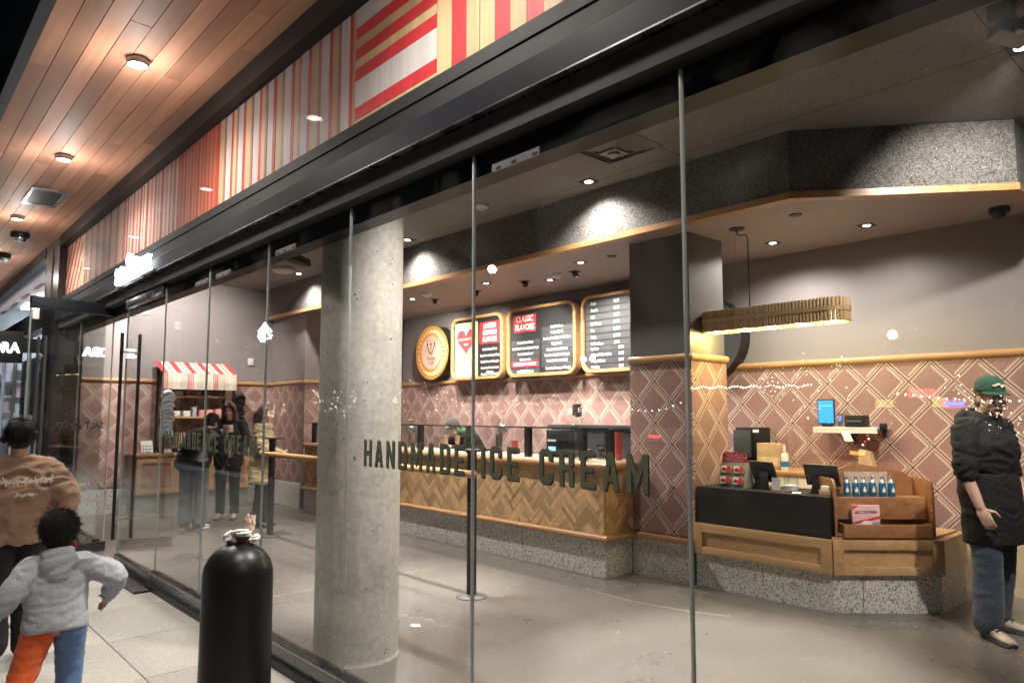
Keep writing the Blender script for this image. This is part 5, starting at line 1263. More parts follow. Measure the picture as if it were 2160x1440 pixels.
# awning: each stripe a strip of cloth
k = 0; y = 3.50; cloth = {c: pbr('awning_' + c, v, .85, 0, .05, 20, .2, 200) for c, v in (('red', (.66, .04, .055)), ('cream', (.62, .53, .45)), ('pink', (.60, .13, .13)))}
seq = ['red', 'cream', 'pink', 'cream']
while y < 4.69:
    w = (.085, .06, .02, .06)[k % 4]; y2 = min(y + w, 4.70)
    m = MB(); sag = lambda t: .03 * math.sin(t * 9)
    m.loft([[(XE + .10, y, 2.45), (XE + .10, y2, 2.45), (XE + .10, y2, 2.446), (XE + .10, y, 2.446)], [(XF - .15, y, 2.33), (XF - .15, y2, 2.33), (XF - .15, y2, 2.326), (XF - .15, y, 2.326)], [(XF + .06, y, 2.245), (XF + .06, y2, 2.245), (XF + .055, y2, 2.241), (XF + .055, y, 2.241)]]); m.build('awning_strip', cloth[seq[k % 4]], MR)
    y = y2; k += 1
y = 3.50; k = 0
while y < 4.69:
    w = (.018, .014)[k % 2] if (k // 6) % 2 == 0 else .05; y2 = min(y + w, 4.70); ph = .012 * math.sin(y * 21)
    m = MB(); m.loft([[(XF + .058, y, 2.243), (XF + .058, y2, 2.243), (XF + .055, y2, 2.243), (XF + .055, y, 2.243)], [(XF + .075 + ph, y, 2.1), (XF + .075 + ph, y2, 2.1), (XF + .072 + ph, y2, 2.1), (XF + .072 + ph, y, 2.1)], [(XF + .07 + ph * 1.6, y, 1.975), (XF + .07 + ph * 1.6, y2, 1.975), (XF + .067 + ph * 1.6, y2, 1.975), (XF + .067 + ph * 1.6, y, 1.975)]]); m.build('valance_strip', cloth[('pink', 'cream')[k % 2] if (k // 6) % 2 == 0 else 'cream'], MR)
    y = y2; k += 1
def caps(x, y, z0, n, mat, label, dz=.058, dirx=1):
    for i in range(n):
        t = thing('hanging_cap', label % ('topmost', 'second', 'third', 'fourth', 'fifth', 'sixth', 'seventh', 'eighth', 'ninth', 'tenth', 'eleventh', 'lowest')[i if i < n - 1 else 11], 'cap', (x, y, z0 - i * dz), 'caps hanging at the side of the rack')
        c = Vector((x + rnd.uniform(-.015, .015), y + rnd.uniform(-.02, .02), z0 - i * dz)); tl = Matrix.Rotation(R(-28 + rnd.uniform(-8, 8)), 3, 'Y') @ Matrix.Rotation(R(rnd.uniform(-14, 14)), 3, 'X')
        m = MB(); rings = []
        for (r, h) in ((.098, 0), (.099, .03), (.088, .065), (.06, .088), (.02, .098)): rings.append([c + tl @ Vector((r * math.cos(2 * math.pi * k / 18), r * .88 * math.sin(2 * math.pi * k / 18), h)) for k in range(18)])
        m.loft(rings); m.build('crown', mat, t, smooth=True)
        b0 = [c + tl @ Vector((.085 * math.cos(R(a)), .085 * math.sin(R(a)), .004)) for a in range(-70, 71, 14)]; b1 = [c + tl @ Vector((.085 * math.cos(R(a)) + .075 * math.cos(R(a * .8)), .098 * math.sin(R(a)), -.012 - .012 * abs(a) / 70)) for a in range(-70, 71, 14)]
        n_ = len(b0); m = MB(); m.add(b0 + b1 + [p - Vector((0, 0, .004)) for p in b0 + b1], [(k, k + 1, n_ + k + 1, n_ + k) for k in range(n_ - 1)] + [(2 * n_ + k, 3 * n_ + k, 3 * n_ + k + 1, 2 * n_ + k + 1) for k in range(n_ - 1)] + [(n_ + k, n_ + k + 1, 3 * n_ + k + 1, 3 * n_ + k) for k in range(n_ - 1)]); m.build('peak', mat, t, smooth=True)
caps(XF + .02, 3.60, 1.86, 12, pbr('cap_pale', (.80, .84, .88), .8, 0, .06), '%s cap in the column of pale blue white caps on the left of the rack')
caps(XF + .02, 4.74, 1.84, 9, pbr('cap_black', (.012, .012, .013), .7, 0, .2), '%s cap in the column of black caps on the right of the rack', .06)
# goods on the shelves
def goods(y, z, w, h, mat, label, cat='box', d=.16, name='boxed_goods'):
    o = MB().box(XF - .06 - d, XF - .06, y, y + w, z, z + h).build(name, mat, bevel=.003); tag(o, label, cat, 'goods on the merchandise rack'); return o
G_ = {c: pbr('goods_' + c, v, .6, 0, .2, 25) for c, v in dict(white=(.72, .68, .62), pink=(.66, .28, .26), brown=(.22, .10, .07), kraft=(.52, .32, .16), grey=(.35, .36, .38), dark=(.06, .045, .045)).items()}
for (y, z, w, h, c, lb_) in ((3.72, 1.876, .14, .07, 'white', 'low white box at the left of the top shelf'), (3.92, 1.876, .22, .13, 'brown', 'brown printed pouch on the top shelf'), (4.20, 1.876, .13, .12, 'dark', 'dark mug with white swirl on the top shelf'), (4.36, 1.876, .13, .12, 'dark', 'second dark mug with white swirl on the top shelf'),
    (3.74, 1.536, .09, .09, 'white', 'left small white tub on the middle shelf'), (3.89, 1.536, .10, .09, 'white', 'right small white tub on the middle shelf'), (4.03, 1.536, .06, .16, 'grey', 'grey tin on the middle shelf'), (4.14, 1.536, .22, .11, 'pink', 'pink and white box on the middle shelf'), (4.40, 1.536, .18, .12, 'pink', 'pink box at the right of the middle shelf'),
    (3.80, 1.066, .16, .20, 'kraft', 'tan book shaped box on the bottom shelf'), (4.02, 1.066, .20, .20, 'pink', 'pink book shaped box on the bottom shelf'), (4.30, 1.066, .2, .18, 'kraft', 'tan box at the right of the bottom shelf')):
    goods(y, z, w, h, G_[c], lb_)
t = thing('leaflet_rack', 'black wire rack of white leaflets at the left end of the cabinet', 'leaflet rack', (XF - .1, 3.4, .945))
m = MB()
for z in (.97, 1.02, 1.07): m.tube([(XF - .03, 3.24, z), (XF - .03, 3.54, z)], .004, 5)
for y in [3.24 + .05 * i for i in range(7)]: m.tube([(XF - .03, y, .946), (XF - .03, y, 1.07)], .003, 5)
m.build('wire', M_['black_satin'], t)
for i in range(3): MB().cbox((XF - .08 - i * .03, 3.33 + i * .03, 1.05), (.004, .13, .20), 0, 0, R(-18)).build('leaflet', M_['white_print'], t)
for y, lb_ in ((3.60, 'white price card at the left of the cabinet top'), (3.83, 'white price card in the middle of the cabinet top')):
    tag(MB().cbox((XF - .03, y + .05, .985), (.004, .12, .07), 0, 0, R(-15)).build('price_card', M_['white_print']), lb_, 'card', 'price cards on the cabinet')
for i, (y, h) in enumerate(((4.45, .16), (4.56, .15), (4.67, .16), (4.78, .15))):
    t = jar(XF - .12, y, .946, .035, h, 'dark jar %s on the cabinet top beside the tan coat' % ('first from the left', 'second from the left', 'third from the left', 'last on the right')[i], 'jar', 'clear_glass', 'dark_print', .6, 'small jars on the cabinet')
# shop thermostats on the wall
for (x, y, z, rz, lb_) in ((XE, 5.15, 2.52, 90, 'small white wall switch above the rail on the end wall'), (XE, 3.35, 3.28, 90, 'small pale box high on the end wall')):
    t = thing('wall_switch', lb_, 'switch', (x, y, z)); MB().box(XE + .001, XE + .03, y - .05, y + .05, z - .06, z + .06).build('plate', M_['white_plastic'], t, bevel=.004); MB().box(XE + .0305, XE + .036, y - .015, y + .015, z - .02, z + .02).build('rocker', M_['white_plastic'], t)
# ================================================================ PEOPLE
DG = None
def remesh(mb, name, mat, parent, voxel=.012, it=4, wr=0, wsc=5., seed=0, flat=None):
    me0 = bpy.data.meshes.new(name); me0.from_pydata(mb.v, [], mb.f)
    bm = bmesh.new(); bm.from_mesh(me0); bmesh.ops.recalc_face_normals(bm, faces=bm.faces); bm.to_mesh(me0); bm.free()
    tmp = bpy.data.objects.new(name, me0); COL.objects.link(tmp)
    r = tmp.modifiers.new('r', 'REMESH'); r.mode = 'VOXEL'; r.voxel_size = voxel
    s = tmp.modifiers.new('s', 'SMOOTH'); s.factor = .5; s.iterations = it
    dg = bpy.context.evaluated_depsgraph_get()
    me = bpy.data.meshes.new_from_object(tmp.evaluated_get(dg)); me.name = name
    COL.objects.unlink(tmp); bpy.data.objects.remove(tmp)
    if wr:
        nv = [(v.co.copy(), v.normal.copy()) for v in me.vertices]
        for v, (c, n_) in zip(me.vertices, nv):
            q = Vector((c.x * wsc, c.y * wsc, c.z * wsc * 1.7)) + Vector((seed * 7.1, 0, 0))
            w = noise.noise(q * .8); q2 = Vector((c.x * wsc * .9, c.y * wsc * .9, c.z * wsc * 2.6)) + Vector((w * 1.6, seed * 3.3, w * 1.2)); w2 = noise.noise(q2); w3 = noise.noise(q2 * 2.4)
            v.co = c + n_ * (wr * ((1 - abs(w2) * 2.6) * .75 + w * .35 + (1 - abs(w3) * 2.4) * .22 - .25))
    for m_ in list(me.materials): pass
    me.materials.clear(); me.materials.append(mat)
    for p in me.polygons: p.use_smooth = True
    o = bpy.data.objects.new(name, me); COL.objects.link(o); o.parent = parent; return o

def cat(pts, n=5):
    P = [Vector(p) for p in pts]; out = []
    for i in range(len(P) - 1):
        p0, p1, p2, p3 = P[max(i - 1, 0)], P[i], P[i + 1], P[min(i + 2, len(P) - 1)]
        for k in range(n):
            t = k / n
            out.append(.5 * ((2 * p1) + (p2 - p0) * t + (2 * p0 - 5 * p1 + 4 * p2 - p3) * t * t + (3 * p1 - p0 - 3 * p2 + p3) * t ** 3))
    out.append(P[-1]); return out
def interp(rs, n=5):
    out = []
    for a, b in zip(rs[:-1], rs[1:]):
        out += [a + (b - a) * (k / n) for k in range(n)]
    return out + [rs[-1]]
def limb(mb, pts, rs, n=14):
    p = cat(pts); r = interp(rs); mb.tube(p, r, n); mb.ell(p[0], (r[0],) * 3, 12, 8); mb.ell(p[-1], (r[-1],) * 3, 12, 8)
def torso(mb, pts, ws, ds, lat, n=22, sq=.85):
    p = cat(pts, 5); w = interp(ws, 5); d = interp(ds, 5); rings = []
    for i in range(len(p)):
        t = (p[min(i + 1, len(p) - 1)] - p[max(i - 1, 0)]).normalized(); l = (lat - t * lat.dot(t)).normalized(); f = t.cross(l)
        rings.append([p[i] + l * (w[i] * math.copysign(abs(math.cos(a)) ** sq, math.cos(a))) + f * (d[i] * math.copysign(abs(math.sin(a)) ** sq, math.sin(a))) for a in [2 * math.pi * k / n for k in range(n)]])
    mb.loft(rings)
def hand(mb, w, d, out, s=1., curl=.5):
    """w wrist, d direction of the hand, out = direction of the back of the hand"""
    d = Vector(d).normalized(); out = Vector(out); out = (out - d * out.dot(d)).normalized(); sd = d.cross(out)
    w = Vector(w)
    Mx = Matrix((sd, d, out)).transposed()
    mb.ell(w + d * .045 * s, (.040 * s, .055 * s, .017 * s), 14, 10, Mx)
    for i, (o_, ln) in enumerate(((-.030, .062), (-.010, .074), (.010, .070), (.028, .055))):
        b = w + d * .085 * s + sd * o_ * s; a1 = (d - out * curl * .5).normalized(); a2 = (d * .75 - out * curl * 1.1).normalized()
        p1 = b + a1 * ln * .5 * s; p2 = p1 + a2 * ln * .5 * s
        mb.tube([b - d * .02 * s, b, p1, p2], [.0095 * s, .0095 * s, .0085 * s, .0072 * s], 8); mb.ell(p2, (.0072 * s,) * 3, 8, 6)
    b = w + d * .03 * s - sd * .033 * s; p1 = b + (d * .5 - sd * .75 - out * .25).normalized() * .042 * s; p2 = p1 + (d * .9 - sd * .25 - out * .4).normalized() * .036 * s
    mb.tube([b, p1, p2], [.0135 * s, .0105 * s, .0085 * s], 8); mb.ell(p2, (.0085 * s,) * 3, 8, 6)

class Fig:
    def __init__(s, label, loc, yaw, H=1.75, J=None, head=(0, 0), cat_='person', name='person'):
        k = H / 1.75; s.k = k
        s.t = thing(name, label, 'person', loc, rz=R(yaw))
        D = dict(pel=(0, 0, .95), waist=(0, 0, 1.08), chest=(0, .01, 1.28), nb=(0, -.01, 1.47), hd=(0, .025, 1.635),
                 sR=(.185, -.005, 1.42), sL=(-.185, -.005, 1.42), eR=(.235, -.02, 1.13), eL=(-.235, -.02, 1.13), wR=(.245, .05, .89), wL=(-.245, .05, .89),
                 hR=(.095, 0, .92), hL=(-.095, 0, .92), kR=(.10, .015, .50), kL=(-.10, .015, .50), aR=(.105, -.02, .085), aL=(-.105, -.02, .085), tR=(.12, .17, .03), tL=(-.12, .17, .03))
        D.update(J or {}); s.J = {a: Vector(b) * k for a, b in D.items()}
        s.hy, s.hp = R(head[0]), R(head[1])
        s.HM = Matrix.Rotation(s.hy, 3, 'Z') @ Matrix.Rotation(s.hp, 3, 'X')
        s.lat = (s.J['sR'] - s.J['sL']).normalized()
    def hp_(s, x, y, z): return s.J['hd'] + s.HM @ (Vector((x, y, z)) * s.k * s.hs)
    hs = 1.0
    def head_into(s, mb):
        M = s.HM; k = s.k * s.hs; h = s.J['hd']
        mb.ell(s.hp_(0, -.012, .02), (.074 * k, .094 * k, .094 * k), 20, 14, M); mb.ell(s.hp_(0, .025, -.045), (.058 * k, .070 * k, .078 * k), 18, 12, M)
        mb.ell(s.hp_(0, .070, -.105), (.024 * k, .022 * k, .018 * k), 12, 8, M)                                # chin
        mb.tube([s.hp_(0, .088, .012), s.hp_(0, .104, -.022), s.hp_(0, .108, -.036)], [.009 * k, .013 * k, .015 * k], 8); mb.ell(s.hp_(0, .104, -.037), (.018 * k, .014 * k, .011 * k), 10, 8, M)  # nose
        mb.ell(s.hp_(0, .082, .022), (.05 * k, .018 * k, .012 * k), 12, 8, M)                                 # brow
        mb.ell(s.hp_(0, .088, -.066), (.026 * k, .012 * k, .011 * k), 12, 8, M)                               # lips
        for sx in (-1, 1): mb.ell(s.hp_(sx * .076, -.008, -.012), (.010 * k, .02 * k, .032 * k), 10, 8, M); mb.ell(s.hp_(sx * .045, .068, -.035), (.022 * k, .018 * k, .022 * k), 10, 8, M)
        limb(mb, [s.J['nb'] + Vector((0, 0, -.06 * s.k)), s.J['nb'], s.hp_(0, -.02, -.06)], [.062 * s.k, .057 * s.k, .053 * s.k])
    def body(s, skin, voxel=.009, hands=((1, (0, 0, 1), .5), (1, (0, 0, 1), .5)), skind=None):
        J, k = s.J, s.k; mb = MB(); s.head_into(mb)
        torso(mb, [J['pel'] - Vector((0, 0, .07 * k)), J['pel'], J['waist'], J['chest'], J['nb'] - Vector((0, 0, .03 * k))], [x * k for x in (.13, .15, .125, .15, .075)], [x * k for x in (.09, .10, .085, .10, .06)], s.lat)
        for S_ in 'RL':
            limb(mb, [J['s' + S_], J['e' + S_], J['w' + S_]], [.052 * k, .041 * k, .029 * k]); limb(mb, [J['h' + S_], J['k' + S_], J['a' + S_]], [.078 * k, .053 * k, .04 * k])
            limb(mb, [J['a' + S_] + Vector((0, 0, -.03 * k)), J['t' + S_]], [.036 * k, .028 * k])
            limb(mb, [J['nb'] - Vector((0, 0, .03 * k)), J['s' + S_]], [.05 * k, .055 * k])
            d = (J['w' + S_] - J['e' + S_]).normalized(); o_ = Vector((1 if S_ == 'R' else -1, .35, 0)); hand(mb, J['w' + S_] + d * .005, d + Vector((0, .1, 0)), o_, k, .55)
        s.bd = remesh(mb, 'body', skin, s.t, voxel, 2)
        # eyes
        for sx in (-1, 1):
            MB().ell(s.hp_(sx * .031, .083, .006), (.0125 * k * s.hs, .008 * k, .0065 * k * s.hs), 10, 8, s.HM).build('eye', EYEW, s.t, smooth='all', local=True)
            MB().ell(s.hp_(sx * .031, .0895, .006), (.0058 * k, .003 * k, .0058 * k), 8, 6, s.HM).build('iris', EYED, s.t, smooth='all', local=True)
            m = MB(); m.tube([s.hp_(sx * .015, .094, .026), s.hp_(sx * .033, .091, .031), s.hp_(sx * .05, .078, .026)], [.003 * k, .0042 * k, .0025 * k], 6); m.build('eyebrow', BROW, s.t, smooth='all', local=True)
        m = MB(); m.tube([s.hp_(-.024, .093, -.068), s.hp_(0, .1015, -.066), s.hp_(.024, .093, -.068)], [.003 * k, .0055 * k, .003 * k], 6); m.build('lips', LIPS, s.t, smooth='all', local=True)
        return s
    def top(s, mat, name='sweater', puff=1., slen=(1, 1), hem=0, wr=.008, wide=1., hood=None, seed=1, voxel=.012, hemw=None, coat=0, depth=1.):
        J, k = s.J, s.k; mb = MB(); up = (J['chest'] - J['pel']).normalized()
        lo = J['pel'] - up * (.04 + hem) * k
        pts = [lo]; ws = [(hemw or .185) * wide]; ds = [.125 * wide * depth]
        if hem > .2: pts.append(J['pel'] - up * .05 * k); ws.append(.18 * wide); ds.append(.13 * wide * depth)
        pts += [J['pel'] + up * .02 * k, J['waist'], J['chest'], J['nb'] - up * .035 * k, J['nb'] + up * .012 * k]; ws += [.19 * wide, .178 * wide, .195 * wide, .13, .07]; ds += [.135 * wide * depth, .13 * wide * depth, .14 * wide * depth, .095, .065]
        torso(mb, pts, [x * k for x in ws], [x * k for x in ds], s.lat)
        for i, S_ in enumerate('RL'):
            e, w = J['e' + S_], J['w' + S_]; f = slen[i]
            limb(mb, [J['nb'] - up * .045 * k, J['s' + S_] - up * .012 * k], [.075 * k, .078 * k * (1 + .35 * (puff - 1))])
            if f > .6: limb(mb, [J['s' + S_] - up * .012 * k, J['s' + S_] + (e - J['s' + S_]) * .45, e, e + (w - e) * ((f - .5) / .5) * .96], [.080 * k * (1 + .35 * (puff - 1)), .078 * k * puff, .070 * k * puff, .048 * k * (1 + .5 * (puff - 1))])
            else: limb(mb, [J['s' + S_] - up * .012 * k, J['s' + S_] + (e - J['s' + S_]) * .5, e, e + (w - e) * .14], [.078 * k, .074 * k * puff, .069 * k * puff, .060 * k * puff])
        if hood: 
            b = J['nb']; mb.ell(b + Vector((0, -.105 * k, -.02 * k)), (.135 * k, .062 * k, .105 * k), 18, 12); mb.ell(b + Vector((0, -.125 * k, -.10 * k)), (.085 * k, .05 * k, .075 * k), 16, 10); 
            mb.tube([b + Vector((.09 * k * math.cos(a), -.02 * k + .085 * k * math.sin(a), .035 * k - .03 * k * math.sin(a))) for a in [2 * math.pi * i / 20 for i in range(20)]], .030 * k, 8, True)
        return remesh(mb, name, mat, s.t, voxel, 3, wr * k, 6. / k, seed)
    def pants(s, mat, matL=None, name='trousers', wide=1., wr=.006, seed=2, flare=1.):
        J, k = s.J, s.k
        def half(mb, S_):
            limb(mb, [J['h' + S_] + Vector((0, 0, .0)), J['k' + S_], J['a' + S_] + (J['k' + S_] - J['a' + S_]) * .06], [.098 * k * wide, .075 * k * wide, .064 * k * wide * flare])
        if matL is None:
            mb = MB(); torso(mb, [J['pel'] - Vector((0, 0, .10 * k)), J['pel'], J['waist'] - Vector((0, 0, .03 * k))], [x * k for x in (.13, .172, .155)], [x * k for x in (.10, .125, .11)], s.lat)
            for S_ in 'RL': half(mb, S_)
            remesh(mb, name, mat, s.t, .012, 3, wr * k, 5. / k, seed)
        else:
            for S_, mm in (('R', mat), ('L', matL)):
                mb = MB(); c = J['pel'] + (J['h' + S_] - (J['hR'] + J['hL']) / 2) * .78
                torso(mb, [c - Vector((0, 0, .10 * k)), c, c + Vector((0, 0, .10 * k))], [x * k for x in (.07, .088, .08)], [x * k for x in (.10, .125, .11)], s.lat); half(mb, S_)
                remesh(mb, name + '_leg', mm, s.t, .011, 3, wr * k, 6. / k, seed)
    def shoes(s, mat, sole, hi=0):
        J, k = s.J, s.k
        for S_ in 'RL':
            a, t = J['a' + S_], J['t' + S_]; d = (t - a); d.z = 0; d = d.normalized() if d.length > .01 else Vector((0, 1, 0)); lt = Vector((d.y, -d.x, 0)); up = Vector((0, 0, 1))
            full = (t - a).normalized(); drop = Vector((t.x - a.x, t.y - a.y, 0)).length
            hl = a - d * .045 * k; mb = MB()
            def ring(c, w, z0, h): return [c + lt * (w * math.cos(q)) + up * (z0 + h * .5 + h * .5 * math.sin(q)) for q in [2 * math.pi * i / 14 for i in range(14)]]
            base = a.z - .075 * k; tb = t.z - .022 * k
            prof = [(0, .030, .05), (.02, .037, .085), (.06, .038, .10), (.12, .040, .08), (.18, .045, .058), (.23, .044, .048), (.262, .030, .036)]
            rings = [ring(Vector((hl.x, hl.y, 0)) + d * u * k, w * k, base + (tb - base) * (u / .262) , h * k) for u, w, h in prof]
            mb.loft(rings); mb.tube([a + up * -.03 * k, a + up * (.01 + hi) * k], .042 * k, 12)
            sh = remesh(mb, 'shoe', mat, s.t, .008, 2)
            m = MB(); rr = [ring(Vector((hl.x, hl.y, 0)) + d * u * k, (w + .004) * k, base + (tb - base) * (u / .262) - .012 * k, .028 * k) for u, w, h in prof]; m.loft(rr); o = m.build('sole', sole, s.t, smooth=True, local=True)
    def hair(s, mat, style='short', name='hair', seed=1):
        k = s.k * s.hs; mb = MB(); M = s.HM
        mb.ell(s.hp_(0, -.022, .035), (.084 * k, .098 * k, .094 * k), 18, 12, M)
        if style == 'short': mb.ell(s.hp_(0, -.05, -.03), (.074 * k, .06 * k, .062 * k), 16, 10, M)
        if style == 'bun':
            mb.ell(s.hp_(0, -.055, -.02), (.072 * k, .055 * k, .07 * k), 14, 10, M)
            mb.ell(s.hp_(.038, -.085, .080), (.046 * k, .04 * k, .042 * k), 14, 10); mb.ell(s.hp_(-.038, -.08, .086), (.044 * k, .04 * k, .04 * k), 14, 10); mb.ell(s.hp_(-.102, -.05, -.012), (.026 * k, .026 * k, .03 * k), 10, 8); mb.ell(s.hp_(.088, -.06, .03), (.022 * k, .026 * k, .024 * k), 10, 8)
            for i in range(9):
                a = R(200 + 16 * i); mb.tube([s.hp_(.07 * math.cos(a), .09 * math.sin(a), .05), s.hp_(.095 * math.cos(a), .115 * math.sin(a), .065 - .01 * (i % 3)), s.hp_(.088 * math.cos(a + .3), .11 * math.sin(a + .3), .02 - .02 * (i % 2))], .008 * k, 6)
        if style == 'long':
            for sx in (-1, 1): mb.tube([s.hp_(sx * .03, .05, .10), s.hp_(sx * .078, .035, .04), s.hp_(sx * .085, .012, -.06), s.hp_(sx * .10, .01, -.18), s.hp_(sx * .10, .02, -.29)], [.028 * k, .034 * k, .036 * k, .042 * k, .02 * k], 10)
            mb.tube([s.hp_(0, -.07, .02), s.hp_(0, -.085, -.10), s.hp_(0, -.095, -.26)], [.075 * k, .078 * k, .05 * k], 12)
        if style == 'bob':
            for sx in (-1, 1): mb.tube([s.hp_(sx * .06, .03, .08), s.hp_(sx * .085, .0, .0), s.hp_(sx * .085, -.01, -.10), s.hp_(sx * .07, -.02, -.16)], [.025 * k, .035 * k, .04 * k, .025 * k], 10)
            mb.tube([s.hp_(0, -.07, .02), s.hp_(0, -.085, -.08), s.hp_(0, -.085, -.17)], [.075 * k, .078 * k, .05 * k], 12)
        return remesh(mb, name, mat, s.t, .007, 1, .007 * k, 20, seed)
    def strands(s, mat, n=1400, ln=.05, seed=3, low=-.07):
        q = random.Random(seed); m = MB(); k = s.k * s.hs
        for i in range(n):
            a = q.uniform(0, 6.283); t = math.acos(q.uniform(-.55, 1)); p = Vector((.084 * math.sin(t) * math.cos(a), -.024 + .098 * math.sin(t) * math.sin(a), .035 + .094 * math.cos(t)))
            if p.y > .045 and p.z < .06: continue
            if p.z < low: continue
            nr = (p - Vector((0, -.022, .03))).normalized(); dn = (Vector((0, -.5, -1)) - nr * Vector((0, -.5, -1)).dot(nr)); dn = dn.normalized() if dn.length > .05 else Vector((q.gauss(0, 1), -1, 0)).normalized()
            w = Vector((q.gauss(0, .35), q.gauss(0, .35), q.gauss(0, .35))); l = ln * q.uniform(.5, 1.2)
            m.tube([s.hp_(*(p + nr * .0)), s.hp_(*(p + nr * .011 + (dn + w * .5) * l * .5)), s.hp_(*(p + nr * .010 + (dn + w) * l))], [.0016 * k, .0014 * k, .0005 * k], 3)
        o = m.build('hair_strands', mat, s.t, smooth='all', local=True); return o
    def cap(s, mat, peak=None, emblem=None, name='cap'):
        k = s.k * s.hs; m = MB(); rings = []
        for (r, z) in ((1.0, .035), (1.01, .06), (.97, .095), (.80, .128), (.45, .148), (.05, .155)):
            rings.append([s.hp_(.088 * r * math.cos(a), -.012 + .106 * r * math.sin(a), z) for a in [2 * math.pi * i / 24 for i in range(24)]])
        m.loft(rings); c = m.build(name, mat, s.t, smooth='all', local=True)
        A = range(20, 161, 10); b0 = [s.hp_(.086 * math.cos(R(a)), -.012 + .103 * math.sin(R(a)), .042) for a in A]; b1 = [s.hp_(.082 * math.cos(R(a)), -.012 + .105 * math.sin(R(a)) + .075 * math.sin(R(a)) ** .6, .030 - .006 * abs(math.cos(R(a)))) for a in A]
        up = s.HM @ Vector((0, 0, .005 * k)); n_ = len(b0); m = MB()
        m.add(b0 + b1 + [p + up for p in b0 + b1], [(i, n_ + i, n_ + i + 1, i + 1) for i in range(n_ - 1)] + [(2 * n_ + i, 2 * n_ + i + 1, 3 * n_ + i + 1, 3 * n_ + i) for i in range(n_ - 1)] + [(n_ + i, 3 * n_ + i, 3 * n_ + i + 1, n_ + i + 1) for i in range(n_ - 1)])
        m.build('cap_peak', peak or mat, s.t, smooth='all', local=True)
        if emblem:
            for i in range(3): MB().ell(s.hp_(-.025 + .025 * i, .092, .088 + .008 * (i % 2)), (.016 * k, .008 * k, .010 * k), 8, 6, s.HM).build('emblem', emblem, s.t, smooth='all', local=True)

EYEW = pbr('eye_white', (.7, .68, .65), .3); EYED = pbr('iris_dark', (.03, .02, .015), .2); BROW = pbr('brow', (.05, .03, .02), .7); LIPS = pbr('lips', (.42, .14, .12), .45)
def fabric(n, c, var=.15, b=.55, sc=42, sh=.15): return pbr('cloth_' + n, c, .88, 0, var, 7, b, sc, sheen=sh)
JEANS = fabric('jeans', (.035, .055, .095), .3); BLACKC = fabric('black', (.0075, .0075, .008), sh=0); GREYH = fabric('grey_hoodie', (.40, .42, .48), .10); TANC = fabric('tan_sweat', (.30, .185, .125), .1); ORANGEP = fabric('orange', (.62, .10, .02), .1); BLUEP = fabric('blue', (.10, .19, .38), .1)
OLIVE = fabric('olive_coat', (.34, .26, .13), .3, .9, 90, .4); PUFF = pbr('puffer', (.009, .009, .011), .42, 0, .2, 6, .15, 30); WHITES = pbr('white_shoe', (.70, .68, .62), .5); CREAMS = pbr('cream_shoe', (.52, .44, .34), .55, 0, .25, 20); RUB = pbr('sole_dark', (.03, .028, .026), .7); GREENC = fabric('green_cap', (.010, .055, .032), .15, sh=.05)
# --- man behind the till end
f = Fig('person in black hoodie, apron and green cap standing at the right edge', (-1.57, 6.13, 0), -106, 1.84, dict(sR=(.215, -.01, 1.405), sL=(-.215, -.01, 1.405), eR=(.275, .02, 1.13), wR=(.27, .10, .885), eL=(-.27, .0, 1.13), wL=(-.26, .10, .9), hd=(0, .05, 1.615), nb=(0, .0, 1.46), aR=(.14, .03, .085), aL=(-.13, -.08, .085), tR=(.21, .20, .03), tL=(-.17, .09, .03), kR=(.125, .04, .50), kL=(-.12, -.01, .50)), head=(-30, -6))
f.body(M_['skin_pale'], .007); f.top(BLACKC, 'hoodie', 1.08, (.58, .58), .0, .014, 1.16, hood=True, seed=3); f.pants(JEANS, wide=1.18, flare=1.25); f.shoes(CREAMS, RUB)
for S_ in 'RL':
    a, t_ = f.J['a' + S_], f.J['t' + S_]; d = Vector((t_.x - a.x, t_.y - a.y, 0)).normalized(); lt = Vector((d.y, -d.x, 0)); m = MB()
    for q_ in range(4):
        c = a + d * (.045 + .022 * q_) + Vector((0, 0, .022 - .011 * q_)); m.tube([c - lt * .03, c + Vector((0, 0, .014)), c + lt * .03], .006, 6)
    m.build('laces', RUB, f.t, smooth='all', local=True)
f.hair(M_['hair_brown'], 'short'); f.cap(GREENC, emblem=M_['cream_print'])
mb = MB(); k = f.k; torso(mb, [Vector((0, .02, .62)) * k, Vector((0, .02, .80)) * k, Vector((0, .015, .95)) * k, Vector((0, .01, 1.10)) * k], [x * k for x in (.222, .225, .22, .20)], [x * k for x in (.155, .16, .158, .15)], f.lat); remesh(mb, 'apron', BLACKC, f.t, .012, 2, .008, 4, 5)
mb = MB(); mb.ell(f.hp_(0, .042, -.085), (.052 * k, .045 * k, .034 * k), 14, 10, f.HM); mb.ell(f.hp_(0, .068, -.108), (.024 * k, .022 * k, .020 * k), 12, 8, f.HM); remesh(mb, 'beard', pbr('beard', (.17, .085, .045), .8, 0, .3, 60, .6, 160), f.t, .007, 1, .003, 30)
mb = MB(); mb.tube([f.J['nb'] + Vector((.06 * math.cos(a), .015 + .065 * math.sin(a), .0 - .02 * math.sin(a))) * k for a in [2 * math.pi * i / 16 for i in range(16)]], .012 * k, 8, True); mb.build('shirt_collar', M_['white_print'], f.t, smooth='all', local=True)
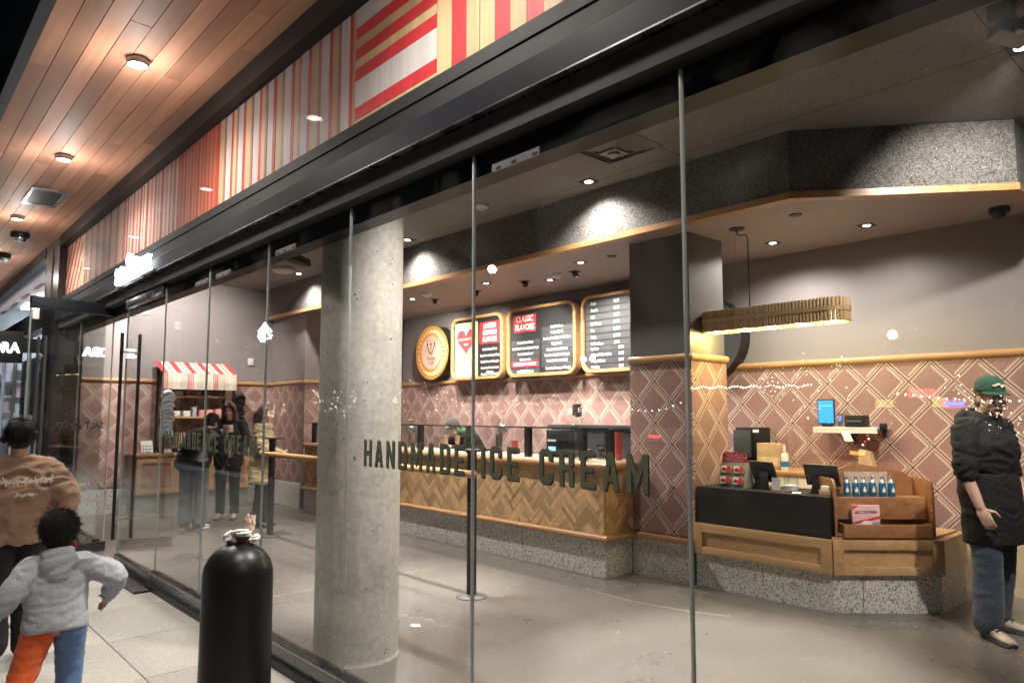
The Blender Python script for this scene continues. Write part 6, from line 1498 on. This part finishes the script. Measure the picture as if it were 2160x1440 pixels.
# --- woman in tan sweatshirt walking away
f = Fig('person seen from behind in a tan sweatshirt with dark pinned up hair', (-5.62, .76, 0), 88, 1.54, dict(sR=(.185, -.01, 1.385), sL=(-.185, -.01, 1.385), eR=(.31, -.06, 1.15), wR=(.28, .10, 1.02), eL=(-.30, -.04, 1.13), wL=(-.27, .10, .98), kR=(.10, .10, .52), aR=(.10, .02, .085), tR=(.12, .2, .03), kL=(-.10, .0, .50), aL=(-.10, -.19, .16), tL=(-.11, -.05, .03), hd=(0, .03, 1.62)), head=(-4, 0))
f.body(M_['skin_tan']); f.top(TANC, 'sweatshirt', 1.32, (1, 1), .05, .024, 1.26, seed=8, voxel=.012, hemw=.20); f.pants(BLACKC, wide=1.30); f.shoes(pbr('boot', (.02, .02, .019), .5), RUB, .06); f.hair(M_['hair_black'], 'bun', seed=4); f.strands(M_['hair_black'], 1500, .05, 4)
k = f.k
def back_print(f, s, x, z, size, mat, y, sh=.3):
    o = text('back_print', s, (x * f.k, y * f.k, z * f.k), (R(90), 0, 0), size * f.k, mat, f.t, .004, local=True, shear=sh, bold=.002); return o
INK = pbr('print_white', (.72, .68, .62), .7)
def scrawl(f, x0, x1, z, amp, y0, mat, n=60, seed=0, r=.0035):
    m = MB(); k = f.k; pts = []
    for i in range(n):
        u = i / (n - 1); x = x0 + (x1 - x0) * u + .012 * math.sin(i * 1.9 + seed); zz = z + amp * math.sin(i * 2.4 + seed) * (.5 + .5 * math.sin(i * .7 + seed)); d = 1 - (x / .262) ** 2
        pts.append((x * k, -(y0 * math.sqrt(max(d, .05))) * k, zz * k))
    m.tube(pts, r * k, 5); m.build('back_print', mat, f.t, local=True)
scrawl(f, -.22, .22, 1.315, .036, .205, INK, 70, 0, .0055); scrawl(f, -.21, .20, 1.305, .028, .206, INK, 60, 2, .0055); scrawl(f, -.03, .08, 1.215, .024, .215, INK, 24, 1, .005); scrawl(f, .02, .20, 1.295, .008, .207, pbr('print_red', (.5, .04, .05), .7), 20, 4, .0025)
# --- running child
f = Fig('person, a running child in grey hoodie with one orange and one blue trouser leg', (-4.10, .74, 0), 86, 1.12, dict(pel=(0, 0, .90), waist=(0, .03, 1.02), chest=(0, .07, 1.20), nb=(0, .07, 1.375), hd=(0, .10, 1.555), sR=(.165, .05, 1.33), sL=(-.165, .05, 1.33), eR=(.385, -.02, 1.19), wR=(.36, .12, 1.02), eL=(-.30, -.05, 1.14), wL=(-.46, .0, .93), hR=(.10, 0, .87), hL=(-.10, 0, .87), kR=(.12, .12, .48), aR=(.12, .05, .10), tR=(.13, .24, .05), kL=(-.21, -.05, .52), aL=(-.36, -.34, .32), tL=(-.38, -.30, .12)), head=(-8, 0))
f.hs = 1.32; f.body(M_['skin_tan'], .007); f.top(GREYH, 'hoodie', 1.22, (1, 1), .02, .015, 1.12, hood=True, seed=5, voxel=.010); f.pants(BLUEP, ORANGEP, wide=1.22, wr=.008); f.shoes(pbr('child_shoe', (.05, .05, .06), .6), M_['white_plastic']); f.hair(M_['hair_black'], 'short', seed=9); f.strands(M_['hair_black'], 2000, .045, 9)
MB().tube([f.hp_(.06, .02, -.09), f.hp_(.085, .0, -.06), f.hp_(.085, .03, -.10)], .01, 6).build('red_scarf', M_['red_print'], f.t, smooth='all', local=True)
# --- customer bending over the cabinet
f = Fig('person in black puffer jacket and cap bending towards the shelves', (-10.27, 3.40, 0), 46, 1.76, dict(pel=(0, -.02, .95), waist=(.0, .05, 1.08), chest=(0, .22, 1.22), nb=(0, .36, 1.33), hd=(0, .48, 1.43), sR=(.19, .31, 1.29), sL=(-.19, .31, 1.29), eR=(.22, .36, 1.0), wR=(.18, .50, .85), eL=(-.23, .32, 1.0), wL=(-.18, .48, .85), kR=(.11, .0, .50), kL=(-.11, .02, .5)), head=(-10, -28))
f.body(M_['skin']); f.top(PUFF, 'puffer_jacket', 1.3, (1, 1), .10, .012, 1.22, seed=11); f.pants(fabric('grey_trousers', (.07, .08, .095), .2), wide=1.2, flare=1.2); f.shoes(WHITES, M_['white_plastic']); f.hair(M_['hair_black'], 'short'); f.cap(BLACKC, peak=pbr('peak_blue', (.12, .28, .55), .5))
# --- red haired woman facing the street
f = Fig('person with long red hair in an open black jacket facing the street', (-11.0, 4.14, 0), -125, 1.74, dict(eR=(.25, .04, 1.14), wR=(.12, .22, 1.05), eL=(-.25, .04, 1.14), wL=(-.12, .22, 1.04)), head=(-6, -10))
f.body(M_['skin_pale'], .007); f.top(BLACKC, 'jacket', 1.15, (1, 1), .12, .010, 1.14, seed=12); f.pants(BLACKC, wide=1.05); f.shoes(CREAMS, RUB); f.hair(M_['hair_red'], 'long')
m = MB(); k = f.k
m.loft([[Vector((x, .175 - abs(x) * .25, z)) * k for x in (-w, -w / 2, 0, w / 2, w)] + [Vector((x, .10, z)) * k for x in (w, 0, -w)] for z, w in ((.93, .10), (1.1, .11), (1.28, .11), (1.42, .07))]); m.build('printed_shirt', pbr('shirt_print', (.42, .30, .24), .8, 0, .8, 14), f.t, smooth='all', local=True)
# --- woman in shaggy tan coat
f = Fig('person in a shaggy tan coat standing at the queue post, side on', (-9.92, 4.20, 0), -34, 1.68, dict(eR=(.25, .06, 1.14), wR=(.16, .30, 1.06), eL=(-.25, .02, 1.12), wL=(-.16, .26, 1.05)), head=(0, -4))
f.body(M_['skin_pale']); f.top(OLIVE, 'shaggy_coat', 1.35, (1, 1), .28, .018, 1.22, seed=14, hemw=.23); f.pants(BLACKC, wide=1.0, flare=1.5); f.shoes(pbr('boot2', (.02, .02, .02), .5), RUB, .05); f.hair(M_['hair_brown'], 'bob')
mb = MB(); b = f.J['nb']; mb.tube([b + Vector((.095 * math.cos(a), .01 + .09 * math.sin(a), -.01)) for a in [2 * math.pi * i / 18 for i in range(18)]], .045, 10, True); remesh(mb, 'fur_collar', fabric('fur', (.55, .43, .22), .3, 1, 70, .5), f.t, .012, 1, .012, 22)
# --- assistant behind the counter
f = Fig('person in grey cap and green neckerchief stooping behind the glass guard', (-8.05, 6.55, 0), 176, 1.72, dict(chest=(0, .10, 1.22), nb=(0, .24, 1.33), hd=(0, .36, 1.40), sR=(.18, .2, 1.28), sL=(-.18, .2, 1.28), eR=(.24, .30, 1.05), wR=(.14, .46, 1.12), eL=(-.24, .30, 1.05), wL=(-.14, .46, 1.12)), head=(8, -38))
f.body(M_['skin']); f.top(BLACKC, 'shirt', 1., (1, 1), 0, .008, 1.0, seed=15); f.pants(BLACKC); f.shoes(BLACKC, RUB); f.hair(M_['hair_black'], 'short'); f.cap(fabric('grey_cap', (.06, .065, .07), .2), emblem=M_['white_print'])
MB().tube([f.J['nb'] + Vector((.075 * math.cos(a), .02 + .075 * math.sin(a), .03)) for a in [2 * math.pi * i / 16 for i in range(16)]], .028, 8, True).build('neckerchief', pbr('kerchief', (.02, .22, .07), .8), f.t, smooth='all', local=True)
# ================================================================ NEIGHBOUR SHOP
NS = thing('neighbour_shop', 'brightly lit white shop with posters beyond the black pier', 'shop', (-18, 2.05, 0))
x0, x1 = -24, -13.06
WHITE = pbr('shop_white', (.74, .75, .77), .5, 0, .03)
MB().box(x0, x1, 1.965, 2.14, 2.92, 3.24).build('header', M_['black_metal'], NS); MB().box(x0, x1, 1.95, 2.14, 4.0, 4.168).build('head_channel', M_['black_satin'], NS)
MB().box(x0, x1, 1.99, 2.08, .001, .12).build('base_rail', M_['black_metal'], NS)
nx = [-13.06, -14.6, -16.1, -17.6, -19.1, -20.6, -22.1, -23.6]
for a, b in zip(nx[1:], nx[:-1]):
    MB().box(a + .004, b - .004, 2.024, 2.036, 3.24, 4.0).build('clerestory_pane', M_['clear_glass'], NS); MB().box(a + .03, b - .03, 2.024, 2.036, .12, 2.92).build('window_pane', M_['clear_glass'], NS)
    MB().box(a - .025, a + .025, 2.0, 2.06, .12, 2.92).build('mullion', M_['grey_metal'], NS)
MB().box(x0, x1, 2.1, 9, -.05, .0).build('floor', WHITE, NS); MB().box(x0, x1, 9.0, 9.1, 0, 4.6).build('rear_wall', WHITE, NS); MB().box(x0, x1, 2.14, 9, 4.5, 4.6).build('shop_ceiling', WHITE, NS); MB().box(-13.06, -13.055, 2.33, 9, 0, 4.5).build('party_wall', WHITE, NS)
LP = emis('shop_panel_light', (.86, .93, 1.0), 12)
for i in range(5): MB().box(-23.5 + i * 2, -22.3 + i * 2, 3.0, 7.5, 4.44, 4.46).build('light_panel', LP, NS)
for i in range(6): MB().box(-23 + i * 1.7, -22.2 + i * 1.7, 2.5, 2.56, 4.2, 4.24).build('track_slot', M_['black_satin'], NS)
# shelving with small white and dark packs behind the glass
MB().box(-24.1, -24, 2.1, 9, 0, 4.5).build('end_wall', WHITE, NS)
PK = [pbr('pack_%d' % i, c, .5) for i, c in enumerate(((.7, .7, .72), (.1, .1, .11), (.6, .35, .35), (.5, .55, .62)))]
for zi in range(6):
    MB().box(-23.98, -23.6, 2.3, 6.5, .35 + zi * .42, .38 + zi * .42).build('display_shelf', WHITE, NS)
    for j in range(14): MB().box(-23.9, -23.7, 2.4 + j * .28, 2.55 + j * .28 + .05 * (j % 3), .381 + zi * .42, .55 + zi * .42 + .04 * ((j * 7 + zi) % 4)).build('pack', PK[(j * 5 + zi * 3) % 4], NS)
SLATE = pbr('poster_slate', (.05, .075, .085), .5, 0, .1); SKINP = pbr('poster_skin', (.62, .36, .27), .6, 0, .12, 5); HAIRP = pbr('poster_hair', (.03, .02, .018), .6)
def portrait(xc, z0, z1, w, yy, label):
    t = thing('window_poster', label, 'poster', (xc, yy, z0), 'posters in the neighbouring shop window')
    MB().box(xc - w / 2, xc + w / 2, yy, yy + .02, z0, z1).build('panel', SLATE, t); zc = z0 + (z1 - z0) * .52; h = z1 - z0
    MB().prism([(xc + w * .20 * math.cos(a), zc + h * .30 * math.sin(a)) for a in [2 * math.pi * i / 24 for i in range(24)]], lambda a, b, d: (a, d, b), yy - .004, yy - .001).build('face_shape', SKINP, t)
    MB().prism([(xc - w * .1 + w * .26 * math.cos(a), zc + h * .12 + h * .30 * math.sin(a)) for a in [R(20 + 180 * i / 14) for i in range(15)]], lambda a, b, d: (a, d, b), yy - .007, yy - .0045).build('hair_shape', HAIRP, t)
    MB().prism([(xc + w * .02 + w * .07 * math.cos(a), zc - h * .13 + h * .015 * math.sin(a)) for a in [2 * math.pi * i / 12 for i in range(12)]], lambda a, b, d: (a, d, b), yy - .007, yy - .0045).build('lip_shape', M_['red_print'], t)
portrait(-15.3, 1.55, 2.55, 1.5, 2.12, 'tall dark poster with half a face in the neighbouring window'); portrait(-13.9, 1.3, 2.5, .7, 2.12, 'narrow dark poster beside the pier in the neighbouring window')
t = thing('window_poster', 'small pink poster low in the neighbouring window', 'poster', (-15.6, 2.12, 1.1), 'posters in the neighbouring shop window'); MB().box(-16.1, -15.0, 2.12, 2.14, 1.12, 1.50).build('panel', pbr('poster_pink', (.72, .50, .45), .6, 0, .15, 4), t); MB().prism([(-15.5 + .2 * math.cos(a), 1.30 + .14 * math.sin(a)) for a in [2 * math.pi * i / 20 for i in range(20)]], lambda a, b, d: (a, d, b), 2.112, 2.119).build('face_shape', SKINP, t)
text('window_lettering', 'SEPHORA', (-15.6, 2.018, 1.55), FACE_STREET, .13, M_['white_print'], NS, .001)
# blade sign fixed to the pier
BS = thing('blade_sign', 'black box sign with glowing white letters hung from the pier', 'sign', (-12.6, 1.9, 2.3))
MB().box(-12.72, -12.56, .84, 1.665, 2.32, 2.78).build('box', M_['black_satin'], BS, bevel=.004); MB().box(-12.68, -12.60, 1.666, 1.958, 2.48, 2.69).build('bracket', M_['black_satin'], BS)
text('letters', 'SEPHORA', (-12.548, 1.25, 2.53), FACE_END, .20, emis('blade_letters', (.92, .96, 1), 9), BS, .006, sx=.86, bold=.005)
# ================================================================ ACROSS THE STREET (seen mirrored in the panes)
BULB = emis('fairy_bulb', (1, .86, .64), 34, False); BULBW = emis('festoon_bulb', (1, .93, .8), 40, False)
BARK = pbr('bark', (.06, .045, .035), .9, 0, .3, 12, .6, 20)
def fairy_tree(x, y, h, label, seed, n=110):
    q = random.Random(seed); t = thing('fairy_lit_tree', label, 'tree', (x, y, -.13), 'bare trees wound with fairy lights')
    MB().tube([(x, y, -.13), (x + .05, y, h * .3), (x, y + .04, h * .5)], [.09, .07, .055], 8).build('trunk', BARK, t, smooth=True)
    br = MB(); bl = MB()
    for i in range(11):
        a = 2 * math.pi * i / 11 + q.uniform(-.3, .3); b = Vector((x, y, h * q.uniform(.34, .52))); d = Vector((math.cos(a), math.sin(a), q.uniform(.5, 1.3))).normalized() * h * q.uniform(.32, .5)
        pts = [b, b + d * .4 + Vector((0, 0, -.03)), b + d * .75, b + d + Vector((q.uniform(-.1, .1), q.uniform(-.1, .1), .05))]; br.tube(pts, [.028, .02, .012, .005], 6)
        for k in range(n // 11):
            u = q.random() ** .7; p = b + d * u + Vector((q.gauss(0, .045), q.gauss(0, .045), q.gauss(0, .05))); s = q.uniform(.006, .016); bl.add([p + Vector(v) * s for v in ((1, 0, 0), (-1, 0, 0), (0, 1, 0), (0, -1, 0), (0, 0, 1), (0, 0, -1))], [(0, 2, 4), (2, 1, 4), (1, 3, 4), (3, 0, 4), (2, 0, 5), (1, 2, 5), (3, 1, 5), (0, 3, 5)])
    br.build('branches', BARK, t, smooth=True); o = bl.build('fairy_lights', BULB, t); o['kind'] = 'stuff'
for i, (x, lb_) in enumerate(((-30.2, 'farthest'), (-23.8, 'sixth'), (-18.7, 'fifth'), (-15.2, 'fourth'), (-12.1, 'third'), (-6.3, 'second'), (-3.1, 'nearest'))):
    fairy_tree(x, -9.0 + .3 * (i % 2), 2.9 + .2 * (i % 3), 'fairy lit bare tree across the street, %s from the camera' % lb_, 40 + i, 100)
for (p, q, n, lb_) in (((-8.7, -9, 2.16), (-6.1, -9, 2.13), 44, 'long string of festoon bulbs across the street'), ((-10.3, -9, 1.7), (-8.8, -9, 1.92), 9, 'short string of large festoon bulbs across the street'), ((-4.6, -9, 1.95), (-1.5, -9, 1.9), 26, 'string of festoon bulbs across the street beside the nearest tree')):
    t = thing('festoon_string', lb_, 'string lights', p); p, q = Vector(p), Vector(q); pts = [p + (q - p) * (i / (n - 1)) + Vector((0, 0, -.12 * math.sin(math.pi * i / (n - 1)) if n < 30 else -.02 * math.sin(i))) for i in range(n)]
    MB().tube(pts, .004, 5).build('cable', M_['black_satin'], t)
    for w in pts: MB().ell(w - Vector((0, 0, .03)), (.016, .016, .018), 8, 5).build('bulb', BULBW, t)
def street_lamp(x, y, z, label, col=(.95, 1, .98), st=60, r=.16):
    t = thing('street_lamp', label, 'street lamp', (x, y, -.13), 'globe street lamps across the street')
    MB().tube([(x, y, -.13), (x, y, .5), (x, y, z - r * 1.4)], [.07, .05, .035], 10).build('post', M_['black_metal'], t, smooth=True)
    MB().ell((x, y, z), (r, r, r), 18, 10).build('globe', emis('globe_%d' % int(abs(x) * 10), col, st, False), t, smooth='all') if r < .15 else MB().lathe([(0, -r * 1.2), (r * .55, -r * 1.15), (r, -r * .3), (r * .95, r * .3), (r * .5, r * 1.0), (r * .18, r * 1.5), (0, r * 1.7)], (x, y, z), 20).build('globe', emis('globe_%d' % int(abs(x) * 10), col, st, False), t, smooth=True)
street_lamp(-16.7, -3.0, 3.50, 'acorn globe street lamp on the near kerb', (1, .97, .93), 26, .17)
street_lamp(-5.7, -12.0, 3.25, 'greenish globe street lamp across the street on the right', (.7, 1, .9), 30, .10)
street_lamp(-12.15, -9.4, 2.96, 'left globe of the pair of street lamps across the street', (.7, 1, .95), 40, .08); street_lamp(-11.85, -9.4, 2.96, 'right globe of the pair of street lamps across the street', (.7, 1, .95), 40, .08)
street_lamp(-11.76, -6.0, 4.75, 'tall cold white street lamp on the far kerb', (.75, .92, 1), 160, .09)
# leafy shrub tree lit by the near lamp
LEAF = pbr('lamp_leaf', (.09, .15, .03), .6, 0, .3, 3)
t = thing('young_street_tree', 'young leafy tree beside the near globe lamp', 'tree', (-16.2, -3.3, -.13)); q = random.Random(5)
MB().tube([(-16.3, -3.2, -.13), (-16.3, -3.2, 1.6), (-16.25, -3.2, 2.7)], [.06, .05, .03], 8).build('trunk', BARK, t, smooth=True)
m = MB()
for i in range(900):
    a, b = q.uniform(0, 6.283), q.gauss(0, .5); r_ = abs(q.gauss(.45, .2)); c = Vector((-16.3 + r_ * math.cos(a) * 1.3, -3.2 + r_ * math.sin(a), 3.05 + b * .5)); u = Vector((q.gauss(0, 1), q.gauss(0, 1), q.gauss(0, .6))).normalized() * .09; v = u.cross(Vector((q.gauss(0, 1), q.gauss(0, 1), q.gauss(0, 1)))).normalized() * .022
    m.add([c - u, c + v, c + u, c - v], [(0, 1, 2, 3)])
o = m.build('crown', LEAF, t); o['kind'] = 'stuff'
# dark row of shops opposite with neon
B = thing('opposite_shops', 'dark low row of shops across the street with small lights and added dim glowing panes', 'building', (-10, -17, -.13))
MB().box(-45, 20, -20, -16.6, -.13, 5.5).build('wall', pbr('dark_brick', (.035, .032, .032), .8), B)
for i, (x, w, z0, z1, c, s) in enumerate(((-7.6, .5, 1.75, 1.95, (1, .72, .15), 4), (-6.25, .35, 1.75, 2.0, (1, .8, .2), 5), (-14.5, 2.2, .6, 1.1, (.9, .75, .5), .25), (-20, 2.5, .5, 1.8, (.8, .85, 1), .2), (-9.5, 1.8, .4, 1.2, (.9, .8, .6), .18), (-2.5, 1.5, .5, 1.6, (1, .85, .6), .2), (-27, 3, .5, 2, (1, .85, .65), .3))):  # wide dim panes are added glow so the mirrored street is not black
    MB().box(x - w / 2, x + w / 2, -16.59, -16.57, z0, z1).build('glow_pane', emis('glow_pane_%d' % i, c, s, False), B)
NR = emis('neon_red', (1, .02, .03), 90, False); NB_ = emis('neon_blue', (.02, .10, 1), 45, False); NP = emis('neon_pink', (1, .1, .6), 12, False)
t = thing('red_neon_sign', 'small red neon sign across the street', 'sign', (-6.65, -16.5, 2.1))
for k, z in enumerate((2.02, 2.08, 2.14, 2.19)):
    for j in range(5): MB().box(-6.98 + j * .13, -6.98 + j * .13 + (.09 if (j + k) % 2 else .12), -16.55, -16.53, z, z + .03).build('tube', NR, t)
t = thing('blue_neon_sign', 'small blue neon sign with a pink outline across the street', 'sign', (-5.9, -16.5, 1.8)); MB().box(-6.13, -5.69, -16.55, -16.53, 1.78, 1.88).build('panel', NB_, t); MB().tube([(-6.18, -16.52, 1.74), (-5.64, -16.52, 1.74), (-5.64, -16.52, 1.92), (-6.18, -16.52, 1.92)], .012, 6, True).build('outline', NP, t)
for (x, z, c) in ((-13.7, .86, (1, .05, .05)), (-7.5, .6, (1, .3, .05))):
    o = MB().box(x - .15, x + .15, -14.5, -14.3, z - .04, z + .04).build('tail_light', emis('tail_%d' % int(-x), c, 20, False)); tag(o, 'small %s vehicle lamp across the street' % ('red' if x < -10 else 'orange'), 'lamp')
